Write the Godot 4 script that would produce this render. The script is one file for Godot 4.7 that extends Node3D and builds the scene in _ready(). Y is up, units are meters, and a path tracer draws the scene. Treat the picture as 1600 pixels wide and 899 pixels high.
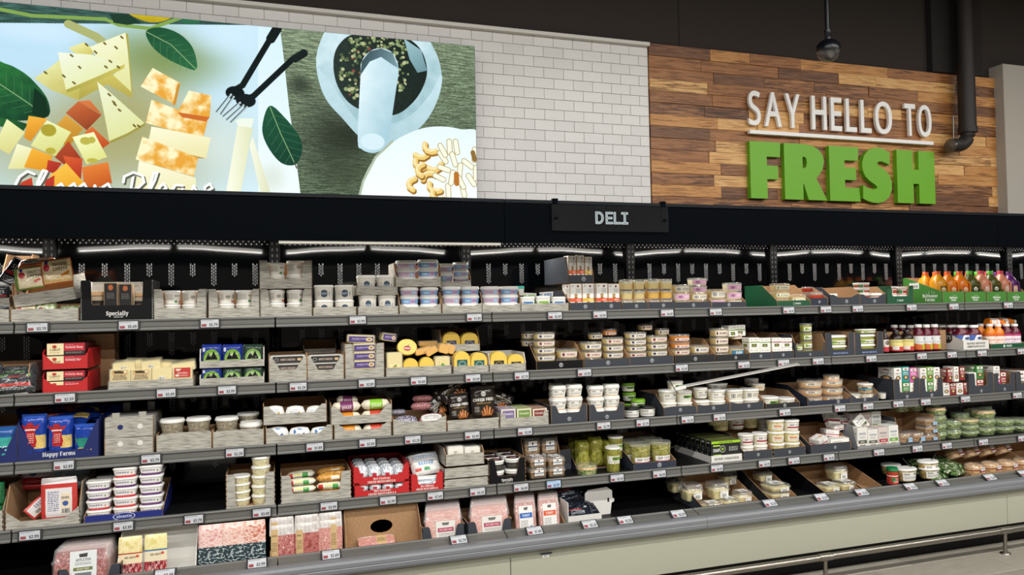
extends Node3D
# Refrigerated deli wall in a supermarket: a five-deck open case, lit picture, tiles and timber sign above it.
# y is up, metres. The shelf edges run along x at z = 0; the aisle lies at +z.

const PITCH := 1.22            # length of one shelf section
const EYE := Vector3(0, 1.755, 4.2)
const SHELF_Y := [1.724, 1.370, 1.038, 0.720]
const SHELF_Z := [0.0, 0.0, 0.0, 0.04]
const DECK_Y := 0.45

var mats := {}
var taken := {}
var mesh_cache := {}
var atlas: Image
var cells := {}
var atlas_x := 0
var atlas_y := 0
var atlas_row := 0
var fonts := {}
var rng := RandomNumberGenerator.new()

func _ready() -> void:
	# ---- camera
	var cam := Camera3D.new()
	cam.name = "camera"
	cam.fov = 42.65
	cam.near = 0.05
	cam.far = 60.0
	add_child(cam)
	cam.position = EYE
	cam.rotation_degrees = Vector3(1.514, -17.836, -1.07)
	cam.current = true
	# ---- environment and exposure
	var env := Environment.new()
	env.background_mode = Environment.BG_COLOR
	env.background_color = Color(0.02, 0.02, 0.02)
	env.tonemap_mode = Environment.TONE_MAPPER_LINEAR
	env.tonemap_exposure = 1.04
	env.sdfgi_enabled = true
	env.ssao_enabled = true
	env.ssil_enabled = true
	var we := WorldEnvironment.new()
	we.name = "world"
	we.environment = env
	add_child(we)
	rng.seed = 4711
	make_materials()
	paint_atlas()
	# ---- store lighting: rows of linear fixtures under the dark ceiling, over the aisles
	for row in [[2.9, 10.0, "nearest the case"], [5.6, 13.0, "behind the viewer"], [8.2, 12.0, "farthest from the case"]]:
		for k in 4:
			ceiling_light(Vector3(-3.3 + 3.9 * k, 4.55, row[0]), 3.2, row[1], "long linear ceiling light, %s in the row %s" % [["first", "second", "third", "fourth"][k], row[2]])
	build_room()
	build_wall_dressing()
	build_case()
	build_stock()

# ------------------------------------------------------------------ bookkeeping
func numbered(called: String) -> String:
	if not taken.has(called):
		taken[called] = 0
		return called
	taken[called] += 1
	return "%s_%03d" % [called, taken[called]]

func tag(o: Node, label: String, category: String, group := "") -> void:
	o.set_meta("label", label)
	o.set_meta("category", category)
	if group != "":
		o.set_meta("group", group)

func thing(called: String, label: String, category: String, at := Vector3.ZERO, turn := 0.0, group := "") -> Node3D:
	var o := Node3D.new()
	o.name = numbered(called)
	add_child(o)
	o.position = at
	o.rotation.y = turn
	tag(o, label, category, group)
	return o

func part(called: String, m: Mesh, mat, parent: Node, at := Vector3.ZERO) -> MeshInstance3D:
	var o := MeshInstance3D.new()
	o.name = called
	o.mesh = m
	if mat != null:
		o.material_override = mats[mat] if mat is String else mat
	o.position = at
	parent.add_child(o, true)
	return o

func struct(called: String, m: Mesh, mat, at := Vector3.ZERO) -> MeshInstance3D:
	var o := MeshInstance3D.new()
	o.name = numbered(called)
	o.mesh = m
	if mat != null:
		o.material_override = mats[mat] if mat is String else mat
	o.position = at
	add_child(o)
	o.set_meta("kind", "structure")
	return o

# ------------------------------------------------------------------ materials
func mat(called: String, c: Color, rough := 0.6, metal := 0.0, spec := 0.5) -> StandardMaterial3D:
	var m := StandardMaterial3D.new()
	m.resource_name = called
	m.albedo_color = c
	m.roughness = rough
	m.metallic = metal
	m.metallic_specular = spec
	mats[called] = m
	return m

func rgb8(r: int, g: int, b: int) -> Color:
	return Color8(r, g, b)

func noise_tex(kind: int, w: int, h: int, sx: float, sy: float, ramp: Array, seed_: int, octaves := 4, warp := 0.0) -> ImageTexture:
	var n := FastNoiseLite.new()
	n.noise_type = kind
	n.seed = seed_
	n.frequency = 1.0
	n.fractal_octaves = octaves
	n.domain_warp_enabled = warp > 0.0
	n.domain_warp_amplitude = warp
	n.domain_warp_frequency = 0.6
	var im := Image.create(w, h, false, Image.FORMAT_RGB8)
	for y in h:
		for x in w:
			# wrap smoothly in both directions by cross-fading
			var u := float(x) / w
			var v := float(y) / h
			var a := n.get_noise_2d(u * sx, v * sy)
			var b := n.get_noise_2d((u + 1.0) * sx, v * sy)
			var t := clampf((u - 0.8) / 0.2, 0.0, 1.0)
			var f := lerpf(a, n.get_noise_2d((u - 1.0) * sx, v * sy), t)
			var g := clampf(0.5 + 0.75 * f, 0.0, 0.999) * (ramp.size() - 1)
			var i := int(g)
			im.set_pixel(x, y, ramp[i].lerp(ramp[i + 1], g - i))
	im.generate_mipmaps()
	return ImageTexture.create_from_image(im)

func make_materials() -> void:
	mat("upper_wall", rgb8(50, 43, 39), 0.9)
	mat("ceiling_paint", rgb8(38, 35, 34), 0.95)
	mat("room_wall", rgb8(84, 82, 80), 0.9)
	mat("bulkhead", rgb8(176, 170, 160), 0.85)
	mat("grout", rgb8(212, 210, 208), 0.9)
	mat("white_trim", rgb8(220, 216, 210), 0.6)
	for k in 4:
		var d := [0, 3, -3, 1][k] as int
		mat("tile_%d" % k, rgb8(224 + d, 222 + d, 220 + d), 0.28, 0.0, 0.4)
	mat("floor_grout", rgb8(96, 92, 84), 0.9)
	for k in 3:
		var fm := mat("floor_tile_%d" % k, Color.WHITE, 0.38)
		var b: int = [0, 6, -6][k]
		fm.albedo_texture = noise_tex(FastNoiseLite.TYPE_SIMPLEX, 128, 128, 3.0, 14.0, [rgb8(140 + b, 134 + b, 123 + b), rgb8(156 + b, 150 + b, 138 + b)], 31 + k)
	mat("case_black", rgb8(8, 9, 11), 0.4, 0.0, 0.3)
	mat("canopy_black", rgb8(3, 6, 11), 0.55, 0.0, 0.12)
	mat("canopy_trim", rgb8(12, 17, 24), 0.4, 0.0, 0.3)
	mat("panel_gloss", rgb8(2, 3, 4), 0.09, 0.0, 0.45)
	mat("slot_metal", rgb8(140, 142, 145), 0.35, 0.6)
	mat("shelf_black", rgb8(16, 17, 18), 0.5, 0.0, 0.3)
	mat("rail_grey", rgb8(98, 98, 94), 0.45)
	mat("rail_dark", rgb8(80, 80, 76), 0.5)
	mat("bumper_grey", rgb8(116, 119, 123), 0.38)
	mat("kick_cream", rgb8(166, 166, 149), 0.5)
	mat("steel", rgb8(150, 145, 136), 0.34, 1.0)
	mat("strip_white", rgb8(206, 204, 196), 0.5)
	mat("tag_frame", rgb8(52, 53, 54), 0.45)
	mat("letter_white", rgb8(250, 250, 248), 0.5)
	mat("letter_green", rgb8(110, 178, 24), 0.45)
	mat("acrylic", Color(0.1, 0.11, 0.12, 0.25), 0.08).transparency = BaseMaterial3D.TRANSPARENCY_ALPHA
	mat("deli_letter", rgb8(176, 190, 198), 0.4)
	mat("dome_black", rgb8(14, 18, 26), 0.3)
	mat("dome_glass", Color(0.5, 0.5, 0.52, 0.15), 0.03).transparency = BaseMaterial3D.TRANSPARENCY_ALPHA
	mat("lens_silver", rgb8(110, 106, 100), 0.3, 0.8)
	mat("pipe_brown", rgb8(38, 32, 29), 0.6)
	mat("fixture", rgb8(60, 60, 60), 0.6)
	var led := mat("led_white", Color.WHITE, 0.5)
	led.emission_enabled = true
	led.emission = Color(1.0, 0.98, 0.94)
	led.emission_energy_multiplier = 9.0
	var glow := mat("fixture_glow", Color.WHITE, 0.5)
	glow.emission_enabled = true
	glow.emission = Color(1.0, 0.98, 0.95)
	glow.emission_energy_multiplier = 6.0
	# cardboard skins
	var wd := mat("wood_print", Color.WHITE, 0.75)
	wd.albedo_texture = noise_tex(FastNoiseLite.TYPE_SIMPLEX, 512, 512, 3.0, 44.0, [rgb8(122, 120, 112), rgb8(156, 153, 143), rgb8(172, 169, 158), rgb8(180, 177, 167), rgb8(188, 186, 176)], 5, 4, 0.5)
	mat("kraft", Color.WHITE, 0.85).albedo_texture = noise_tex(FastNoiseLite.TYPE_SIMPLEX, 256, 256, 20.0, 60.0, [rgb8(148, 114, 80), rgb8(178, 142, 104)], 8, 3)
	mat("slate", rgb8(60, 64, 71), 0.6, 0.0, 0.35)
	mat("slate_blue", rgb8(48, 54, 68), 0.6, 0.0, 0.35)
	mat("charcoal", rgb8(42, 44, 45), 0.6, 0.0, 0.35)
	mat("black_card", rgb8(15, 15, 17), 0.55, 0.0, 0.3)
	mat("green_card", rgb8(14, 78, 46), 0.55)
	mat("farm_green", rgb8(62, 122, 44), 0.55)
	mat("red_card", rgb8(190, 32, 34), 0.5)
	mat("navy_card", rgb8(22, 36, 96), 0.5)
	mat("royal_card", rgb8(26, 40, 120), 0.5)
	mat("white_card", rgb8(222, 220, 214), 0.6)
	mat("grey_card", rgb8(138, 140, 142), 0.6)
	mat("grey_inner", rgb8(170, 168, 162), 0.7)
	# packaging
	mat("white_plastic", rgb8(232, 231, 226), 0.35)
	mat("cream_plastic", rgb8(226, 218, 188), 0.35)
	mat("green_plastic", rgb8(118, 172, 40), 0.35)
	mat("dark_green_plastic", rgb8(20, 120, 66), 0.3)
	mat("teal_plastic", rgb8(70, 190, 170), 0.35)
	mat("black_plastic", rgb8(22, 22, 24), 0.3)
	mat("grey_plastic", rgb8(176, 176, 172), 0.4)
	mat("red_plastic", rgb8(196, 40, 42), 0.35)
	mat("purple_plastic", rgb8(96, 44, 110), 0.35)
	mat("orange_cap", rgb8(232, 96, 36), 0.35)
	mat("pink_cap", rgb8(226, 70, 96), 0.35)
	mat("lime_cap", rgb8(96, 200, 62), 0.35)
	mat("foil", rgb8(188, 188, 186), 0.3, 0.5)
	for c in [["clear", Color(0.92, 0.94, 0.93, 0.07)], ["clear_lid", Color(0.93, 0.94, 0.94, 0.13)], ["film", Color(0.95, 0.95, 0.95, 0.12)]]:
		mat(c[0], c[1], 0.08).transparency = BaseMaterial3D.TRANSPARENCY_ALPHA
	for c in [["juice_orange", 228, 128, 22], ["juice_amber", 220, 150, 26], ["juice_green", 84, 90, 34], ["juice_peach", 222, 144, 112], ["juice_purple", 96, 40, 112], ["kombucha_red", 92, 12, 34], ["kombucha_amber", 200, 120, 30], ["brown_glass", 30, 16, 12], ["butter_yellow", 236, 202, 92], ["pale_cheese", 238, 222, 160], ["gold_cheese", 232, 178, 62], ["rind_orange", 226, 150, 52], ["ham_pink", 214, 150, 144], ["mozz_white", 240, 238, 228], ["dip_pale", 216, 194, 136], ["dip_gold", 222, 178, 90], ["dip_orange", 222, 140, 60], ["dip_red", 176, 60, 36], ["dip_green", 158, 162, 70], ["dip_peach", 224, 184, 138], ["dip_white", 228, 222, 200]]:
		mat(c[0], rgb8(c[1], c[2], c[3]), 0.3)

# ------------------------------------------------------------------ mesh helpers (front faces clockwise)
func tri(st: SurfaceTool, a: Vector3, b: Vector3, c: Vector3, ua := Vector2.ZERO, ub := Vector2.ZERO, uc := Vector2.ZERO) -> void:
	st.set_uv(ua); st.add_vertex(a)
	st.set_uv(ub); st.add_vertex(b)
	st.set_uv(uc); st.add_vertex(c)

func quad(st: SurfaceTool, a: Vector3, b: Vector3, c: Vector3, d: Vector3, u0 := Vector2(0, 1), u1 := Vector2(1, 0)) -> void:
	# a bottom left, b top left, c top right, d bottom right seen from outside
	var ua := Vector2(u0.x, u0.y); var ub := Vector2(u0.x, u1.y); var uc := Vector2(u1.x, u1.y); var ud := Vector2(u1.x, u0.y)
	tri(st, a, b, c, ua, ub, uc)
	tri(st, a, c, d, ua, uc, ud)

func begin(smooth := false) -> SurfaceTool:
	var st := SurfaceTool.new()
	st.begin(Mesh.PRIMITIVE_TRIANGLES)
	st.set_smooth_group(0 if smooth else -1)
	return st

func done(st: SurfaceTool) -> ArrayMesh:
	st.generate_normals()
	return st.commit()

func bevel_box(st: SurfaceTool, lo: Vector3, hi: Vector3, b: float, front := Rect2(0, 0, 1, 1), other := Rect2(0, 0, 1, 1), top := Rect2(0, 0, 0, 0)) -> void:
	if top.size == Vector2.ZERO:
		top = other
	var i := Vector3(b, b, b)
	var l := lo + i
	var h := hi - i
	var f0 := Vector2(front.position.x, front.end.y); var f1 := Vector2(front.end.x, front.position.y)
	var o0 := Vector2(other.position.x, other.end.y); var o1 := Vector2(other.end.x, other.position.y)
	var t0 := Vector2(top.position.x, top.end.y); var t1 := Vector2(top.end.x, top.position.y)
	quad(st, Vector3(l.x, l.y, hi.z), Vector3(l.x, h.y, hi.z), Vector3(h.x, h.y, hi.z), Vector3(h.x, l.y, hi.z), f0, f1)
	quad(st, Vector3(h.x, l.y, lo.z), Vector3(h.x, h.y, lo.z), Vector3(l.x, h.y, lo.z), Vector3(l.x, l.y, lo.z), f0, f1)
	quad(st, Vector3(lo.x, l.y, l.z), Vector3(lo.x, h.y, l.z), Vector3(lo.x, h.y, h.z), Vector3(lo.x, l.y, h.z), o0, o1)
	quad(st, Vector3(hi.x, l.y, h.z), Vector3(hi.x, h.y, h.z), Vector3(hi.x, h.y, l.z), Vector3(hi.x, l.y, l.z), o0, o1)
	quad(st, Vector3(l.x, hi.y, h.z), Vector3(l.x, hi.y, l.z), Vector3(h.x, hi.y, l.z), Vector3(h.x, hi.y, h.z), t0, t1)
	quad(st, Vector3(l.x, lo.y, l.z), Vector3(l.x, lo.y, h.z), Vector3(h.x, lo.y, h.z), Vector3(h.x, lo.y, l.z), o0, o1)
	if b <= 0.0:
		return
	var e := Vector2(other.get_center().x, other.get_center().y)
	var sx := [l.x, h.x]; var sy := [l.y, h.y]; var sz := [l.z, h.z]
	var ox := [lo.x, hi.x]; var oy := [lo.y, hi.y]; var oz := [lo.z, hi.z]
	for p in 2:
		for q in 2:
			var flip := (p == q)
			var ex := [Vector3(sx[0], oy[p], sz[q]), Vector3(sx[0], sy[p], oz[q]), Vector3(sx[1], sy[p], oz[q]), Vector3(sx[1], oy[p], sz[q])]
			var ey := [Vector3(ox[p], sy[0], sz[q]), Vector3(sx[p], sy[0], oz[q]), Vector3(sx[p], sy[1], oz[q]), Vector3(ox[p], sy[1], sz[q])]
			var ez := [Vector3(ox[p], sy[q], sz[0]), Vector3(sx[p], oy[q], sz[0]), Vector3(sx[p], oy[q], sz[1]), Vector3(ox[p], sy[q], sz[1])]
			edge_quad(st, ex, not flip, e)
			edge_quad(st, ey, flip, e)
			edge_quad(st, ez, not flip, e)
	for p in 2:
		for q in 2:
			for r in 2:
				var a := Vector3(ox[p], sy[q], sz[r]); var bb := Vector3(sx[p], oy[q], sz[r]); var c := Vector3(sx[p], sy[q], oz[r])
				if (p + q + r) % 2 == 1:
					tri(st, a, bb, c, e, e, e)
				else:
					tri(st, a, c, bb, e, e, e)

func edge_quad(st: SurfaceTool, v: Array, flip: bool, e: Vector2) -> void:
	if flip:
		tri(st, v[0], v[2], v[1], e, e, e); tri(st, v[0], v[3], v[2], e, e, e)
	else:
		tri(st, v[0], v[1], v[2], e, e, e); tri(st, v[0], v[2], v[3], e, e, e)

func box(size: Vector3, bevel := 0.0, centre := false) -> ArrayMesh:
	var key := "box%s|%s|%s" % [size, bevel, centre]
	if not mesh_cache.has(key):
		var st := begin()
		var lo := Vector3(-size.x / 2, -size.y / 2 if centre else 0.0, -size.z / 2)
		bevel_box(st, lo, lo + size, bevel)
		mesh_cache[key] = done(st)
	return mesh_cache[key]

func span(lo: Vector3, hi: Vector3, bevel := 0.0) -> ArrayMesh:
	var st := begin()
	bevel_box(st, lo, hi, bevel)
	return done(st)

func extrude(poly: PackedVector2Array, z0: float, z1: float, st: SurfaceTool = null, uvscale := 3.0, sides := true, front := true, back := true) -> SurfaceTool:
	# polygon in x,y swept from z0 (back) to z1 (front)
	if st == null:
		st = begin()
	var p := poly
	if Geometry2D.is_polygon_clockwise(p):
		p = p.duplicate()
		p.reverse()
	var idx := Geometry2D.triangulate_polygon(p)
	for t in range(0, idx.size(), 3):
		var a := p[idx[t]]; var b := p[idx[t + 1]]; var c := p[idx[t + 2]]
		if (b - a).cross(c - a) > 0.0:
			var s := b; b = c; c = s
		if front:
			tri(st, Vector3(a.x, a.y, z1), Vector3(b.x, b.y, z1), Vector3(c.x, c.y, z1), a * uvscale, b * uvscale, c * uvscale)
		if back:
			tri(st, Vector3(a.x, a.y, z0), Vector3(c.x, c.y, z0), Vector3(b.x, b.y, z0), a * uvscale, c * uvscale, b * uvscale)
	if sides:
		for k in p.size():
			var a := p[k]; var b := p[(k + 1) % p.size()]
			quad(st, Vector3(a.x, a.y, z1), Vector3(a.x, a.y, z0), Vector3(b.x, b.y, z0), Vector3(b.x, b.y, z1), a * uvscale, b * uvscale)
	return st

func sweep_x(profile: PackedVector2Array, x0: float, x1: float) -> ArrayMesh:
	# closed profile in (z, y) swept along x
	var st := begin()
	var p := profile
	if not Geometry2D.is_polygon_clockwise(p):
		p = p.duplicate(); p.reverse()
	for k in p.size():
		var a := p[k]; var b := p[(k + 1) % p.size()]
		quad(st, Vector3(x0, a.y, a.x), Vector3(x0, b.y, b.x), Vector3(x1, b.y, b.x), Vector3(x1, a.y, a.x))
	var idx := Geometry2D.triangulate_polygon(p)
	for t in range(0, idx.size(), 3):
		var a := p[idx[t]]; var b := p[idx[t + 1]]; var c := p[idx[t + 2]]
		tri(st, Vector3(x0, a.y, a.x), Vector3(x0, b.y, b.x), Vector3(x0, c.y, c.x))
		tri(st, Vector3(x1, a.y, a.x), Vector3(x1, c.y, c.x), Vector3(x1, b.y, b.x))
	return done(st)

func ring(hx: float, hz: float, y: float, n: float, seg: int) -> Array:
	var r := []
	for k in seg:
		var t := TAU * (k + 0.5) / seg
		var c := cos(t); var s := sin(t)
		r.append(Vector3(signf(c) * pow(absf(c), 2.0 / n) * hx, y, signf(s) * pow(absf(s), 2.0 / n) * hz))
	return r

func loft(st: SurfaceTool, secs: Array, n: float, seg := 20, uv := Rect2(0, 0, 1, 1), cap_bottom := true, cap_top := true, cap_uv := Rect2(0, 0, 0, 0), along := false) -> void:
	# secs: [y, half x, half z, (hard)] from the bottom up; u runs round with the cell's middle at the front (+z)
	var rings := []
	var y0: float = secs[0][0]; var y1: float = secs[-1][0]
	for s in secs:
		rings.append(ring(s[1], s[2], s[0], n, seg))
	var group := 1
	var times := 2.0 if n < 2.8 or along else 4.0  # a boxy tub shows one whole label on each face
	for i in rings.size() - 1:
		if secs[i].size() > 3:
			group += 1
		st.set_smooth_group(group)
		var v0: float = uv.end.y - uv.size.y * (secs[i][0] - y0) / maxf(y1 - y0, 1e-5)
		var v1: float = uv.end.y - uv.size.y * (secs[i + 1][0] - y0) / maxf(y1 - y0, 1e-5)
		for k in seg:
			var j := (k + 1) % seg
			# angle 90 deg (k = seg/4) is the front
			var ua := fposmod(0.5 - (k + 0.5 - seg * 0.25) / seg * times, 1.0)
			var ub := ua - times / seg
			if ub < -0.001:
				ub = 0.0
			if along:
				# the print runs along the axis
				var t0 := uv.position.x + uv.size.x * (uv.end.y - v0) / uv.size.y; var t1 := uv.position.x + uv.size.x * (uv.end.y - v1) / uv.size.y
				var qa := uv.position.y + uv.size.y * ua; var qb := uv.position.y + uv.size.y * ub
				tri(st, rings[i][k], rings[i][j], rings[i + 1][j], Vector2(t0, qa), Vector2(t0, qb), Vector2(t1, qb))
				tri(st, rings[i][k], rings[i + 1][j], rings[i + 1][k], Vector2(t0, qa), Vector2(t1, qb), Vector2(t1, qa))
				continue
			var pa := uv.position.x + uv.size.x * ua; var pb := uv.position.x + uv.size.x * ub
			tri(st, rings[i][k], rings[i][j], rings[i + 1][j], Vector2(pa, v0), Vector2(pb, v0), Vector2(pb, v1))
			tri(st, rings[i][k], rings[i + 1][j], rings[i + 1][k], Vector2(pa, v0), Vector2(pb, v1), Vector2(pa, v1))
	st.set_smooth_group(-1)
	var c_uv := cap_uv if cap_uv.size != Vector2.ZERO else uv
	for top in 2:
		if (top == 1 and not cap_top) or (top == 0 and not cap_bottom):
			continue
		var r: Array = rings[-1] if top == 1 else rings[0]
		var s: Array = secs[-1] if top == 1 else secs[0]
		var m := Vector3(0, s[0], 0)
		for k in seg:
			var a: Vector3 = r[k]; var b: Vector3 = r[(k + 1) % seg]
			var f := func(p: Vector3) -> Vector2: return c_uv.position + c_uv.size * Vector2(0.5 + 0.5 * p.x / maxf(s[1], 1e-4), 0.5 + 0.5 * p.z / maxf(s[2], 1e-4))
			if top == 1:
				tri(st, m, a, b, f.call(m), f.call(a), f.call(b))
			else:
				tri(st, m, b, a, f.call(m), f.call(b), f.call(a))

func lofted(secs: Array, n := 2.0, seg := 20, uv := Rect2(0, 0, 1, 1), cb := true, ct := true, cap_uv := Rect2(0, 0, 0, 0), along := false) -> ArrayMesh:
	var st := begin(true)
	loft(st, secs, n, seg, uv, cb, ct, cap_uv, along)
	return done(st)

func tube(points: Array, radius: float, seg := 8, caps := true) -> ArrayMesh:
	var st := begin(true)
	var rings := []
	for i in points.size():
		var p: Vector3 = points[i]
		var d: Vector3 = ((points[mini(i + 1, points.size() - 1)] as Vector3) - (points[maxi(i - 1, 0)] as Vector3)).normalized()
		var u := d.cross(Vector3.UP if absf(d.y) < 0.9 else Vector3.RIGHT).normalized()
		var v := d.cross(u)
		var r := []
		for k in seg:
			r.append(p + (u * cos(TAU * k / seg) + v * sin(TAU * k / seg)) * radius)
		rings.append(r)
	for i in rings.size() - 1:
		for k in seg:
			var j := (k + 1) % seg
			tri(st, rings[i][k], rings[i + 1][k], rings[i + 1][j])
			tri(st, rings[i][k], rings[i + 1][j], rings[i][j])
	if caps:
		st.set_smooth_group(-1)
		for e in 2:
			var r: Array = rings[-1] if e else rings[0]
			for k in range(1, seg - 1):
				if e: tri(st, r[0], r[k], r[k + 1])
				else: tri(st, r[0], r[k + 1], r[k])
	return done(st)

# ------------------------------------------------------------------ lights
func ceiling_light(at: Vector3, length: float, energy: float, label: String) -> void:
	var t := thing("ceiling_light", label, "light", at, 0.0, "linear ceiling lights over the aisles")
	part("housing", span(Vector3(-length / 2 - 0.03, 0.0, -0.09), Vector3(length / 2 + 0.03, 0.07, 0.09), 0.01), "fixture", t)
	part("light_diffuser", span(Vector3(-length / 2, -0.012, -0.07), Vector3(length / 2, -0.002, 0.07)), "fixture_glow", t)
	for s in [-1, 1]:
		part("hanger", tube([Vector3(s * length * 0.4, 0.06, 0), Vector3(s * length * 0.4, 0.45, 0)], 0.006, 6), "fixture", t)
	var l := AreaLight3D.new()
	l.name = "ceiling_light_source"
	l.area_size = Vector2(length, 0.14)
	l.light_energy = energy
	l.light_color = Color(1.0, 0.99, 0.97)
	l.area_range = 20.0
	l.shadow_enabled = true
	t.add_child(l)
	l.position = Vector3(0, -0.03, 0)
	l.rotation_degrees = Vector3(-90, 0, 0)

# ------------------------------------------------------------------ the room
func build_room() -> void:
	var fl := struct("floor", span(Vector3(-7, -0.12, -0.9), Vector3(13, -0.004, 10)), "floor_grout")
	var tw := 0.9
	var td := 0.3
	for r in 12:
		var z0 := 0.02 + td * r
		var shift := tw * (0.37 * r - floorf(0.37 * r))
		for k in 8:
			var x0 := 1.3 + tw * k - shift
			part("floor_tile", box(Vector3(tw - 0.005, 0.006, td - 0.005), 0.0015), "floor_tile_%d" % rng.randi_range(0, 2), fl, Vector3(x0 + tw / 2, -0.005, z0 + td / 2))
	var plain := part("floor_beyond", span(Vector3(-7, -0.004, 3.62), Vector3(13, 0.0, 10)), "floor_tile_0", fl)
	plain.set_meta("kind", "stuff")
	struct("wall_back", span(Vector3(-7, 0, -1.0), Vector3(13, 5.2, -0.74)), "upper_wall")
	struct("trim_1", span(Vector3(2.974, 3.72, -0.742), Vector3(2.980, 5.2, -0.735)), "ceiling_paint")
	struct("wall_left", span(Vector3(-7.2, 0, -1), Vector3(-7, 5.2, 10)), "room_wall")
	struct("wall_right", span(Vector3(13, 0, -1), Vector3(13.2, 5.2, 10)), "room_wall")
	struct("wall_front", span(Vector3(-7.2, 0, 10), Vector3(13.2, 5.2, 10.2)), "room_wall")
	struct("ceiling", span(Vector3(-7.2, 5.0, -1), Vector3(13.2, 5.2, 10.2)), "ceiling_paint")
	# pale bulkhead beyond the timber, on the right
	struct("wall_bulkhead", span(Vector3(6.13, 2.2, -0.74), Vector3(9.5, 3.822, -0.6), 0.004), "bulkhead")
	# darker boxed column above the timber
	struct("wall_column", span(Vector3(5.42, 3.722, -0.74), Vector3(6.0, 5.0, -0.68), 0.004), "ceiling_paint")

# ------------------------------------------------------------------ wall dressing above the case
func build_wall_dressing() -> void:
	# white tiles
	var tiles := struct("wall_tiled", span(Vector3(-2.6, 2.2, -0.74), Vector3(2.682, 3.70, -0.705)), "grout")
	var th := 0.0755
	var tl := 0.1515
	for r in 20:
		var y0 := 3.692 - th * (r + 1)
		if y0 < 2.28:
			break
		var off := tl * 0.5 if r % 2 else 0.0
		var k := 0
		while true:
			var xb := 2.678 - off - tl * k
			var xa := xb - tl
			k += 1
			if k == 1 and off > 0.0:
				part("tile", box(Vector3(off - 0.003, th - 0.003, 0.008), 0.0012), "tile_%d" % rng.randi_range(0, 3), tiles, Vector3(2.678 - off / 2, y0, -0.702))
			if xb < (1.2 if r > 1 else -1.7):
				break
			var t := part("tile", box(Vector3(tl - 0.003, th - 0.003, 0.008), 0.0012), "tile_%d" % rng.randi_range(0, 3), tiles, Vector3((xa + xb) / 2, y0, -0.702))
			t.rotation = Vector3(rng.randf_range(-0.006, 0.006), rng.randf_range(-0.006, 0.006), 0)
	struct("trim_2", span(Vector3(-2.6, 3.685, -0.74), Vector3(2.682, 3.712, -0.66), 0.003), "white_trim")
	# backlit picture
	var lb := thing("backlit_sign", "long backlit picture of cheese cubes, forks, mortar and cashews above the case", "sign", Vector3(-0.4, 2.34, -0.70))
	part("frame", span(Vector3(-1.70, 0, 0), Vector3(1.70, 1.182, 0.14), 0.003), "rail_dark", lb)
	var st := begin()
	quad(st, Vector3(-1.697, 0.003, 0), Vector3(-1.697, 1.179, 0), Vector3(1.697, 1.179, 0), Vector3(1.697, 0.003, 0))
	var pm := mat("picture_print", Color(0.02, 0.02, 0.02), 0.6, 0.0, 0.12)
	pm.emission_enabled = true
	pm.emission_operator = BaseMaterial3D.EMISSION_OP_MULTIPLY
	pm.emission = Color.WHITE
	pm.emission_texture = paint_picture()
	pm.emission_energy_multiplier = 1.1
	part("lit_sign_face", done(st), "picture_print", lb, Vector3(0, 0, 0.1415))
	var al := AreaLight3D.new()
	al.name = "sign_light_source"
	al.area_size = Vector2(3.3, 1.1)
	al.light_energy = 0.8
	al.light_color = Color(0.9, 1.0, 0.97)
	al.area_range = 12.0
	al.shadow_enabled = true
	lb.add_child(al)
	al.position = Vector3(0, 0.59, 0.15)
	al.rotation_degrees = Vector3(0, 180, 0)
	build_timber()
	build_letters()
	# ceiling camera on a rod
	var c := thing("dome_camera", "black dome security camera hanging on a rod before the timber wall", "camera", Vector3(3.72, 3.435, 0.0))
	part("lens_unit", lofted([[0.012, 0.01, 0.01], [0.02, 0.03, 0.03], [0.05, 0.045, 0.045], [0.07, 0.05, 0.05]], 2.0, 14), "lens_silver", c)
	var dg := []
	for k in 7:
		var a := PI / 2 * k / 6.0
		dg.append([0.075 - 0.075 * cos(a), maxf(0.075 * sin(a), 0.003), maxf(0.075 * sin(a), 0.003)])
	part("dome", lofted(dg, 2.0, 18), "dome_glass", c)
	part("shell", lofted([[0.072, 0.078, 0.078], [0.09, 0.082, 0.082], [0.12, 0.078, 0.078], [0.145, 0.055, 0.055], [0.158, 0.026, 0.026]], 2.0, 18), "dome_black", c)
	part("collar", lofted([[0.156, 0.02, 0.02], [0.19, 0.02, 0.02], [0.195, 0.024, 0.024], [0.225, 0.024, 0.024]], 2.0, 12), "dome_black", c)
	part("rod", tube([Vector3(0, 0.22, 0), Vector3(0, 1.56, 0)], 0.017, 10), "dome_black", c)
	# drain pipe with an elbow
	var p := thing("drain_pipe", "dark brown pipe with elbow running down over the timber wall", "pipe", Vector3(5.66, 3.04, -0.57))
	part("upright_pipe", tube([Vector3(0, 0.16, 0), Vector3(0, 1.96, 0)], 0.068, 16), "pipe_brown", p)
	var el := []
	for k in 7:
		var a := PI / 2 * k / 6.0
		el.append(Vector3(-0.12 + 0.12 * cos(a), 0.14 - 0.12 * sin(a), 0))
	el.append(Vector3(-0.19, 0.015, 0))
	part("elbow", tube(el, 0.056, 14), "pipe_brown", p)
	var cr := part("coupling", lofted([[0, 0.075, 0.075], [0.05, 0.075, 0.075]], 2.0, 16), "pipe_brown", p, Vector3(0, 0.13, 0))
	var cap := part("end_ring", lofted([[0, 0.058, 0.058], [0.02, 0.058, 0.058]], 2.0, 16), "lens_silver", p, Vector3(-0.185, 0.012, 0))
	cap.rotation.z = PI / 2
	part("valve_stem", tube([Vector3(-0.16, 0.06, 0), Vector3(-0.16, 0.27, 0)], 0.006, 6), "lens_silver", p)

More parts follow.
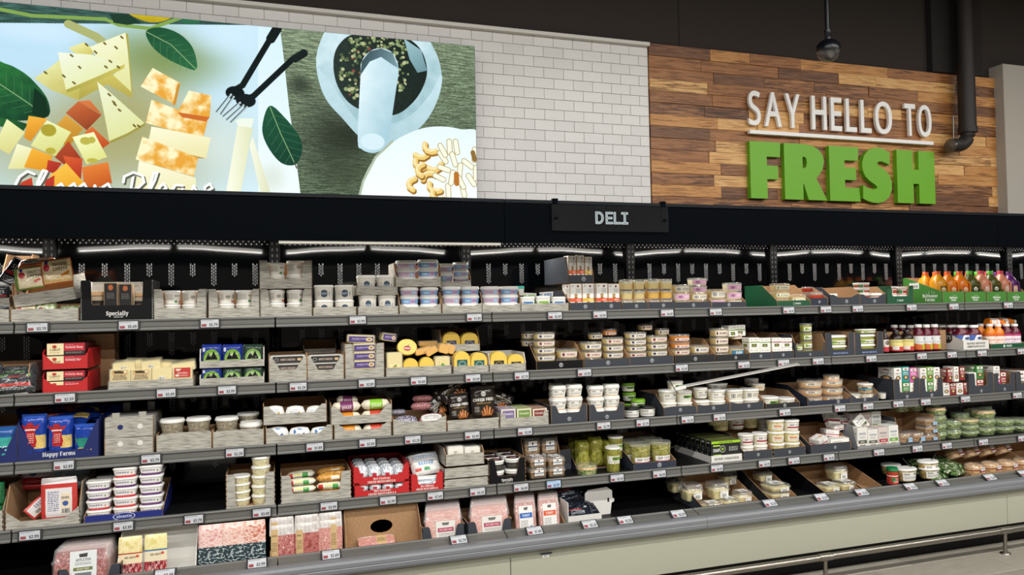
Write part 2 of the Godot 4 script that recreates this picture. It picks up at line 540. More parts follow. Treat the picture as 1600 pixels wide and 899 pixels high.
func build_timber() -> void:
	var wall := struct("wall_timber", span(Vector3(2.684, 2.3, -0.74), Vector3(6.20, 3.70, -0.712)), "pipe_brown")
	var tones := [[rgb8(84, 50, 27), rgb8(110, 68, 38), rgb8(130, 83, 48)], [rgb8(120, 74, 37), rgb8(150, 96, 50), rgb8(170, 112, 62)], [rgb8(156, 100, 48), rgb8(186, 128, 66), rgb8(206, 148, 84)], [rgb8(188, 132, 70), rgb8(214, 160, 94), rgb8(228, 182, 118)], [rgb8(100, 60, 32), rgb8(138, 86, 46), rgb8(162, 110, 62)]]
	for k in tones.size() * 2:
		var m := mat("timber_%d" % k, Color.WHITE, 0.5)
		var t: Array = tones[k % tones.size()]
		m.albedo_texture = noise_tex(FastNoiseLite.TYPE_SIMPLEX, 256, 128, 2.0, 7.0, [t[0].darkened(0.25), t[1], t[2].lightened(0.06), t[1], t[0]] if k < 5 else [t[1], t[2].lightened(0.1), t[1], t[0].darkened(0.35), t[1], t[2]], 60 + k, 4, 0.9)
	var ph := 0.0885
	for r in 15:
		var y1 := 3.715 - ph * r
		var y0 := maxf(y1 - ph + 0.0015, 2.31)
		if y0 > y1 - 0.02:
			break
		var x := 2.686
		var first := true
		while x < 6.20:
			var ln := rng.randf_range(0.35, 0.95)
			if first:
				ln = 0.50 + [0.03, -0.05, 0.06, 0.0, 0.04, -0.03, 0.08, 0.01, 0.06, 0.0, 0.1, 0.04, 0.1, 0.03, 0.0][r]
				first = false
			var x1 := minf(x + ln, 6.20)
			if 6.20 - x1 < 0.12:
				x1 = 6.20
			var depth := rng.randf_range(0.014, 0.026)
			var st := begin()
			var u := rng.randf()
			var v := rng.randf()
			var uv := Rect2(u, v, (x1 - x) * 0.9, 0.45)
			bevel_box(st, Vector3(x, y0, -0.712), Vector3(x1 - 0.0025, y1, -0.712 + depth), 0.0012, uv, uv)
			var tone: int = [1, 0, 4, 2, 1, 0, 3, 2, 1, 4][rng.randi_range(0, 9)] + (5 if rng.randf() < 0.45 else 0)
			if (x1 - x) < 0.42 and rng.randf() < 0.5:
				tone = 3
			part("plank", done(st), "timber_%d" % tone, wall)
			x = x1

func font(called: String, bold := true) -> SystemFont:
	var key := called + str(bold)
	if not fonts.has(key):
		var f := SystemFont.new()
		f.font_names = PackedStringArray([called])
		f.font_weight = 700 if bold else 400
		fonts[key] = f
	return fonts[key]

func letter_mesh(ch: String, f: Font, depth: float) -> TextMesh:
	var key := "letter%s%s" % [ch, depth]
	if not mesh_cache.has(key):
		var tm := TextMesh.new()
		tm.text = ch
		tm.font = f
		tm.font_size = 128
		tm.pixel_size = 0.01
		tm.depth = depth
		tm.horizontal_alignment = HORIZONTAL_ALIGNMENT_LEFT
		tm.vertical_alignment = VERTICAL_ALIGNMENT_BOTTOM
		mesh_cache[key] = tm
	return mesh_cache[key]

func build_letters() -> void:
	var zf := -0.665
	# SAY HELLO TO: white condensed capitals
	var s := thing("slogan_sign", "raised white capitals SAY HELLO TO underlined on the timber wall", "sign", Vector3(3.53, 3.07, zf))
	var f := FontVariation.new()
	f.base_font = font("Droid Sans", false)
	f.variation_embolden = 0.45
	var words := [["SAY", -0.005, 0.475], ["HELLO", 0.59, 1.40], ["TO", 1.536, 1.825]]
	for w in words:
		var adv := []
		var total := 0.0
		for ch in w[0]:
			var b := letter_mesh(ch, f, 0.06).get_aabb()
			adv.append(b.size.x)
			total += b.size.x + 0.2
		total -= 0.2
		var sx: float = (w[2] - w[1]) / total
		var x: float = w[1]
		for i in (w[0] as String).length():
			var ch: String = (w[0] as String)[i]
			var m := letter_mesh(ch, f, 0.06)
			var b := m.get_aabb()
			var o := part("letter", m, "letter_white", s)
			var sy: float = 0.272 / b.size.y
			o.scale = Vector3(sx, sy, 0.4)
			o.position = Vector3(x - b.position.x * sx, 0.068 - b.position.y * sy, 0)
			x += (b.size.x + 0.2) * sx
	part("underline", span(Vector3(-0.005, 0.0, -0.015), Vector3(1.835, 0.03, 0.018), 0.002), "letter_white", s)
	# FRESH: thick green block letters
	var g := thing("fresh_sign", "thick raised lime green block letters FRESH on the timber wall", "sign", Vector3(3.535, 2.565, zf))
	var H := 0.447
	var F := PackedVector2Array([Vector2(0, 0), Vector2(0, 1), Vector2(0.74, 1), Vector2(0.72, 0.74), Vector2(0.40, 0.74), Vector2(0.40, 0.585), Vector2(0.67, 0.585), Vector2(0.67, 0.345), Vector2(0.40, 0.345), Vector2(0.40, 0)])
	var E_ := PackedVector2Array([Vector2(0, 0), Vector2(0, 1), Vector2(0.78, 1), Vector2(0.76, 0.75), Vector2(0.40, 0.75), Vector2(0.40, 0.62), Vector2(0.70, 0.62), Vector2(0.70, 0.39), Vector2(0.40, 0.39), Vector2(0.40, 0.25), Vector2(0.77, 0.25), Vector2(0.80, 0)])
	var Hh := PackedVector2Array([Vector2(0, 0), Vector2(0, 1), Vector2(0.40, 1), Vector2(0.40, 0.64), Vector2(0.54, 0.64), Vector2(0.54, 1), Vector2(0.94, 1), Vector2(0.94, 0), Vector2(0.54, 0), Vector2(0.54, 0.37), Vector2(0.40, 0.37), Vector2(0.40, 0)])
	var R_ := PackedVector2Array([Vector2(0, 0), Vector2(0, 1), Vector2(0.45, 1), Vector2(0.62, 0.975), Vector2(0.75, 0.91), Vector2(0.83, 0.81), Vector2(0.85, 0.70), Vector2(0.82, 0.57), Vector2(0.74, 0.46), Vector2(0.67, 0.40), Vector2(0.90, 0), Vector2(0.50, 0), Vector2(0.40, 0.29), Vector2(0.39, 0.29), Vector2(0.39, 0)])
	var Rh := PackedVector2Array([Vector2(0.39, 0.57), Vector2(0.39, 0.77), Vector2(0.44, 0.77), Vector2(0.47, 0.74), Vector2(0.48, 0.67), Vector2(0.465, 0.6), Vector2(0.43, 0.57)])
	var S_ := PackedVector2Array()
	for q in [[0.77, 0.94], [0.76, 0.70], [0.66, 0.74], [0.53, 0.765], [0.44, 0.75], [0.43, 0.71], [0.50, 0.665], [0.64, 0.60], [0.76, 0.50], [0.81, 0.37], [0.80, 0.24], [0.73, 0.11], [0.60, 0.02], [0.44, -0.015], [0.27, -0.01], [0.12, 0.025], [0.02, 0.06], [0.03, 0.31], [0.15, 0.26], [0.28, 0.235], [0.38, 0.245], [0.41, 0.28], [0.36, 0.32], [0.22, 0.385], [0.10, 0.465], [0.03, 0.58], [0.02, 0.72], [0.08, 0.86], [0.20, 0.96], [0.37, 1.015], [0.55, 1.01]]:
		S_.append(Vector2(q[0], q[1]))
	var spots := [[F, -0.012, 0.284, 0.74], [R_, 0.304, 0.405, 0.90], [E_, 0.738, 0.303, 0.80], [S_, 1.06, 0.315, 0.82], [Hh, 1.428, 0.405, 0.94]]
	for sp in spots:
		var poly := PackedVector2Array()
		for q in sp[0]:
			poly.append(Vector2(sp[1] + q.x * sp[2] / sp[3], q.y * H))
		var mesh: ArrayMesh
		if sp[0] == R_:
			# bridge the counter into the outline so that the letter stays one polygon
			var o2 := PackedVector2Array()
			# order: start at the bottom left, run up to the bridge, round the counter, on up and round the outline
			o2.append(Vector2(0, 0)); o2.append(Vector2(0, 0.6))
			for i in [0, 6, 5, 4, 3, 2, 1]:
				o2.append(Rh[i])
			o2.append(Rh[0] + Vector2(0, 0.0006)); o2.append(Vector2(0, 0.6006))
			for i in range(1, R_.size()):
				o2.append(R_[i])
			poly = PackedVector2Array()
			for q in o2:
				poly.append(Vector2(sp[1] + q.x * sp[2] / sp[3], q.y * H))
		mesh = done(extrude(poly, -0.03, 0.014))
		part("letter", mesh, "letter_green", g)
	# DELI: clear plate hung from the canopy on two clips
	var d := thing("deli_sign", "clear acrylic DELI sign clipped to the black canopy front", "sign", Vector3(1.866, 2.183, 0.312))
	part("plate", span(Vector3(-0.372, 0, 0), Vector3(0.372, 0.150, 0.005), 0.001), "acrylic", d)
	for x in [-0.345, 0.345]:
		var cl := part("clip", span(Vector3(x - 0.014, 0.05, -0.012), Vector3(x + 0.014, 0.182, -0.001), 0.001), "canopy_black", d)
		part("hook", span(Vector3(x - 0.016, 0.176, -0.03), Vector3(x + 0.016, 0.184, -0.001), 0.001), "canopy_black", d)
		part("screw", span(Vector3(x - 0.008, 0.062, 0.0055), Vector3(x + 0.008, 0.078, 0.009), 0.003), "canopy_black", d)
	var bars := {"D": [[0, 0, 0, 1], [0, 1, 0.4, 1], [0.4, 1, 0.68, 0.92], [0.68, 0.92, 0.86, 0.74], [0.86, 0.74, 0.92, 0.5], [0.92, 0.5, 0.86, 0.26], [0.86, 0.26, 0.68, 0.08], [0.68, 0.08, 0.4, 0], [0.4, 0, 0, 0]], "E": [[0, 0, 0, 1], [0, 1, 0.8, 1], [0, 0.5, 0.7, 0.5], [0, 0, 0.8, 0]], "L": [[0, 0, 0, 1], [0, 0, 0.75, 0]], "I": [[0.35, 0, 0.35, 1], [0, 1, 0.7, 1], [0, 0, 0.7, 0]]}
	var x0 := -0.098
	for ch in ["D", "E", "L", "I"]:
		var st := begin()
		var si := begin()
		var step := 0.0
		for b in bars[ch]:
			step += 0.00015
			var a := Vector2(b[0] * 0.042, b[1] * 0.058)
			var e := Vector2(b[2] * 0.042, b[3] * 0.058)
			var dir := (e - a).normalized()
			var nn := dir.orthogonal()
			for lay in 2:
				var hw: float = [0.0066, 0.0013][lay]
				var ex: float = hw if ch != "D" or absf(dir.x * dir.y) < 0.01 else hw * 0.2
				var q := PackedVector2Array([a - dir * ex + nn * hw, e + dir * ex + nn * hw, e + dir * ex - nn * hw, a - dir * ex - nn * hw])
				extrude(q, [0.0055, 0.0085][lay], [0.0085, 0.0096][lay] + step, st if lay == 0 else si)
		var o := part("letter", done(st), "deli_letter", d, Vector3(x0, 0.048, 0))
		part("inline", done(si), "canopy_black", o)
		x0 += {"D": 0.064, "E": 0.052, "L": 0.049, "I": 0.0}[ch]

# ------------------------------------------------------------------ the refrigerated case
func build_case() -> void:
	var c := thing("refrigerated_case", "long black open refrigerated case with grey bumper and cream kick panels", "display case", Vector3(0, 0, 0))
	# canopy
	for s in [[-2.44, 1.22], [1.22, 4.88], [4.88, 7.6]]:
		part("canopy_fascia", span(Vector3(s[0] + 0.001, 2.116, 0.262), Vector3(s[1] - 0.001, 2.335, 0.295), 0.002), "canopy_black", c)
		part("canopy_trim", span(Vector3(s[0] + 0.001, 2.337, 0.25), Vector3(s[1] - 0.001, 2.357, 0.302), 0.002), "canopy_trim", c)
		part("canopy_roof", span(Vector3(s[0], 2.215, -0.66), Vector3(s[1], 2.25, 0.262)), "case_black", c)
	part("light_strip_cover", span(Vector3(0.02, 2.100, 0.235), Vector3(1.20, 2.116, 0.285), 0.002), "strip_white", c)
	# back panels, bowed sheet metal with punched slots, and slotted uprights
	var slot_tall := slot_mesh(7)
	var slot_short := slot_mesh(4)
	var dots := dot_mesh()
	for k in range(-2, 6):
		var xa := PITCH * k
		part("back_panel", bowed_panel(xa + 0.035, xa + PITCH - 0.035), "panel_gloss", c)
		part("perforations", dots, "slot_metal", c, Vector3(xa + 0.03, 2.168, -0.598)).set_meta("kind", "stuff")
		for row in 4:
			var yy: float = [2.052, 1.64, 1.30, 0.96][row]
			for q in 9:
				var mm := slot_tall if q % 2 == 0 else slot_short
				part("vent_slots", mm, "slot_metal", c, Vector3(xa + 0.16 + 0.118 * q, yy, -0.598))
		part("upright", span(Vector3(xa - 0.032, 0.42, -0.62), Vector3(xa + 0.032, 2.215, -0.578), 0.002), "case_black", c)
		var us := begin()
		for i in 46:
			for s in [-1, 1]:
				var y := 0.5 + 0.037 * i
				bevel_box(us, Vector3(xa + s * 0.014 - 0.004, y, -0.579), Vector3(xa + s * 0.014 + 0.004, y + 0.017, -0.5765), 0.0)
		part("upright_slots", done(us), "rail_dark", c).set_meta("kind", "stuff")
		# canopy lamps: two tubes to a section
		for h in 2:
			var x0 := xa + 0.06 + h * 0.57
			var lt := part("led_tube", span(Vector3(x0, 2.186, -0.325), Vector3(x0 + 0.53, 2.204, -0.285), 0.004), "led_white", c)
			part("lamp_holder", span(Vector3(x0 - 0.01, 2.202, -0.34), Vector3(x0 + 0.54, 2.216, -0.27), 0.002), "case_black", c)
			var l := AreaLight3D.new()
			l.name = "led_tube_source"
			l.area_size = Vector2(0.52, 0.03)
			l.light_energy = 0.3
			l.light_color = Color(1.0, 0.98, 0.95)
			l.area_range = 6.0
			l.shadow_enabled = true
			c.add_child(l, true)
			l.position = Vector3(x0 + 0.265, 2.180, -0.305)
			l.rotation_degrees = Vector3(-90, 0, 0)
	# deck, front wall, bumper, kick panels
	part("deck", span(Vector3(-2.44, DECK_Y - 0.03, -0.6), Vector3(7.6, DECK_Y, 0.166)), "shelf_black", c)
	part("body", span(Vector3(-2.44, 0.165, -0.66), Vector3(7.6, 0.40, 0.27)), "case_black", c)
	part("case_back", span(Vector3(-2.44, 0.165, -0.70), Vector3(7.6, 2.24, -0.662)), "case_black", c)
	part("toe_kick", span(Vector3(-2.44, 0.0, -0.6), Vector3(7.6, 0.163, 0.18)), "case_black", c)
	for k in range(-2, 6):
		var xa := PITCH * k
		part("deck_price_rail", sweep_x(PackedVector2Array([Vector2(0.168, 0.40), Vector2(0.168, 0.492), Vector2(0.176, 0.492), Vector2(0.181, 0.486), Vector2(0.222, 0.477), Vector2(0.224, 0.480), Vector2(0.229, 0.479), Vector2(0.230, 0.474), Vector2(0.266, 0.465), Vector2(0.270, 0.468), Vector2(0.274, 0.466), Vector2(0.274, 0.40)]), xa + 0.003, xa + PITCH - 0.003), "rail_grey", c)
	for s in [[-2.44, -1.22], [-1.22, 2.44], [2.44, 6.10], [6.10, 7.6]]:
		part("bumper", sweep_x(PackedVector2Array([Vector2(0.276, 0.40), Vector2(0.276, 0.478), Vector2(0.312, 0.480), Vector2(0.326, 0.474), Vector2(0.333, 0.462), Vector2(0.334, 0.445), Vector2(0.331, 0.441), Vector2(0.334, 0.437), Vector2(0.333, 0.420), Vector2(0.328, 0.409), Vector2(0.316, 0.404)]), s[0] + 0.001, s[1] - 0.001), "bumper_grey", c)
	for s in [[-2.44, 1.22], [1.22, 4.88], [4.88, 7.6]]:
		part("kick_panel", span(Vector3(s[0] + 0.002, 0.165, 0.271), Vector3(s[1] - 0.002, 0.3685, 0.292), 0.002), "kick_cream", c)
	part("kick_recess", span(Vector3(-2.44, 0.369, 0.271), Vector3(7.6, 0.403, 0.280)), "kick_cream", c)
	part("number_plate", span(Vector3(1.405, 0.352, 0.293), Vector3(1.445, 0.366, 0.2945)), "white_card", c)
	sheet("plate_number", 0.036, 0.012, "plate_no", "print", c, Vector3(1.425, 0.359, 0.2952))
	part("plate_holder", span(Vector3(1.395, 0.372, 0.29), Vector3(1.462, 0.378, 0.300), 0.001), "slate_blue", c)
	# shelves
	for lv in 4:
		for k in range(-2, 6):
			var x0 := PITCH * k
			var t := thing("shelf", "dark metal shelf with grey price rail, %s level, section %s" % [["top", "second", "third", "fourth"][lv], ["hidden at the far left", "at the left edge", "second from left", "third from left", "fourth from left", "fifth from left", "sixth from left", "at the far right"][k + 2]], "shelf", Vector3(x0 + PITCH / 2, SHELF_Y[lv], SHELF_Z[lv]))
			part("plate", span(Vector3(-0.605, -0.022, -0.562), Vector3(0.605, -0.001, -0.012), 0.001), "shelf_black", t)
			part("price_rail", sweep_x(PackedVector2Array([Vector2(-0.012, 0.002), Vector2(0.010, 0.003), Vector2(0.013, -0.003), Vector2(0.012, -0.008), Vector2(0.006, -0.011), Vector2(0.007, -0.031), Vector2(0.012, -0.033), Vector2(0.012, -0.036), Vector2(0.008, -0.038), Vector2(0.012, -0.049), Vector2(0.016, -0.050), Vector2(0.016, -0.054), Vector2(-0.012, -0.054)]), -0.606, 0.606), "rail_grey", t)
			for s in [-1, 1]:
				var q := PackedVector2Array([Vector2(-0.562, -0.023), Vector2(-0.03, -0.023), Vector2(-0.03, -0.04), Vector2(-0.562, -0.12)])
				part("bracket", sweep_x(q, s * 0.60 - 0.003, s * 0.60 + 0.003), "shelf_black", t)
	# guard rail along the floor
	var g := thing("guard_rail", "brushed steel guard rail on short legs along the case foot", "rail", Vector3(0, 0, 0.37))
	for s in [[-2.4, 0.25], [0.25, 3.25], [3.25, 4.75], [4.75, 7.4]]:
		part("tube", tube([Vector3(s[0], 0.158, 0), Vector3(s[1], 0.158, 0)], 0.021, 14), "steel", g)
	for x in [-1.25, 0.25, 1.75, 3.25, 4.75, 6.25]:
		part("leg", tube([Vector3(x, 0.005, 0), Vector3(x, 0.14, 0)], 0.013, 12), "steel", g)
		part("flange", lofted([[0.0, 0.034, 0.034], [0.006, 0.034, 0.034], [0.012, 0.016, 0.016]], 2.0, 16), "steel", g, Vector3(x, 0, 0))
		part("sleeve", tube([Vector3(x - 0.05, 0.158, 0), Vector3(x + 0.05, 0.158, 0)], 0.0235, 14), "steel", g)

func bowed_panel(x0: float, x1: float) -> ArrayMesh:
	var st := begin(true)
	var nx := 12
	var ys := [0.43, 1.2, 1.6, 1.75, 1.85, 1.95, 2.05, 2.10, 2.15, 2.2, 2.214]
	var f := func(i: int, y: float) -> Vector3:
		var t := float(i) / nx
		var b := 1.0 - pow(2.0 * t - 1.0, 2.0)
		var s := maxf(0.0, y - 1.9)
		return Vector3(lerpf(x0, x1, t), y, -0.602 - (0.085 - 0.065 * b + 0.006 * sin(t * 23.0 + x0 * 3.0)) * s * s * 2.0)
	for j in ys.size() - 1:
		for i in nx:
			var a: Vector3 = f.call(i, ys[j]); var b: Vector3 = f.call(i, ys[j + 1]); var c: Vector3 = f.call(i + 1, ys[j + 1]); var d: Vector3 = f.call(i + 1, ys[j])
			quad(st, a, b, c, d)
	return done(st)

func slot_mesh(rows: int) -> ArrayMesh:
	var st := begin()
	for r in rows:
		for cidx in 3:
			var y := -0.019 * r - (0.009 if cidx == 1 else 0.0)
			var x := 0.011 * (cidx - 1)
			bevel_box(st, Vector3(x - 0.0032, y - 0.014, -0.01), Vector3(x + 0.0032, y, 0.0), 0.0)
	return done(st)

func dot_mesh() -> ArrayMesh:
	var st := begin()
	for i in 38:
		for r in 2:
			var m := Vector3(0.015 + 0.031 * i + 0.0155 * r, 0.019 - 0.016 * r, 0.002)
			for k in 6:
				var a := TAU * k / 6.0; var b := TAU * (k + 1) / 6.0
				tri(st, m, m + Vector3(cos(b), sin(b), 0) * 0.0048, m + Vector3(cos(a), sin(a), 0) * 0.0048)
	return done(st)

# ------------------------------------------------------------------ printed matter: one atlas of labels, lettering and food
func hexc(s) -> Color:
	return Color.html(s) if s is String else s

func cell(called: String, w: int, h: int, ops: Array) -> void:
	if atlas_x + w + 4 > 2048:
		atlas_x = 0
		atlas_y += atlas_row + 4
		atlas_row = 0
	var im := Image.create(w, h, false, Image.FORMAT_RGBA8)
	for o in ops:
		match o[0]:
			"f": im.fill(hexc(o[1]))
			"r": im.fill_rect(Rect2i(roundi(o[1] * w), roundi(o[2] * h), maxi(1, roundi(o[3] * w)), maxi(1, roundi(o[4] * h))), hexc(o[5]))
			"o":
				var c := hexc(o[5])
				for y in range(maxi(0, int((o[2] - o[4]) * h)), mini(h, int((o[2] + o[4]) * h) + 1)):
					var q: float = 1.0 - pow((float(y) / h - o[2]) / o[4], 2.0)
					if q > 0.0:
						var xa := maxi(0, roundi((o[1] - o[3] * sqrt(q)) * w)); var xb := mini(w, roundi((o[1] + o[3] * sqrt(q)) * w))
						im.fill_rect(Rect2i(xa, y, maxi(0, xb - xa), 1), c)
			"p": fill_poly(im, o[1], hexc(o[2]), Vector2(w, h))
			"t": blit_text(im, o[1], Vector2(o[2] * w, o[3] * h), o[4] * h, hexc(o[5]), o[6] if o.size() > 6 else "Droid Sans", (o[7] if o.size() > 7 else 1.0) * w)
			"l":
				var c := hexc(o[5])
				var rr := RandomNumberGenerator.new(); rr.seed = 7
				for k in o[4]:
					var x: float = o[1]
					while x < o[1] + o[3]:
						var ln := rr.randf_range(0.02, 0.09)
						im.fill_rect(Rect2i(roundi(x * w), roundi((o[2] + 0.045 * k) * h), maxi(1, roundi(minf(ln, o[1] + o[3] - x) * w)), maxi(1, roundi(0.02 * h))), c)
						x += ln + 0.02
			"b":
				var rr := RandomNumberGenerator.new(); rr.seed = 3
				im.fill_rect(Rect2i(roundi(o[1] * w), roundi(o[2] * h), roundi(o[3] * w), roundi(o[4] * h)), Color(0.93, 0.93, 0.9))
				var x: float = o[1] * w + 1
				while x < (o[1] + o[3]) * w - 1:
					var bw := rr.randi_range(1, 2)
					im.fill_rect(Rect2i(roundi(x), roundi(o[2] * h) + 1, bw, roundi(o[4] * h) - 2), Color(0.15, 0.15, 0.15))
					x += bw + rr.randi_range(1, 2)
			"n":
				# blotches: colours, scale x, scale y, seed, area
				var n := FastNoiseLite.new()
				n.noise_type = FastNoiseLite.TYPE_SIMPLEX_SMOOTH if o.size() < 6 or o[5] == 0 else FastNoiseLite.TYPE_CELLULAR
				n.cellular_return_type = FastNoiseLite.RETURN_CELL_VALUE
				n.frequency = 1.0; n.seed = o[4]; n.fractal_octaves = 2
				var a: Rect2 = o[6] if o.size() > 6 else Rect2(0, 0, 1, 1)
				var cs: Array = []
				for q in o[1]: cs.append(hexc(q))
				for y in range(int(a.position.y * h), int(a.end.y * h)):
					for x in range(int(a.position.x * w), int(a.end.x * w)):
						var g := clampf(0.5 + 0.62 * n.get_noise_2d(float(x) / w * o[2], float(y) / h * o[3]), 0.0, 0.999) * (cs.size() - 1)
						im.set_pixel(x, y, cs[int(g)].lerp(cs[int(g) + 1], g - int(g)))
	atlas.blit_rect(im, Rect2i(0, 0, w, h), Vector2i(atlas_x + 1, atlas_y + 1))
	cells[called] = Rect2((atlas_x + 2) / 2048.0, (atlas_y + 2) / 2048.0, (w - 2) / 2048.0, (h - 2) / 2048.0)
	atlas_x += w + 4
	atlas_row = maxi(atlas_row, h)

func fill_poly(im: Image, pts: Array, c: Color, k: Vector2) -> void:
	var n := pts.size()
	var lo := 1e9; var hi := -1e9
	for p in pts:
		lo = minf(lo, p[1] * k.y); hi = maxf(hi, p[1] * k.y)
	for y in range(maxi(0, int(lo)), mini(im.get_height(), int(hi) + 1)):
		var xs := []
		var fy := y + 0.5
		for i in n:
			var a = pts[i]; var b = pts[(i + 1) % n]
			var ay: float = a[1] * k.y; var by: float = b[1] * k.y
			if (ay <= fy) != (by <= fy):
				xs.append(lerpf(a[0] * k.x, b[0] * k.x, (fy - ay) / (by - ay)))
		xs.sort()
		for i in range(0, xs.size() - 1, 2):
			var xa := maxi(0, roundi(xs[i])); var xb := mini(im.get_width(), roundi(xs[i + 1]))
			if xb > xa:
				im.fill_rect(Rect2i(xa, y, xb - xa, 1), c)

func blit_text(im: Image, text: String, at: Vector2, cap: float, c: Color, fname := "Droid Sans", most := 1e9) -> void:
	# centred on AT; cap height CAP in pixels
	var fs := maxi(6, roundi(cap / 0.72))
	var ts := TextServerManager.get_primary_interface()
	var tl := TextLine.new()
	tl.add_string(text, font(fname, true), fs)
	var sz := tl.get_size()
	var tmp := Image.create(maxi(2, int(sz.x) + 4), int(sz.y) + 4, false, Image.FORMAT_RGBA8)
	tmp.fill(Color(c.r, c.g, c.b, 0.0))
	var pen := Vector2(2, 2 + tl.get_line_ascent())
	for g in ts.shaped_text_get_glyphs(tl.get_rid()):
		var key := Vector2i(fs, 0)
		ts.font_render_glyph(g.font_rid, key, g.index)
		var ti := ts.font_get_glyph_texture_idx(g.font_rid, key, g.index)
		if ti >= 0:
			var src := ts.font_get_texture_image(g.font_rid, key, ti)
			var r := ts.font_get_glyph_uv_rect(g.font_rid, key, g.index)
			var off := ts.font_get_glyph_offset(g.font_rid, key, g.index)
			for y in int(r.size.y):
				for x in int(r.size.x):
					var a := src.get_pixel(int(r.position.x) + x, int(r.position.y) + y).a
					if a > 0.02:
						var px := int(pen.x + off.x) + x; var py := int(pen.y + off.y) + y
						if px >= 0 and py >= 0 and px < tmp.get_width() and py < tmp.get_height():
							tmp.set_pixel(px, py, Color(c.r, c.g, c.b, maxf(a, tmp.get_pixel(px, py).a)))
		pen.x += g.advance
	if tmp.get_width() > most:
		tmp.resize(maxi(2, int(most)), tmp.get_height(), Image.INTERPOLATE_BILINEAR)
	var base := Vector2i(roundi(at.x - tmp.get_width() * 0.5), roundi(at.y + cap * 0.5 - 2 - tl.get_line_ascent()))
	im.blend_rect(tmp, Rect2i(Vector2i.ZERO, tmp.get_size()), base)

func print_mats() -> void:
	var tex := ImageTexture.create_from_image(atlas)
	for q in [["print", 0.5], ["gloss", 0.16], ["food", 0.4]]:
		var m := mat(q[0], Color.WHITE, q[1])
		m.albedo_texture = tex
	var cut := mat("cut_print", Color.WHITE, 0.5)
	cut.albedo_texture = tex
	cut.transparency = BaseMaterial3D.TRANSPARENCY_ALPHA_SCISSOR
	cut.alpha_scissor_threshold = 0.4

# ------------------------------------------------------------------ cartons
func panel(outline: PackedVector2Array, t: float, skin: String, inner: String) -> ArrayMesh:
	# a sheet in x,y: outside face at z = t, inside face at z = 0
	var a := done(extrude(outline, 0.0, t, null, 3.0, false, true, false))
	var b := extrude(outline, 0.0, t, null, 3.0, true, false, true)
	b.generate_normals()
	b.commit(a)
	a.surface_set_material(0, mats[skin])
	a.surface_set_material(1, mats[inner])
	return a

func rect(w: float, h: float, x := 0.0, y := 0.0) -> PackedVector2Array:
	return PackedVector2Array([Vector2(x, y), Vector2(x, y + h), Vector2(x + w, y + h), Vector2(x + w, y)])

func sheet(called: String, w: float, h: float, cellname: String, material: String, parent: Node, at: Vector3) -> MeshInstance3D:
	var key := "sheet%.3f|%.3f|%s" % [w, h, cellname]
	if not mesh_cache.has(key):
		var r: Rect2 = cells[cellname]
		var st := begin()
		quad(st, Vector3(-w / 2, -h / 2, 0), Vector3(-w / 2, h / 2, 0), Vector3(w / 2, h / 2, 0), Vector3(w / 2, -h / 2, 0), Vector2(r.position.x, r.end.y), Vector2(r.end.x, r.position.y))
		mesh_cache[key] = done(st)
	return part(called, mesh_cache[key], material, parent, at)

func ct(label: String, skin: String, x0: float, x1: float, y: float, z: float, h: float, lip: float, d: float, o := {}) -> void:
	o.merge({x0 = x0, x1 = x1, y = y, z = z, h = h, lip = lip, d = d, skin = skin})
	carton(label, o)

func pt(k: String, label: String, x: float, y: float, z: float, w: float, h: float, d: float, rx := 0.0, ry := 0.0, rz := 0.0, group := "") -> void:
	put(k, label, Vector3(x, y, z), w, h, d, Vector3(rx, ry, rz), group)

func kind_list(s: String) -> Array:
	# "a*2 b" is a, a, b
	var r := []
	for w in s.split(" ", false):
		var q := w.split("*")
		for i in (int(q[1]) if q.size() > 1 else 1):
			r.append(q[0])
	return r

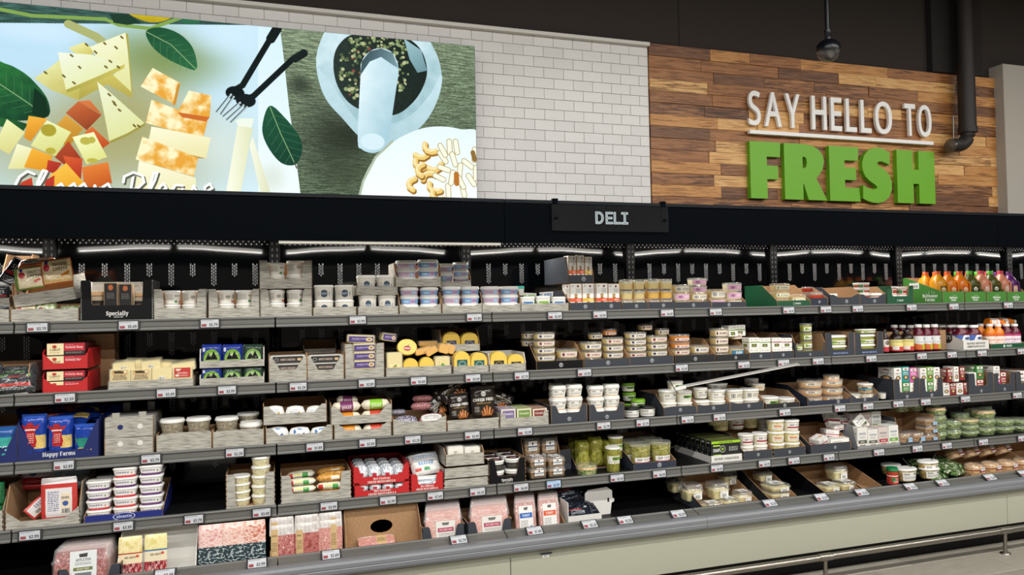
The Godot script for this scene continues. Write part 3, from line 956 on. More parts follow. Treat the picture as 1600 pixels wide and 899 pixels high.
# o: x0 x1 y z (front) h lip d cut skin inner m ramp logo
func carton(label: String, o: Dictionary) -> Node3D:
	var w: float = o.x1 - o.x0
	var h: float = o.h
	var lip: float = o.lip
	var d: float = o.d
	var skin: String = o.skin
	var inner: String = o.get("inner", "kraft")
	var cut: String = o.get("cut", "lip")
	var t := 0.004
	var c := thing(o.get("name", "carton"), label, o.get("cat", "carton"), Vector3((o.x0 + o.x1) / 2, o.y, o.z), o.get("yaw", 0.0))
	if o.has("tilt"):
		c.rotation = Vector3(o.tilt[0], o.tilt[1], o.tilt[2])
	var f := PackedVector2Array()
	var m: Array = o.get("m", [0.18, 0.18])
	var a: float = m[0] * w
	var b: float = m[1] * w
	match cut:
		"lip":
			f = rect(w, lip, -w / 2)
		"u":
			var r := 0.012
			f = PackedVector2Array([Vector2(-w / 2, 0), Vector2(-w / 2, h - 0.006), Vector2(-w / 2 + 0.006, h), Vector2(-w / 2 + a - 0.008, h), Vector2(-w / 2 + a, h - 0.010), Vector2(-w / 2 + b, lip + r), Vector2(-w / 2 + b + 0.004, lip + 0.004), Vector2(-w / 2 + b + r, lip),
				Vector2(w / 2 - b - r, lip), Vector2(w / 2 - b - 0.004, lip + 0.004), Vector2(w / 2 - b, lip + r), Vector2(w / 2 - a, h - 0.010), Vector2(w / 2 - a + 0.008, h), Vector2(w / 2 - 0.006, h), Vector2(w / 2, h - 0.006), Vector2(w / 2, 0)])
		"v":
			var hv: float = o.get("hv", h)
			f = PackedVector2Array([Vector2(-w / 2, 0), Vector2(-w / 2, hv), Vector2(-w / 2 + maxf(a, 0.002), hv), Vector2(-w / 2 + b, lip), Vector2(w / 2 - b, lip), Vector2(w / 2 - maxf(a, 0.002), hv), Vector2(w / 2, hv), Vector2(w / 2, 0)])
	var front := part("front_panel", panel(f, t, skin, inner), null, c, Vector3(0, 0, -t))
	# sides, in local (x = depth from the front, y)
	var ramp: float = o.get("ramp", 0.08)
	var sf: float = h if cut == "u" else (o.get("hv", h) if cut == "v" else lip)
	var side := PackedVector2Array([Vector2(0, 0), Vector2(0, sf), Vector2(minf(ramp, d * 0.9), h), Vector2(d, h), Vector2(d, 0)]) if sf < h - 0.002 else rect(d, h)
	var mirrored := PackedVector2Array()
	for p in side:
		mirrored.append(Vector2(-p.x, p.y))
	var rp := part("side_panel", panel(side, t, skin, inner), null, c, Vector3(w / 2 - t, 0, 0))
	rp.rotation.y = PI / 2
	var lp := part("side_panel", panel(mirrored, t, skin, inner), null, c, Vector3(-w / 2 + t, 0, 0))
	lp.rotation.y = -PI / 2
	if not o.get("open_back", false):
		var bp := part("back_panel", panel(rect(w, h, -w / 2), t, skin, inner), null, c, Vector3(0, 0, -d))
		bp.rotation.y = PI
		bp.position.z = -d + t
	part("bottom", span(Vector3(-w / 2 + t, 0.0005, -d + t), Vector3(w / 2 - t, 0.004, -t)), inner, c)
	for q in o.get("logo", []):
		# [cell, x, y, w, h, material] on the front
		sheet("print", q[3], q[4], q[0], "cut_print", front, Vector3(q[1], q[2], t + 0.0008))
	for q in o.get("side_logo", []):
		sheet("print", q[3], q[4], q[0], "cut_print", lp, Vector3(q[1], q[2], t + 0.0008))
	return c

# ------------------------------------------------------------------ goods
func P(k: String, w: float, h: float, d: float) -> Array:
	# parts of one product of kind k at this size: [name, mesh, material, position]
	w = snappedf(w, 0.004); h = snappedf(h, 0.003); d = snappedf(d, 0.004)
	var key := "%s|%.3f|%.3f|%.3f" % [k, w, h, d]
	if mesh_cache.has(key):
		return mesh_cache[key]
	var q: Dictionary = K[k]
	var out := []
	var hx := w / 2; var hz := d / 2
	match q.t:
		"tub":
			var n: float = q.get("n", 2.0)
			var tp: float = q.get("taper", 0.86)
			var seg := 20
			var lh: float = q.get("lid_h", 0.12) * h
			var bt := h - lh
			var bm: String = q.get("body", "white_plastic")
			var buv: Rect2 = cells[q.fill] if q.has("fill") else Rect2(0, 0, 1, 1)
			out.append(["cup", lofted([[0.0, hx * tp * 0.94, hz * tp * 0.94], [0.004, hx * tp, hz * tp], [bt, hx * 0.95, hz * 0.95]], n, seg, buv), "food" if q.has("fill") else bm])
			if q.has("label"):
				var b: Array = q.get("band", [0.12, 0.8])
				var f0 := lerpf(tp, 0.95, b[0]) + 0.012; var f1 := lerpf(tp, 0.95, b[1]) + 0.012
				out.append(["label", label_band([[bt * b[0], hx * f0, hz * f0], [bt * b[1], hx * f1, hz * f1]], n, seg, cells[q.label], q.get("arc", 1.0)), "print"])
			var lid: String = q.get("lid", "white_plastic")
			var luv: Rect2 = cells[q.lid_print] if q.has("lid_print") else Rect2(0, 0, 1, 1)
			out.append(["lid", lofted([[bt - 0.003, hx * 0.97, hz * 0.97], [bt - 0.002, hx, hz], [bt + lh * 0.5, hx, hz], [bt + lh * 0.55, hx * 0.95, hz * 0.95, true], [h, hx * 0.93, hz * 0.93]], n, seg), lid])
			if q.has("lid_print"):
				out.append(["lid_print", lofted([[h - 0.001, hx * 0.85, hz * 0.85], [h + 0.0006, hx * 0.84, hz * 0.84]], n, seg, luv, false), "print"])
		"box":
			var st := begin()
			bevel_box(st, Vector3(-hx, 0, -hz), Vector3(hx, h, hz), minf(0.003, h * 0.1), cells[q.front], cells[q.get("side", q.front)], cells[q.get("top", q.get("side", q.front))])
			out.append(["wrapper", done(st), q.get("mat", "print")])
		"pack":
			# slab with a rounded or domed outline, standing on its edge
			var o := PackedVector2Array()
			var shape: String = q.get("shape", "rect")
			if shape == "dome":
				o.append(Vector2(-hx, 0)); 
				for i in 9:
					var a := PI - PI * i / 8.0
					o.append(Vector2(hx * cos(a) * (1.0 if i > 0 and i < 8 else 1.0), h * 0.55 + h * 0.45 * sin(a)))
				o.append(Vector2(hx, 0))
			elif shape == "round":
				for i in 18:
					var a := -TAU * i / 18.0
					o.append(Vector2(hx * cos(a), h / 2 + h / 2 * sin(a)))
			else:
				var r := minf(0.012, minf(w, h) * 0.2)
				for cnr in [[-1, 0, PI * 1.5], [-1, 1, PI], [1, 1, PI / 2], [1, 0, 0.0]]:
					for i in 4:
						var a: float = cnr[2] - PI / 2 * i / 3.0
						o.append(Vector2(cnr[0] * (hx - r) + r * cos(a), (h - r if cnr[1] == 1 else r) + r * sin(a)))
			var inner := PackedVector2Array()
			for p in o:
				inner.append(Vector2(p.x * 0.94, h / 2 + (p.y - h / 2) * 0.94))
			var st := begin()
			extrude(o, -hz + hz * 0.25, hz - hz * 0.25, st, 1.0, true, false, false)
			extrude(inner, -hz, hz, st, 1.0, false, true, true)
			for i in o.size():
				var j := (i + 1) % o.size()
				# chamfer ring front and back (outline runs clockwise)
				quad(st, Vector3(o[j].x, o[j].y, hz * 0.75), Vector3(inner[j].x, inner[j].y, hz), Vector3(inner[i].x, inner[i].y, hz), Vector3(o[i].x, o[i].y, hz * 0.75))
				quad(st, Vector3(o[i].x, o[i].y, -hz * 0.75), Vector3(inner[i].x, inner[i].y, -hz), Vector3(inner[j].x, inner[j].y, -hz), Vector3(o[j].x, o[j].y, -hz * 0.75))
			out.append(["body", done(st), q.body])
			if q.has("film"):
				var sf := begin()
				bevel_box(sf, Vector3(-hx - 0.004, 0, -hz - 0.002), Vector3(hx + 0.004, h + 0.004, hz + 0.002), 0.006)
				out.append(["film", done(sf), "film"])
			var lr: Array = q.get("at", [0.0, 0.35, 0.6, 0.4])
			var r2: Rect2 = cells[q.label]
			var sl := begin()
			var lz := hz + (0.0035 if q.has("film") else 0.0012)
			if q.get("round_label", false):
				var cc := Vector3(lr[0] * w, lr[1] * h, lz)
				for i in 16:
					var a := TAU * i / 16.0; var b := TAU * (i + 1) / 16.0
					var va := Vector3(cos(a) * lr[2] * hx, sin(a) * lr[3] * h * 0.5, 0); var vb := Vector3(cos(b) * lr[2] * hx, sin(b) * lr[3] * h * 0.5, 0)
					tri(sl, cc, cc + vb, cc + va, r2.get_center(), r2.get_center() + Vector2(cos(b), -sin(b)) * r2.size * 0.5, r2.get_center() + Vector2(cos(a), -sin(a)) * r2.size * 0.5)
			else:
				var lx: float = lr[0] * w; var ly: float = lr[1] * h; var lw: float = lr[2] * hx; var lh2: float = lr[3] * h * 0.5
				quad(sl, Vector3(lx - lw, ly - lh2, lz), Vector3(lx - lw, ly + lh2, lz), Vector3(lx + lw, ly + lh2, lz), Vector3(lx + lw, ly - lh2, lz), Vector2(r2.position.x, r2.end.y), Vector2(r2.end.x, r2.position.y))
			out.append(["label", done(sl), "print"])
		"bag":
			out.append(["pouch", pillow(w, h, d, cells[q.front], cells[q.get("back", q.front)], q.get("seed", 1), q.get("flat", 0.0)), q.get("mat", "gloss")])
		"bottle":
			var neck: float = q.get("neck", 0.4)
			out.append(["bottle", lofted([[0.0, hx * 0.9, hz * 0.9], [0.004, hx, hz], [h * 0.62, hx, hz], [h * 0.72, hx * 0.88, hz * 0.88], [h * 0.82, hx * 0.55, hz * 0.55], [h * 0.87, hx * neck, hz * neck], [h * 0.92, hx * neck, hz * neck]], q.get("n", 2.0), 16), q.body])
			out.append(["cap", lofted([[h * 0.89, hx * (neck + 0.08), hz * (neck + 0.08)], [h * 0.99, hx * (neck + 0.08), hz * (neck + 0.08)], [h, hx * neck, hz * neck]], 2.0, 14), q.cap])
			out.append(["label", lofted([[h * 0.08, hx * 1.015, hz * 1.015], [h * 0.58, hx * 1.015, hz * 1.015]], q.get("n", 2.0), 16, cells[q.label], false, false), "print"])
		"jug":
			out.append(["jug", lofted([[0.0, hx * 0.9, hz * 0.9], [0.006, hx, hz], [h * 0.55, hx, hz], [h * 0.68, hx * 0.94, hz * 0.94], [h * 0.78, hx * 0.72, hz * 0.72], [h * 0.84, hx * 0.45, hz * 0.45], [h * 0.90, hx * 0.38, hz * 0.38]], 3.2, 20), q.body])
			out.append(["cap", lofted([[h * 0.885, hx * 0.42, hz * 0.42], [h * 0.985, hx * 0.42, hz * 0.42], [h, hx * 0.38, hz * 0.38]], 2.0, 16), q.cap])
			var sl := begin()
			var r2: Rect2 = cells[q.label]
			quad(sl, Vector3(-hx * 0.55, h * 0.12, hz + 0.0012), Vector3(-hx * 0.55, h * 0.52, hz + 0.0012), Vector3(hx * 0.55, h * 0.52, hz + 0.0012), Vector3(hx * 0.55, h * 0.12, hz + 0.0012), Vector2(r2.position.x, r2.end.y), Vector2(r2.end.x, r2.position.y))
			out.append(["label", done(sl), "print"])
			out.append(["handle", tube([Vector3(hx * 0.62, h * 0.66, hz * 0.93), Vector3(hx * 0.84, h * 0.58, hz * 1.03), Vector3(hx * 0.84, h * 0.3, hz * 1.03), Vector3(hx * 0.62, h * 0.22, hz * 0.95)], 0.007, 6), q.body])
		"clam":
			# food in a clear hinged box
			var n: float = q.get("n", 7.0)
			var tp: float = q.get("taper", 0.88)
			out.append(["food", lofted([[0.003, hx * tp * 0.95, hz * tp * 0.95], [h * 0.55, hx * 0.92, hz * 0.92], [h * q.get("full", 0.78), hx * 0.84, hz * 0.84]], n, 24, cells[q.fill]), "food"])
			out.append(["clear_base", lofted([[0.0, hx * tp, hz * tp], [h * 0.56, hx * 0.97, hz * 0.97], [h * 0.57, hx, hz], [h * 0.62, hx, hz]], n, 24, Rect2(0, 0, 1, 1), true, false), "clear"])
			out.append(["clear_lid", lofted([[h * 0.60, hx, hz], [h * 0.66, hx, hz], [h * 0.67, hx * 0.95, hz * 0.95], [h * 0.97, hx * 0.90, hz * 0.90], [h, hx * 0.86, hz * 0.86]], n, 24, Rect2(0, 0, 1, 1), false, true), "clear_lid"])
			if q.has("label"):
				var r2: Rect2 = cells[q.label]
				var lr: Array = q.get("at", [0.0, 0.4, 0.5, 0.4])
				var sl := begin()
				var lx: float = lr[0] * w; var ly: float = lr[1] * h; var lw: float = lr[2] * hx; var lh2: float = lr[3] * h * 0.5
				var lz := hz * 0.99 + 0.002
				quad(sl, Vector3(lx - lw, ly - lh2, lz), Vector3(lx - lw, ly + lh2, lz), Vector3(lx + lw, ly + lh2, lz), Vector3(lx + lw, ly - lh2, lz), Vector2(r2.position.x, r2.end.y), Vector2(r2.end.x, r2.position.y))
				if q.get("top_label", false):
					var tw := hx * 0.55; var td := hz * 0.6
					quad(sl, Vector3(-tw, h + 0.001, td), Vector3(-tw, h + 0.001, -td), Vector3(tw, h + 0.001, -td), Vector3(tw, h + 0.001, td), Vector2(r2.position.x, r2.end.y), Vector2(r2.end.x, r2.position.y))
				out.append(["label", done(sl), "print"])
		"log":
			# wrapped sausage shape lying along x
			var secs := []
			for i in 11:
				var t := float(i) / 10.0
				var r := (0.35 + 0.65 * pow(sin(PI * clampf(t * 0.94 + 0.03, 0.0, 1.0)), 0.35))
				if i == 0 or i == 10: r = 0.16
				secs.append([t * w, h / 2 * r, d / 2 * r])
			var lm := lofted(secs, 2.0, 12, cells[q.front], true, true, Rect2(0, 0, 0, 0), true)
			out.append(["wrapped_log", lm, "gloss"])
	mesh_cache[key] = out
	return out

func label_band(secs: Array, n: float, seg: int, uv: Rect2, arc: float) -> ArrayMesh:
	# wraps the tub when arc is 1, else a sticker on the front covering that share of the half round
	if arc >= 1.0:
		return lofted(secs, n, seg, uv, false, false)
	var st := begin(true)
	var m := 6
	var p := []
	for s in secs:
		var row := []
		for i in m + 1:
			var t := PI / 2 + PI * arc * (0.5 - float(i) / m)
			row.append(Vector3(signf(cos(t)) * pow(absf(cos(t)), 2.0 / n) * s[1], s[0], pow(sin(t), 2.0 / n) * s[2]))
		p.append(row)
	for i in m:
		quad(st, p[0][i], p[1][i], p[1][i + 1], p[0][i + 1], Vector2(lerpf(uv.position.x, uv.end.x, float(i) / m), uv.end.y), Vector2(lerpf(uv.position.x, uv.end.x, float(i + 1) / m), uv.position.y))
	return done(st)

func pillow(w: float, h: float, d: float, uv: Rect2, uvb: Rect2, seed_: int, flat: float) -> ArrayMesh:
	var n := FastNoiseLite.new()
	n.seed = seed_; n.frequency = 1.0; n.fractal_octaves = 2
	var st := begin(true)
	var nx := 12; var ny := 14
	for side in 2:
		var s := 1.0 if side == 0 else -1.0
		var g := []
		for j in ny + 1:
			var row := []
			for i in nx + 1:
				var u := float(i) / nx; var v := float(j) / ny
				var e := pow(maxf(0.0, 1.0 - pow(absf(2 * u - 1), 4.0)), 0.5)
				var crimp := clampf(minf(v, 1.0 - v) / 0.16, 0.0, 1.0)
				var f := pow(maxf(0.0, sin(PI * 0.5 * crimp)), 0.6)
				var wob := n.get_noise_3d(u * 4.0, v * 5.0, s * 3.0) * 0.16 * d
				var z := s * (0.0012 + (0.5 * d) * e * f * (1.0 - flat * 0.2) + wob * e * f)
				var pinch := 1.0 - 0.04 * (1.0 - crimp) + 0.02 * n.get_noise_1d(v * 9.0)
				row.append(Vector3((u - 0.5) * w * pinch, v * h, z))
			g.append(row)
		for j in ny:
			for i in nx:
				var r := uv if side == 0 else uvb
				var u0 := r.position.x + r.size.x * i / nx; var u1 := r.position.x + r.size.x * (i + 1) / nx
				var v0 := r.end.y - r.size.y * j / ny; var v1 := r.end.y - r.size.y * (j + 1) / ny
				if side == 0:
					quad(st, g[j][i], g[j + 1][i], g[j + 1][i + 1], g[j][i + 1], Vector2(u0, v0), Vector2(u1, v1))
				else:
					quad(st, g[j][i + 1], g[j + 1][i + 1], g[j + 1][i], g[j][i], Vector2(u1, v0), Vector2(u0, v1))
	return done(st)

func put(k: String, label: String, at: Vector3, w: float, h: float, d: float, turn := Vector3.ZERO, group := "") -> Node3D:
	var q: Dictionary = K[k]
	var t := thing(q.name, label, q.cat, at, 0.0, group)
	t.rotation = turn
	var holder: Node3D = t
	for p in P(k, w, h, d):
		# a label belongs to the part it sticks to
		var o := part(p[0], p[1], p[2], holder if p[0] in ["label", "lid_print"] else t)
		if p[0] in ["cup", "lid", "bottle", "jug", "body", "clear_base"]:
			holder = o
		if q.t == "log":
			o.rotation.z = -PI / 2
			o.position = Vector3(-w / 2, h / 2, 0)
	return t

func where(i: int, n: int, words: Array) -> String:
	return "" if n == 1 else words[i]

func place_words(c: int, nc: int, r: int, nr: int) -> String:
	var cols: Array = {1: [""], 2: ["left", "right"], 3: ["left", "middle", "right"], 4: ["leftmost", "second", "third", "rightmost"]}.get(nc, ["leftmost", "second", "third", "fourth", "fifth", "sixth", "seventh"])
	var rows: Array = {1: [""], 2: ["bottom", "top"], 3: ["bottom", "middle", "top"], 4: ["bottom", "second", "third", "top"]}.get(nr, ["bottom", "second", "third", "fourth", "top"])
	var rw: String = rows[mini(r, rows.size() - 1)]
	var cw: String = cols[mini(c, cols.size() - 1)]
	if nr > 1 and nc > 1:
		return "%s of %s stack" % [rw, cw]
	if nr > 1:
		return "%s of stack" % rw
	return cw if nc > 1 else ""

# columns: [[kinds from the bottom up], height of the column]; ref says where, e.g. "in the red carton"
func stack(ref: String, x0: float, x1: float, y: float, z: float, columns: Array, o := {}) -> void:
	var n := columns.size()
	var cw := (x1 - x0) / n
	var deep: int = o.get("deep", 1)
	var jit: float = o.get("jitter", 0.0)
	for c in n:
		var kinds: Array = kind_list(columns[c][0])
		if kinds.is_empty():
			continue
		var rh: float = columns[c][1] / kinds.size()
		for b in deep:
			for r in kinds.size():
				var q: Dictionary = K[kinds[r]]
				var w: float = cw * q.get("fit", 0.97)
				var d: float = o.get("d", w * q.get("asp", 1.0))
				var words := place_words(c, n, r, kinds.size())
				if deep > 1:
					words = (["front row", "second row", "third row", "fourth row", "fifth row", "sixth row", "seventh row"][b] + " " + words).strip_edges()
				var label := ("%s %s%s" % [q.desc, words + (" " if words != "" else ""), ref])
				if label.split(" ", false).size() > 16:
					label = label.replace(" stack ", " ").replace(" the ", " ")
				var h: float = rh * q.get("high", 1.0)
				put(kinds[r], label, Vector3(x0 + cw * (c + 0.5) + rng.randf_range(-1, 1) * jit, y + rh * r, z - d / 2 - b * d * 1.02 - rng.randf() * jit), w, h, d, Vector3(columns[c][2] if columns[c].size() > 2 else 0.0, rng.randf_range(-1, 1) * jit * 6.0, 0), "%s %s" % [q.desc, ref])

# ------------------------------------------------------------------ shelf-edge price tags
func price_tag(x: float, level: int, price: String, label: String) -> void:
	var t := thing("price_tag", label, "price tag")
	var dark := price == ""
	if level < 4:
		t.position = Vector3(x, SHELF_Y[level] - 0.026, SHELF_Z[level] + 0.0165)
		t.rotation.x = -0.06
	else:
		t.position = Vector3(x, 0.487, 0.236)
		t.rotation.x = -0.98
	part("frame", box(Vector3(0.104, 0.050 if level < 4 else 0.066, 0.008), 0.002, true), "tag_frame", t)
	var cname := "price" + price
	if not cells.has(cname):
		cname = "price$2.99"
	sheet("display", 0.086, 0.040 if level < 4 else 0.052, cname, "print", t, Vector3(0, 0, 0.0046))

# ------------------------------------------------------------------ labels and the kinds of goods
func paint_atlas() -> void:
	atlas = Image.create(2048, 2048, false, Image.FORMAT_RGBA8)
	cell("ricotta", 128, 64, [["f", "e9e6dd"], ["b", 0.02, 0.1, 0.2, 0.6], ["l", 0.27, 0.15, 0.3, 12, "6f6a60"], ["r", 0.62, 0.0, 0.36, 1, "efece4"], ["t", "RICOTTA", 0.78, 0.3, 0.16, "3a3a38", "Droid Sans", 0.3], ["r", 0.64, 0.72, 0.12, 0.18, "3c8a4a"], ["r", 0.86, 0.72, 0.12, 0.2, "c03a2c"]])
	cell("ricotta_b", 128, 64, [["f", "e6e2d8"], ["l", 0.05, 0.12, 0.4, 14, "5c5850"], ["o", 0.62, 0.4, 0.1, 0.22, "c9c4b8"], ["t", "OO", 0.62, 0.4, 0.16, "4a4842"], ["r", 0.75, 0.75, 0.22, 0.16, "b8442f"], ["b", 0.76, 0.15, 0.2, 0.45]])
	cell("whip", 128, 64, [["f", "d9d5ca"], ["o", 0.5, 0.5, 0.13, 0.3, "34465c"], ["t", "light", 0.5, 0.5, 0.14, "d8dde2", "Droid Serif"], ["l", 0.08, 0.3, 0.22, 9, "6a6a6a"], ["o", 0.78, 0.5, 0.06, 0.18, "8a9098"]])
	cell("creamch", 128, 48, [["f", "e4dfe2"], ["r", 0, 0.1, 0.5, 0.8, "6f9fcc"], ["r", 0.5, 0.1, 0.5, 0.8, "b6a0c2"], ["t", "cream", 0.27, 0.5, 0.34, "eaf0f6", "Droid Serif", 0.4], ["t", "cheese", 0.74, 0.5, 0.34, "6a4a7c", "Droid Serif", 0.42]])
	cell("creamch_b", 128, 48, [["f", "e6e0de"], ["r", 0, 0.1, 0.6, 0.8, "c2acc2"], ["r", 0.6, 0.1, 0.4, 0.8, "86b0d4"], ["l", 0.05, 0.25, 0.5, 11, "7c5e80"], ["t", "1/3", 0.8, 0.5, 0.34, "ffffff"]])
	cell("feta_b", 96, 64, [["f", "efeee9"], ["r", 0.15, 0.25, 0.7, 0.6, "2f74b8"], ["t", "feta", 0.5, 0.55, 0.3, "ffffff"], ["l", 0.15, 0.08, 0.7, 2, "8a8a84"]])
	cell("feta_g", 96, 64, [["f", "efeee9"], ["r", 0.15, 0.25, 0.7, 0.6, "7cb23c"], ["t", "feta", 0.5, 0.55, 0.3, "ffffff"], ["l", 0.15, 0.08, 0.7, 2, "8a8a84"]])
	for q in [["snack_o", "d8562c"], ["snack_y", "dcb44a"]]:
		cell(q[0], 96, 160, [["f", "f0eeea"], ["t", "6", 0.2, 0.09, 0.07, "33332f"], ["o", 0.68, 0.1, 0.09, 0.045, "7a2f24"], ["l", 0.5, 0.2, 0.4, 4, "8a8780"], ["r", 0.36, 0.4, 0.26, 0.58, "4a3a2c"], ["r", 0.36, 0.42, 0.26, 0.12, "b58a4a"], ["r", 0, 0.56, 1, 0.14, q[1]], ["t", "DIPPERS", 0.72, 0.63, 0.06, "f4efe6", "Droid Sans", 0.4], ["r", 0.36, 0.72, 0.26, 0.2, "c49a58"], ["l", 0.66, 0.78, 0.3, 3, "5a5650"]])
	for q in [["hum_n", "f0ece2", "3f3a5c"], ["hum_r", "efe6de", "8c2f2c"], ["hum_g", "eceadc", "4a6a3a"], ["hum_b", "ecebe6", "2f5a7a"], ["hum_o", "f0e6da", "5a2a1c"]]:
		cell(q[0], 128, 32, [["f", q[1]], ["o", 0.16, 0.5, 0.07, 0.3, q[2]], ["t", "HUMMUS", 0.55, 0.5, 0.42, q[2], "Droid Sans", 0.5], ["l", 0.25, 0.85, 0.6, 1, "7a766c"]])
	cell("pinklab", 96, 40, [["f", "d9a6c4"], ["o", 0.35, 0.5, 0.12, 0.3, "a06a90"], ["l", 0.55, 0.25, 0.38, 12, "f2e2ea"]])
	cell("barlab", 96, 40, [["f", "e8e4d8"], ["b", 0.1, 0.15, 0.3, 0.7], ["l", 0.46, 0.2, 0.45, 13, "6a665c"]])
	cell("guaclab", 96, 40, [["f", "ececdf"], ["o", 0.3, 0.5, 0.16, 0.36, "7a9a3a"], ["t", "guac", 0.66, 0.5, 0.4, "34521e", "Droid Sans", 0.45]])
	cell("bluelab", 96, 40, [["f", "3f7ea2"], ["r", 0, 0.6, 1, 0.2, "e6e2d2"], ["t", "DIP", 0.5, 0.32, 0.34, "f0f2ee"]])
	cell("tealstripe", 96, 48, [["f", "2c4c5c"], ["r", 0, 0.4, 1, 0.18, "5fa0b4"], ["r", 0.35, 0.1, 0.3, 0.2, "e8e6da"], ["r", 0.1, 0.7, 0.8, 0.12, "d8cf9c"]])
	cell("salsalab", 96, 40, [["f", "ece8e0"], ["r", 0, 0.15, 0.35, 0.7, "3f7a40"], ["r", 0.4, 0.2, 0.56, 0.6, "9c3a2a"]])
	cell("redlab", 96, 48, [["f", "f1eeea"], ["r", 0.0, 0.55, 1, 0.22, "a02c38"], ["t", "DIP", 0.3, 0.28, 0.26, "3a3634"], ["l", 0.5, 0.12, 0.42, 7, "5a5650"]])
	cell("whitelab", 96, 64, [["f", "eceae2"], ["t", "OO", 0.25, 0.25, 0.22, "3a3a38"], ["l", 0.1, 0.5, 0.8, 7, "5a5a56"], ["b", 0.6, 0.06, 0.32, 0.3]])
	cell("leaflab", 96, 64, [["f", "e9e8dc"], ["r", 0.3, 0.15, 0.65, 0.4, "6a9a3c"], ["o", 0.48, 0.36, 0.14, 0.16, "33551f"], ["l", 0.1, 0.68, 0.8, 4, "6a6a60"]])
	cell("orangelab", 96, 64, [["f", "eeeadc"], ["r", 0.1, 0.2, 0.5, 0.26, "d77f35"], ["l", 0.12, 0.55, 0.7, 6, "55524a"]])
	# boxes
	cell("cabot", 256, 96, [["f", "ebdcae"], ["r", 0.44, 0, 0.56, 0.66, "b81f30"], ["r", 0.44, 0.66, 0.56, 0.34, "2a2422"], ["o", 0.2, 0.28, 0.06, 0.14, "b8342c"], ["t", "CABOT", 0.21, 0.55, 0.2, "3a2a1c", "Droid Serif", 0.3], ["l", 0.08, 0.76, 0.26, 2, "6a5a3c"], ["t", "Seriously Sharp", 0.72, 0.34, 0.2, "f6ece2", "Droid Serif", 0.48], ["l", 0.5, 0.14, 0.2, 1, "f0dcd2"], ["l", 0.5, 0.76, 0.42, 3, "a8a098"]])
	cell("cabot_end", 64, 64, [["f", "2a2422"], ["r", 0, 0, 1, 0.5, "b81f30"], ["n", ["2a2422", "8c1c28", "201c1c"], 6.0, 4.0, 3]])
	cell("wgreen", 96, 96, [["f", "eceae4"], ["r", 0.0, 0.36, 1, 0.1, "7aa04c"], ["r", 0.2, 0.58, 0.5, 0.3, "3c4a22"], ["o", 0.45, 0.74, 0.18, 0.1, "8a8f3c"], ["t", "6", 0.2, 0.16, 0.12, "33322e"], ["l", 0.45, 0.1, 0.4, 3, "8a887e"]])
	cell("wred", 96, 96, [["f", "eeebe6"], ["r", 0.0, 0.36, 1, 0.1, "8c2438"], ["r", 0.2, 0.58, 0.5, 0.3, "38422c"], ["o", 0.45, 0.74, 0.18, 0.1, "8c8a3c"], ["t", "6", 0.2, 0.16, 0.12, "33322e"], ["l", 0.45, 0.1, 0.4, 3, "8a887e"]])
	cell("snap_front", 256, 160, [["f", "17181a"], ["r", 0, 0, 1, 0.13, "9cc820"], ["t", "A SNAP PACK FRESH", 0.5, 0.07, 0.06, "26300c", "Droid Sans", 0.7], ["r", 0.06, 0.2, 0.24, 0.06, "b4d83c"], ["t", "SNAP!", 0.18, 0.46, 0.16, "f0f2ea", "Droid Sans", 0.26], ["o", 0.38, 0.4, 0.1, 0.17, "a8b89a"], ["o", 0.38, 0.4, 0.08, 0.135, "1b1e1a"], ["o", 0.38, 0.4, 0.04, 0.07, "8cb030"], ["l", 0.6, 0.32, 0.3, 5, "c8ccc2"], ["r", 0.07, 0.66, 0.26, 0.2, "94b83a"], ["o", 0.2, 0.76, 0.07, 0.06, "4a6420"]])
	cell("snap_side", 96, 160, [["f", "15161a"], ["r", 0, 0, 1, 0.16, "26282a"], ["t", "SNAP!", 0.5, 0.1, 0.08, "f0f2ea", "Droid Sans", 0.8], ["r", 0.0, 0.0, 0.05, 0.4, "8cb030"], ["o", 0.5, 0.42, 0.22, 0.11, "8a9088"], ["o", 0.5, 0.42, 0.17, 0.085, "15161a"], ["t", "0g", 0.3, 0.66, 0.08, "c0c4c0"], ["t", "6", 0.3, 0.8, 0.08, "c0c4c0"]])
	cell("snap_top", 128, 128, [["n", ["202018", "3c4420", "8a9048", "2a2a22", "1a1a18"], 9.0, 9.0, 4]])
	for q in [["bar_teal", "2f8f8c"], ["bar_pink", "c75a9c"], ["bar_green", "6f9c3c"], ["bar_red", "8c2f2c"], ["bar_white", "e9e7e2"], ["bar_dgreen", "3f7f3a"], ["bar_magenta", "b8327c"]]:
		cell(q[0], 64, 144, [["f", "e9e7e2"], ["r", 0.0, 0.0, 1, 1, q[1]], ["r", 0.1, 0.05, 0.8, 0.18, "efece4"], ["o", 0.5, 0.14, 0.2, 0.04, "6a2f28"], ["o", 0.5, 0.68, 0.36, 0.15, "2a2420"], ["o", 0.5, 0.68, 0.22, 0.1, "d8b078"], ["t", "plant", 0.5, 0.36, 0.09, "ffffff" if q[0] != "bar_white" else "4a4438", "Droid Sans", 0.8], ["l", 0.15, 0.46, 0.7, 2, "f0ece0" if q[0] != "bar_white" else "8a867c"]])
	cell("bar_rd_end", 64, 64, [["f", "8c2a2c"], ["l", 0.1, 0.2, 0.8, 10, "d8a8a0"]])
	cell("porter", 96, 128, [["f", "dfddd6"], ["t", "PORTER", 0.5, 0.3, 0.1, "4a5a7c", "Droid Sans", 0.8], ["l", 0.2, 0.42, 0.6, 3, "9a988e"], ["r", 0.06, 0.62, 0.88, 0.18, "56584c"], ["t", "BITES", 0.5, 0.71, 0.08, "e2e0d6"], ["r", 0.2, 0.85, 0.6, 0.1, "8a7a5c"]])
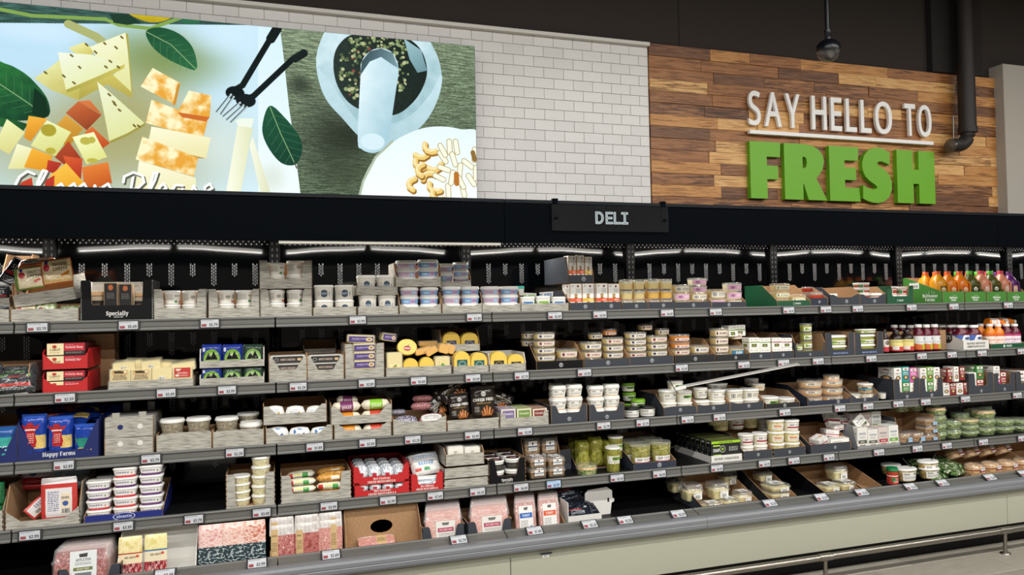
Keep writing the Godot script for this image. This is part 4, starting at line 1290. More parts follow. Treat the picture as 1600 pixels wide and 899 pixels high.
	cell("porter_r", 96, 128, [["f", "cfc4bd"], ["t", "PORTER", 0.5, 0.3, 0.1, "4a4a6c", "Droid Sans", 0.8], ["l", 0.2, 0.42, 0.6, 3, "9a908a"], ["r", 0.06, 0.62, 0.88, 0.18, "a02c38"], ["t", "SALAMI", 0.5, 0.71, 0.08, "f2e2de"], ["r", 0.2, 0.85, 0.6, 0.1, "a86a4c"]])
	cell("porter_g", 96, 128, [["f", "dfe0da"], ["t", "PORTER", 0.5, 0.3, 0.1, "4a5a7c", "Droid Sans", 0.8], ["l", 0.2, 0.42, 0.6, 3, "9a988e"], ["r", 0.06, 0.62, 0.88, 0.18, "6a9c3c"], ["t", "BITES", 0.5, 0.71, 0.08, "f0f2e2"], ["r", 0.2, 0.85, 0.6, 0.1, "a89a6c"]])
	cell("crabbox", 128, 48, [["f", "ecebe6"], ["r", 0, 0.62, 1, 0.16, "a02c38"], ["l", 0.1, 0.2, 0.5, 8, "7a7870"]])
	cell("crabtop", 128, 96, [["f", "efeee9"], ["r", 0, 0.1, 1, 0.06, "a02c38"], ["o", 0.7, 0.55, 0.16, 0.2, "d8a078"], ["l", 0.1, 0.35, 0.4, 9, "5a5850"]])
	# slabs and wedges
	cell("gloucester", 128, 96, [["f", "d8c294"], ["r", 0.05, 0.0, 0.9, 0.5, "caa870"], ["p", [[0.12, 0.12], [0.5, 0.08], [0.8, 0.2], [0.7, 0.36], [0.2, 0.34]], "3c362c"], ["o", 0.82, 0.2, 0.09, 0.12, "e8dcc0"], ["t", "DOUBLE", 0.5, 0.62, 0.2, "3a3028", "Droid Sans", 0.75], ["t", "GLOUCESTER", 0.5, 0.86, 0.2, "3a3028", "Droid Sans", 0.85]])
	cell("cheddar_red", 128, 96, [["f", "bf3a34"], ["p", [[0.1, 0.1], [0.45, 0.12], [0.3, 0.36], [0.1, 0.3]], "e8d8c0"], ["t", "Cheddar", 0.5, 0.55, 0.18, "f4e2d2", "Droid Serif", 0.7], ["r", 0.08, 0.7, 0.2, 0.2, "e8e2da"], ["t", "caramelised", 0.55, 0.8, 0.13, "f4e2d2", "Droid Serif", 0.6]])
	cell("hills_blue", 128, 96, [["f", "23368c"], ["o", 0.5, 0.62, 0.4, 0.42, "6f9c3a"], ["o", 0.5, 0.7, 0.36, 0.38, "8fae5c"], ["p", [[0.2, 0.68], [0.36, 0.36], [0.48, 0.56], [0.6, 0.3], [0.8, 0.68]], "12141c"], ["t", "cheddar", 0.5, 0.82, 0.14, "e8ecf2", "Droid Sans", 0.6], ["o", 0.12, 0.22, 0.07, 0.1, "d8dce6"]])
	cell("hills_green", 128, 96, [["f", "2c3f36"], ["o", 0.5, 0.62, 0.4, 0.42, "7fa85a"], ["o", 0.5, 0.7, 0.36, 0.38, "9cb67c"], ["p", [[0.2, 0.68], [0.36, 0.36], [0.48, 0.56], [0.6, 0.3], [0.8, 0.68]], "101412"], ["t", "mint", 0.5, 0.82, 0.14, "dfe8de", "Droid Sans", 0.5]])
	cell("wcheddar", 160, 48, [["f", "2b2b2b"], ["o", 0.13, 0.5, 0.07, 0.24, "9a9890"], ["o", 0.13, 0.5, 0.05, 0.17, "2b2b2b"], ["t", "WHITE CHEDDAR", 0.5, 0.5, 0.28, "e6c8b0", "Droid Sans", 0.5], ["p", [[0.82, 0.3], [0.96, 0.36], [0.9, 0.72], [0.8, 0.6]], "d8b488"]])
	cell("purple", 128, 64, [["f", "4c3a78"], ["r", 0, 0, 1, 0.1, "b8b0a0"], ["t", "Double Gold", 0.4, 0.45, 0.2, "e8def0", "Droid Serif", 0.55], ["l", 0.1, 0.62, 0.4, 3, "b8a8cc"], ["o", 0.82, 0.52, 0.14, 0.32, "e0cfa8"], ["o", 0.82, 0.52, 0.07, 0.16, "a07848"]])
	cell("apple_red", 64, 64, [["f", "eccf74"], ["o", 0.5, 0.58, 0.36, 0.3, "b02c34"], ["p", [[0.45, 0.3], [0.7, 0.06], [0.62, 0.3]], "4a7a34"], ["r", 0.2, 0.5, 0.6, 0.16, "d8c8c0"]])
	cell("apple_orange", 64, 64, [["f", "f0dfa2"], ["o", 0.5, 0.58, 0.36, 0.3, "d8844a"], ["p", [[0.3, 0.3], [0.6, 0.04], [0.72, 0.24]], "5a8a3c"], ["r", 0.2, 0.5, 0.6, 0.14, "efe2cc"]])
	cell("apple_green", 64, 64, [["f", "ecd692"], ["o", 0.5, 0.55, 0.36, 0.36, "5c9a4a"], ["r", 0.2, 0.5, 0.6, 0.14, "e2ead2"]])
	cell("arch_navy", 96, 80, [["f", "253a66"], ["o", 0.5, 0.5, 0.36, 0.38, "d8cfa0"], ["o", 0.5, 0.5, 0.32, 0.34, "253a66"], ["t", "Gouda", 0.5, 0.5, 0.2, "e8e2c2", "Droid Serif", 0.6]])
	cell("arch_teal", 96, 80, [["f", "1f5a58"], ["o", 0.5, 0.5, 0.36, 0.38, "c8d8b8"], ["o", 0.5, 0.5, 0.32, 0.34, "1f5a58"], ["t", "Havarti", 0.5, 0.5, 0.18, "e6ecd8", "Droid Serif", 0.6]])
	cell("arch_black", 96, 80, [["f", "26241f"], ["o", 0.5, 0.5, 0.36, 0.38, "c8a85a"], ["o", 0.5, 0.5, 0.32, 0.34, "26241f"], ["t", "Truffle", 0.5, 0.5, 0.18, "d8c07a", "Droid Serif", 0.6]])
	# pouches
	cell("fries", 256, 320, [["f", "2a2420"], ["r", 0, 0, 1, 0.06, "4a423c"], ["r", 0, 0.94, 1, 0.06, "4a423c"], ["o", 0.5, 0.24, 0.1, 0.08, "b8b6b0"], ["l", 0.43, 0.23, 0.14, 1, "4a4844"], ["t", "CHEESE FRIES", 0.5, 0.42, 0.09, "f2f0ea", "Droid Sans", 0.9], ["t", "Halloumi-style fries", 0.5, 0.53, 0.045, "c8a05a", "Droid Serif", 0.62], ["l", 0.1, 0.64, 0.2, 4, "b8b4ac"],
		["p", [[0.42, 0.94], [0.36, 0.78], [0.42, 0.76], [0.5, 0.92]], "a86232"], ["p", [[0.5, 0.94], [0.46, 0.68], [0.53, 0.66], [0.57, 0.92]], "c47c44"], ["p", [[0.56, 0.94], [0.58, 0.62], [0.66, 0.62], [0.65, 0.93]], "b86c38"], ["p", [[0.64, 0.94], [0.72, 0.66], [0.79, 0.68], [0.72, 0.94]], "cf8a50"], ["p", [[0.72, 0.95], [0.84, 0.74], [0.9, 0.77], [0.8, 0.95]], "a85e30"], ["r", 0.4, 0.88, 0.42, 0.06, "c98248"]])
	cell("fries_back", 128, 160, [["f", "2c2622"], ["r", 0.3, 0.2, 0.4, 0.5, "3c3530"], ["l", 0.34, 0.25, 0.3, 9, "a8a49c"]])
	cell("cow", 256, 256, [["f", "1d3f9c"], ["r", 0, 0, 1, 0.08, "3458b0"], ["n", ["17347f", "2449ac", "1d3f9c"], 3.0, 3.0, 9, 0, Rect2(0, 0.08, 1, 0.14)], ["n", ["c89c44", "e6cc84", "d8b45a"], 12.0, 12.0, 5, 0, Rect2(0.56, 0.46, 0.4, 0.3)],
		["p", [[0.06, 0.20], [0.24, 0.26], [0.30, 0.18], [0.50, 0.18], [0.58, 0.26], [0.78, 0.22], [0.70, 0.32], [0.60, 0.34], [0.60, 0.48], [0.66, 0.60], [0.62, 0.72], [0.26, 0.72], [0.22, 0.58], [0.26, 0.46], [0.22, 0.34], [0.10, 0.30]], "b02a2e"], ["r", 0.2, 0.32, 0.42, 0.03, "e8e2de"], ["l", 0.3, 0.42, 0.24, 5, "e0b8b0"]])
	cell("cow_green", 256, 256, [["f", "1d3f9c"], ["r", 0, 0, 1, 0.08, "3458b0"], ["p", [[0.06, 0.44], [0.3, 0.42], [0.5, 0.42], [0.8, 0.46], [0.6, 0.58], [0.66, 0.9], [0.26, 0.9], [0.26, 0.7]], "2a8a78"], ["n", ["c89c44", "e6cc84"], 12.0, 12.0, 5, 0, Rect2(0.2, 0.72, 0.6, 0.2)]])
	cell("cow_teal", 128, 128, [["f", "2a5a9c"], ["r", 0.0, 0.3, 1, 0.7, "3fa69c"], ["t", "NEW!", 0.5, 0.62, 0.14, "e8f2ee"]])
	cell("snackpouch", 192, 128, [["f", "b8622c"], ["r", 0.06, 0.08, 0.9, 0.86, "e6d0a4"], ["o", 0.2, 0.34, 0.1, 0.15, "b03038"], ["r", 0.16, 0.06, 0.1, 0.14, "2a2f7a"], ["t", "SNACKING", 0.62, 0.26, 0.12, "33302c", "Droid Sans", 0.5], ["t", "CHEESE", 0.62, 0.44, 0.14, "33302c", "Droid Sans", 0.5], ["p", [[0.6, 0.66], [0.9, 0.52], [0.88, 0.68], [0.66, 0.76]], "d88a30"], ["n", ["efe2a8", "d8a860", "e8d090"], 8.0, 4.0, 6, 0, Rect2(0.1, 0.8, 0.84, 0.12)]])
	cell("snackpouch_g", 192, 128, [["f", "6c8a44"], ["r", 0.12, 0.08, 0.86, 0.86, "e8d8b2"], ["o", 0.26, 0.36, 0.1, 0.15, "b03038"], ["r", 0.2, 0.06, 0.1, 0.14, "2a2f7a"], ["t", "SNACKING", 0.66, 0.26, 0.12, "33302c", "Droid Sans", 0.5], ["t", "CHEESE", 0.66, 0.44, 0.14, "33302c", "Droid Sans", 0.5], ["p", [[0.6, 0.66], [0.8, 0.56], [0.84, 0.68], [0.66, 0.76]], "c83a2c"]])
	cell("snack_back", 96, 128, [["f", "b8622c"], ["r", 0.15, 0.2, 0.7, 0.6, "b4b2aa"], ["l", 0.2, 0.3, 0.6, 8, "5a5a56"]])
	cell("dark_pouch", 128, 160, [["f", "24262a"], ["r", 0, 0, 1, 0.08, "8a8c8c"], ["t", "SLICES", 0.5, 0.3, 0.12, "d8dad6", "Droid Sans", 0.8], ["r", 0.1, 0.45, 0.8, 0.08, "9a2c30"], ["l", 0.15, 0.6, 0.7, 4, "b8bab6"], ["r", 0.0, 0.82, 1, 0.1, "c8cac6"]])
	cell("dark_pouch_g", 128, 160, [["f", "26282a"], ["n", ["1c1e20", "4a4e52", "26282a"], 5.0, 4.0, 12], ["t", "shredded", 0.5, 0.4, 0.11, "6fae48", "Droid Serif", 0.8], ["r", 0.1, 0.7, 0.8, 0.12, "b03a34"], ["l", 0.12, 0.86, 0.7, 2, "d8d8d4"]])
	cell("zip_red", 128, 176, [["f", "c8413c"], ["r", 0, 0, 1, 0.16, "efe9ea"], ["r", 0.14, 0.26, 0.72, 0.7, "e6e2e2"], ["l", 0.2, 0.34, 0.3, 11, "6a6e90"], ["r", 0.56, 0.4, 0.26, 0.5, "ead9bc"], ["t", "GOUDA", 0.68, 0.5, 0.06, "4a4a58", "Droid Sans", 0.24], ["o", 0.68, 0.64, 0.08, 0.06, "3c5c9c"], ["b", 0.58, 0.76, 0.22, 0.12]])
	cell("zip_pink", 128, 128, [["f", "b02a34"], ["r", 0.05, 0.3, 0.9, 0.4, "dccfd0"], ["o", 0.35, 0.5, 0.1, 0.12, "5a6a9a"], ["l", 0.5, 0.4, 0.35, 4, "6a6e90"]])
	cell("zip_blue", 128, 128, [["f", "a8c4d8"], ["r", 0, 0, 1, 0.12, "86aac6"], ["n", ["9cbcd4", "bcd4e4", "90b2cc"], 4.0, 5.0, 8]])
	cell("zip_green", 128, 128, [["f", "1f5a38"], ["n", ["174a2c", "2f7a4c", "1f5a38"], 4.0, 4.0, 9], ["r", 0.2, 0.5, 0.5, 0.2, "9ac0a4"]])
	cell("grn_pouch", 128, 128, [["f", "86a05c"], ["n", ["6c8a44", "e2e0d2", "86a05c", "c8ccb8"], 4.0, 4.0, 11], ["o", 0.3, 0.5, 0.12, 0.14, "8a2f38"]])
	cell("silver", 96, 96, [["n", ["8a8c8a", "e6e6e2", "aeb0ae", "f2f2ee"], 7.0, 7.0, 4]])
	# logs
	for q in [["log_purple", "7c3a68"], ["log_green", "8cc43c"], ["log_red", "c84a38"], ["log_orange", "d88a2c"]]:
		cell(q[0], 128, 96, [["f", "e9dfc8"], ["r", 0.28, 0, 0.44, 1, q[1]], ["t", "goat", 0.5, 0.5, 0.2, "f4ece2", "Droid Serif", 0.36]])
	cell("log_fruit", 128, 96, [["n", ["3a1a20", "7c2434", "c8a8a0", "5a1c28"], 12.0, 12.0, 7]])
	cell("log_blueb", 128, 96, [["n", ["1f1f38", "3c3a5c", "d8d0d0", "26223c"], 12.0, 12.0, 9]])
	cell("fruit_lab", 128, 96, [["n", ["3a1a20", "8c2434", "c8a8a0", "5a1c28"], 10.0, 10.0, 7], ["r", 0.08, 0.1, 0.84, 0.4, "e2e0dc"], ["l", 0.2, 0.2, 0.6, 4, "6a6a66"]])
	cell("caprese", 160, 96, [["n", ["e6e0c0", "efe8cf", "d8c890"], 6.0, 6.0, 4], ["r", 0.06, 0.3, 0.88, 0.5, "efeee0"], ["r", 0.06, 0.3, 0.16, 0.5, "c8342c"], ["r", 0.55, 0.3, 0.2, 0.5, "4a9a4a"], ["r", 0.26, 0.38, 0.28, 0.1, "d8c83c"], ["l", 0.26, 0.56, 0.3, 3, "5a6a4a"]])
	cell("smoked", 160, 96, [["n", ["c8882c", "e8b85c", "b8702c", "efd08c"], 6.0, 6.0, 4], ["r", 0.5, 0.3, 0.3, 0.3, "efe6d0"]])
	cell("mozz_wrap", 96, 96, [["n", ["b8bcc0", "f0f0ec", "e2e4e6", "8fa2b8", "efece6"], 6.0, 6.0, 5], ["r", 0.3, 0.44, 0.3, 0.12, "b8343c"]])
	cell("mozz_bag", 128, 128, [["n", ["e6e8e8", "f4f3ee", "cfd6da"], 4.0, 4.0, 3], ["l", 0.1, 0.2, 0.8, 4, "4a78b4"], ["t", "MOZZ", 0.5, 0.56, 0.14, "4a86c4", "Droid Sans", 0.7], ["r", 0.1, 0.76, 0.2, 0.12, "c84438"], ["r", 0.4, 0.76, 0.2, 0.12, "4a9a5a"]])
	cell("goat_white", 128, 96, [["n", ["dfe2de", "f2f2ec", "cfd4d2"], 4.0, 4.0, 3], ["l", 0.2, 0.3, 0.5, 4, "8a98a8"], ["o", 0.7, 0.5, 0.08, 0.1, "c8b070"]])
	cell("goat_blue", 128, 96, [["n", ["e2e6e6", "f4f4f0", "ced6da"], 4.0, 4.0, 3], ["p", [[0.2, 0.3], [0.3, 0.26], [0.34, 0.42], [0.22, 0.5]], "3c70b0"], ["p", [[0.6, 0.5], [0.72, 0.44], [0.74, 0.62], [0.62, 0.7]], "3c70b0"], ["o", 0.45, 0.55, 0.05, 0.08, "3c70b0"], ["r", 0.4, 0.2, 0.2, 0.1, "7aa0cc"]])
	for q in [["flat_purple", "7a6a9c"], ["flat_green", "6f8f44"], ["flat_red", "7c3434"]]:
		cell(q[0], 96, 112, [["f", "e4dcc4"], ["r", 0.1, 0.1, 0.8, 0.86, q[1]], ["t", "Gouda", 0.5, 0.3, 0.12, "ece6d6", "Droid Serif", 0.7], ["r", 0.2, 0.55, 0.6, 0.3, "d8c89a"]])
	# food
	cell("salad", 128, 128, [["n", ["2f4a18", "7c9a44", "c0cc8a", "4a6a26", "d8d4a8", "3c5a20"], 6.0, 5.0, 6, 1]])
	cell("salad_o", 128, 128, [["n", ["3c5a20", "8fa858", "cfc890", "54742c"], 8.0, 6.0, 8, 1], ["n", ["d89a50", "e8c080", "b88444"], 8.0, 6.0, 3, 1, Rect2(0, 0, 1, 0.3)]])
	cell("greens", 128, 128, [["n", ["1c3018", "3c5a2c", "7a9a5c", "16240f", "d8dcc0", "2c4a20"], 10.0, 8.0, 6, 1]])
	cell("pickle", 128, 128, [["n", ["5c5e18", "96923a", "787a26", "b8b268", "66681a"], 12.0, 2.4, 5]])
	cell("pickle_chip", 128, 128, [["n", ["6c6c24", "aaa45e", "8a8638", "c4c08c", "56571a"], 9.0, 8.0, 5, 1]])
	cell("ham", 128, 128, [["n", ["c88a84", "e6b8ae", "d89c94", "f0d8cf", "c27a76"], 4.0, 9.0, 5]])
	cell("salami", 128, 128, [["n", ["8c3a3c", "a85450", "d8b0a8", "7c2c30", "b8605a"], 14.0, 14.0, 5, 1]])
	cell("prosciutto", 128, 128, [["n", ["a85a56", "d8a8a0", "b86a64", "f0dccf", "8c4442"], 3.0, 7.0, 7]])
	cell("grain", 128, 96, [["n", ["5a5448", "d8cfb8", "b8a888", "3c382f", "e6dfcc"], 26.0, 18.0, 5, 1]])
	cell("pearls", 128, 96, [["n", ["d8cf98", "f0ead2", "b8aa68", "e8dfae", "f6f2e2"], 10.0, 7.0, 5, 1]])
	cell("potato", 128, 96, [["n", ["d8cc92", "ece2b8", "c0b06c", "e2d8a8"], 8.0, 8.0, 5]])
	cell("pasta", 128, 96, [["n", ["c8a85c", "e8d8a0", "8a6a34", "d8c080", "6a5a2c"], 9.0, 8.0, 5, 1]])
	cell("nuts", 128, 96, [["n", ["6a4a2c", "a87c4a", "d2b07c", "54381f", "8a6238"], 9.0, 8.0, 5, 1]])
	cell("redberry", 96, 96, [["f", "241c1c"], ["o", 0.5, 0.5, 0.44, 0.44, "3a1416"], ["n", ["3a1416", "7c2c2c", "241414"], 7.0, 7.0, 5, 1, Rect2(0.2, 0.25, 0.6, 0.5)], ["r", 0.3, 0.55, 0.4, 0.12, "d8d0c8"]])
	cell("sandwich", 128, 96, [["n", ["d8a868", "e8c890", "b87c44", "efdcb4"], 5.0, 3.0, 5], ["r", 0, 0.45, 1, 0.12, "a84438"], ["r", 0, 0.56, 1, 0.06, "e8cc7c"]])
	cell("meatcheese", 96, 192, [["n", ["e2d08c", "efe2b0", "d8c478"], 3.0, 4.0, 5, 0, Rect2(0, 0, 1, 0.45)], ["r", 0, 0.42, 1, 0.28, "e8d8b4"], ["r", 0, 0.42, 1, 0.03, "a84034"], ["t", "HEARN", 0.5, 0.54, 0.05, "3c322a", "Droid Serif", 0.5], ["o", 0.8, 0.52, 0.07, 0.035, "c8523c"], ["n", ["7c2430", "a83c44", "d8aca4", "6a1c28"], 9.0, 9.0, 6, 1, Rect2(0, 0.7, 1, 0.3)]])
	cell("meatcheese_b", 96, 192, [["n", ["e6d888", "efe6b0", "dccc74"], 3.0, 4.0, 9, 0, Rect2(0, 0, 1, 0.4)], ["r", 0, 0.4, 1, 0.3, "e6dabb"], ["r", 0, 0.4, 1, 0.03, "3f7ab0"], ["t", "HEARN", 0.5, 0.52, 0.05, "3c322a", "Droid Serif", 0.5], ["o", 0.8, 0.5, 0.07, 0.035, "c8523c"], ["n", ["7c2430", "a83c44", "d8aca4", "6a1c28"], 9.0, 9.0, 6, 1, Rect2(0, 0.7, 1, 0.3)]])
	for q in [["deli_a", "d08a8a"], ["deli_b", "d89684"], ["deli_c", "b85238"]]:
		cell(q[0], 96, 192, [["n", [q[1], "f0d8cf", q[1]], 3.0, 9.0, 5, 0, Rect2(0, 0, 1, 0.55)], ["n", ["1f2f34", "3c5258", "16242a", "dfe6e6", "22363c"], 5.0, 14.0, 7, 0, Rect2(0, 0.5, 1, 0.5)]])
	cell("charc_salami", 128, 160, [["n", ["8c3a3c", "c88c84", "a85450", "e0c0b8"], 14.0, 16.0, 5, 1, Rect2(0.35, 0.3, 0.65, 0.7)], ["r", 0, 0, 1, 0.3, "cfc8c4"], ["n", ["bcb4b0", "e6e2de"], 5.0, 5.0, 3, 0, Rect2(0, 0, 1, 0.3)], ["r", 0.06, 0.12, 0.28, 0.86, "cdae7e"], ["t", "SALAME", 0.2, 0.3, 0.05, "3c3024", "Droid Serif", 0.22], ["l", 0.09, 0.5, 0.22, 6, "6a5438"]])
	cell("charc_ham", 128, 160, [["n", ["8c4444", "c07c74", "a85c56", "7c3434"], 4.0, 5.0, 6, 0, Rect2(0, 0.3, 1, 0.7)], ["n", ["bcb4b0", "e6e2de"], 5.0, 5.0, 3, 0, Rect2(0, 0, 1, 0.3)], ["r", 0.06, 0.2, 0.28, 0.78, "cdae7e"], ["t", "PROSC.", 0.2, 0.36, 0.05, "3c3024", "Droid Serif", 0.22], ["l", 0.09, 0.5, 0.22, 6, "6a5438"]])
	cell("charc_cop", 128, 160, [["n", ["b06c64", "d8a49a", "c48078", "efd8ce"], 4.0, 5.0, 9, 0, Rect2(0, 0.2, 1, 0.8)], ["n", ["bcb4b0", "e6e2de"], 5.0, 5.0, 3, 0, Rect2(0, 0, 1, 0.22)], ["r", 0.5, 0.14, 0.26, 0.8, "cdae7e"], ["l", 0.53, 0.4, 0.2, 8, "6a5438"]])
	cell("hamlab", 128, 112, [["f", "e2dfda"], ["p", [[0.3, 0.1], [0.7, 0.1], [0.64, 0.26], [0.36, 0.26]], "6a6a66"], ["r", 0.1, 0.4, 0.8, 0.24, "a8324c"], ["t", "UNCURED HAM", 0.5, 0.52, 0.12, "f0e2e2", "Droid Sans", 0.7], ["l", 0.15, 0.72, 0.7, 4, "6a6866"]])
	cell("hamlab_o", 128, 160, [["f", "dfe2e2"], ["p", [[0.34, 0.1], [0.66, 0.08], [0.64, 0.2], [0.36, 0.2]], "3c3c3a"], ["t", "APPLETON", 0.5, 0.28, 0.08, "4a4a46", "Droid Serif", 0.6], ["l", 0.2, 0.36, 0.6, 2, "6a6a66"], ["r", 0.14, 0.5, 0.7, 0.1, "6c6f3a"], ["t", "ROAST BEEF", 0.5, 0.55, 0.05, "ecebdc", "Droid Sans", 0.5], ["r", 0.2, 0.66, 0.6, 0.24, "6a7a7c"]])
	cell("hamlab_b", 128, 160, [["f", "e9e7e4"], ["p", [[0.36, 0.08], [0.64, 0.06], [0.62, 0.18], [0.38, 0.18]], "5a5a58"], ["r", 0.06, 0.3, 0.88, 0.2, "2a5fae"], ["t", "TURKEY", 0.5, 0.4, 0.1, "eef2f6", "Droid Sans", 0.6], ["l", 0.1, 0.6, 0.5, 6, "7a7876"], ["o", 0.84, 0.86, 0.05, 0.05, "3f7ab8"]])
	cell("hamlab_r", 128, 160, [["f", "e9e7e4"], ["p", [[0.36, 0.08], [0.64, 0.06], [0.62, 0.18], [0.38, 0.18]], "5a5a58"], ["r", 0.06, 0.3, 0.88, 0.2, "d8552c"], ["t", "TURKEY", 0.5, 0.4, 0.1, "f6eee6", "Droid Sans", 0.6], ["l", 0.1, 0.6, 0.5, 6, "7a7876"]])
	cell("darkpack", 128, 128, [["n", ["14161c", "242a36", "10121a", "3a3f4a"], 4.0, 6.0, 5], ["r", 0.1, 0.4, 0.5, 0.06, "8c2c30"], ["l", 0.2, 0.55, 0.5, 3, "b8bcc4"]])
	# bottles and jugs
	for q in [["jl_amber", "5a4a1c", "f0e0b0"], ["jl_orange", "e2642c", "f6e2b8"], ["jl_green", "2a3012", "f0f0e0"], ["jl_peach", "d8a088", "e8d8c8"]]:
		cell(q[0], 96, 112, [["f", q[1]], ["p", [[0.1, 0.2], [0.5, 0.08], [0.9, 0.24], [0.82, 0.42], [0.16, 0.4]], q[2]], ["t", "Farms", 0.5, 0.3, 0.14, q[1], "Droid Serif", 0.6], ["o", 0.5, 0.7, 0.26, 0.16, "d8b060" if q[0] != "jl_green" else "7aa03c"], ["l", 0.2, 0.9, 0.6, 1, q[2]]])
	cell("kb_lemon", 96, 96, [["f", "e6d88c"], ["r", 0, 0.62, 1, 0.38, "c8383c"], ["l", 0.1, 0.1, 0.8, 4, "8a8248"], ["r", 0.1, 0.58, 0.3, 0.3, "e8ded8"], ["n", ["c8383c", "e25a48", "a82c34"], 8.0, 8.0, 4, 1, Rect2(0.5, 0.66, 0.5, 0.34)]])
	cell("kb_gt", 96, 96, [["f", "efe6da"], ["o", 0.5, 0.26, 0.2, 0.18, "3c3a38"], ["t", "GT'S", 0.5, 0.26, 0.12, "f0ece4", "Droid Sans", 0.34], ["r", 0, 0.6, 1, 0.4, "c83c48"], ["l", 0.15, 0.5, 0.7, 1, "5a5650"]])
	cell("kb_fruit", 96, 128, [["f", "dfe0e0"], ["o", 0.7, 0.2, 0.14, 0.08, "4a5660"], ["l", 0.15, 0.4, 0.6, 3, "9aa2a8"], ["p", [[0, 0.55], [0.45, 0.62], [0.5, 1], [0, 1]], "cf6a34"], ["p", [[0.45, 0.62], [1, 0.5], [1, 1], [0.5, 1]], "b8c034"]])
	cell("kb_blue", 96, 112, [["f", "e9edf4"], ["p", [[0, 0], [0.4, 0], [0.14, 1], [0, 1]], "4a68b4"], ["o", 0.56, 0.28, 0.14, 0.12, "4a5a8a"], ["t", "KOMBUCHA", 0.56, 0.56, 0.09, "3c4c80", "Droid Sans", 0.6], ["r", 0.3, 0.84, 0.7, 0.16, "4a68b4"]])
	cell("ju_orange", 96, 112, [["f", "efe6de"], ["r", 0, 0, 1, 0.2, "d8642c"], ["t", "JUICE", 0.5, 0.5, 0.16, "d8642c", "Droid Sans", 0.7], ["l", 0.2, 0.7, 0.6, 4, "b87a5a"]])
	cell("ju_pink", 96, 112, [["f", "efe2e6"], ["r", 0, 0, 1, 0.2, "b0386c"], ["t", "DETOX", 0.5, 0.5, 0.16, "8c4a8c", "Droid Sans", 0.7], ["l", 0.2, 0.7, 0.6, 4, "8a7a9a"]])
	cell("sauce", 96, 96, [["f", "b8342c"], ["r", 0, 0.06, 1, 0.1, "e8e2d2"], ["r", 0.2, 0.3, 0.26, 0.4, "3c7a3c"], ["t", "SAUCE", 0.6, 0.7, 0.2, "f4ece0", "Droid Sans", 0.6], ["t", "Fresh", 0.66, 0.42, 0.18, "f4ece0", "Droid Serif", 0.5]])
	cell("alouette", 128, 64, [["f", "efece8"], ["t", "alouette", 0.38, 0.36, 0.2, "3c3a6c", "Droid Serif", 0.5], ["o", 0.8, 0.42, 0.08, 0.14, "5a8a3c"], ["r", 0, 0.72, 1, 0.28, "5c2a6c"], ["l", 0.2, 0.83, 0.5, 1, "d8c8e0"]])
	cell("alouette_r", 128, 64, [["f", "efece8"], ["t", "alouette", 0.38, 0.36, 0.2, "3c3a6c", "Droid Serif", 0.5], ["o", 0.8, 0.42, 0.08, 0.14, "d87a34"], ["r", 0, 0.72, 1, 0.28, "c8343c"], ["l", 0.2, 0.83, 0.5, 1, "f0d0cc"]])
	cell("lidprint", 64, 64, [["f", "e6e4de"], ["o", 0.5, 0.5, 0.4, 0.4, "d2cfc6"], ["t", "OO", 0.5, 0.5, 0.2, "7a766c"]])
	cell("lidgreen", 64, 64, [["f", "e6e4de"], ["p", [[0.1, 0.2], [0.6, 0.1], [0.9, 0.4], [0.3, 0.55]], "5ca848"], ["l", 0.2, 0.7, 0.6, 3, "8a8a80"]])
	cell("clamlab", 128, 64, [["f", "e6e6e2"], ["o", 0.5, 0.25, 0.1, 0.14, "5a2f34"], ["r", 0.0, 0.48, 1, 0.14, "3c4c6c"], ["l", 0.15, 0.7, 0.7, 4, "5a5a56"]])
	cell("bluetag", 64, 32, [["f", "a8c8e2"], ["l", 0.1, 0.3, 0.8, 8, "3c6a98"]])
	cell("smalllab", 96, 64, [["f", "e8e8e4"], ["t", "OO", 0.2, 0.2, 0.16, "3c3c38"], ["l", 0.4, 0.15, 0.5, 2, "5a5a56"], ["b", 0.2, 0.4, 0.6, 0.5]])
	cell("jar_dark", 96, 64, [["f", "241d1a"], ["r", 0, 0.05, 1, 0.2, "cbb89a"], ["l", 0.15, 0.4, 0.6, 3, "c8a070"], ["o", 0.8, 0.7, 0.06, 0.1, "d8d4cc"]])
	cell("jar_black", 96, 64, [["f", "2c2a28"], ["l", 0.2, 0.3, 0.6, 8, "8a8478"]])
	cell("crackers", 64, 128, [["f", "1f1f20"], ["o", 0.5, 0.12, 0.2, 0.08, "d8763c"], ["l", 0.2, 0.28, 0.6, 4, "8a8680"], ["o", 0.5, 0.82, 0.4, 0.14, "d8a878"], ["o", 0.5, 0.82, 0.2, 0.08, "b88658"]])
	cell("crackers_b", 64, 128, [["f", "d8b890"], ["r", 0, 0, 0.35, 1, "1f1f20"], ["o", 0.2, 0.2, 0.1, 0.05, "d8763c"]])
	# carton logos (cut out)
	cell("ring", 64, 64, [["o", 0.5, 0.5, 0.46, 0.46, "b4b6b8"], ["o", 0.5, 0.5, 0.37, 0.37, "4a4e56"], ["o", 0.5, 0.5, 0.24, 0.26, "b4b6b8"], ["o", 0.5, 0.52, 0.14, 0.16, "4a4e56"], ["r", 0.44, 0.1, 0.12, 0.2, "b4b6b8"]])
	cell("specially", 160, 64, [["t", "Specially", 0.5, 0.42, 0.5, "e6e4e0", "Droid Serif", 0.95], ["t", "SELECTED", 0.55, 0.86, 0.16, "c8c6c2", "Droid Sans", 0.6]])
	cell("happy", 160, 32, [["t", "Happy Farms", 0.5, 0.45, 0.6, "dfe2ea", "Droid Serif", 0.98]])
	cell("cabot_word", 128, 32, [["t", "CABOT", 0.5, 0.5, 0.7, "efeae6", "Droid Sans", 0.98]])
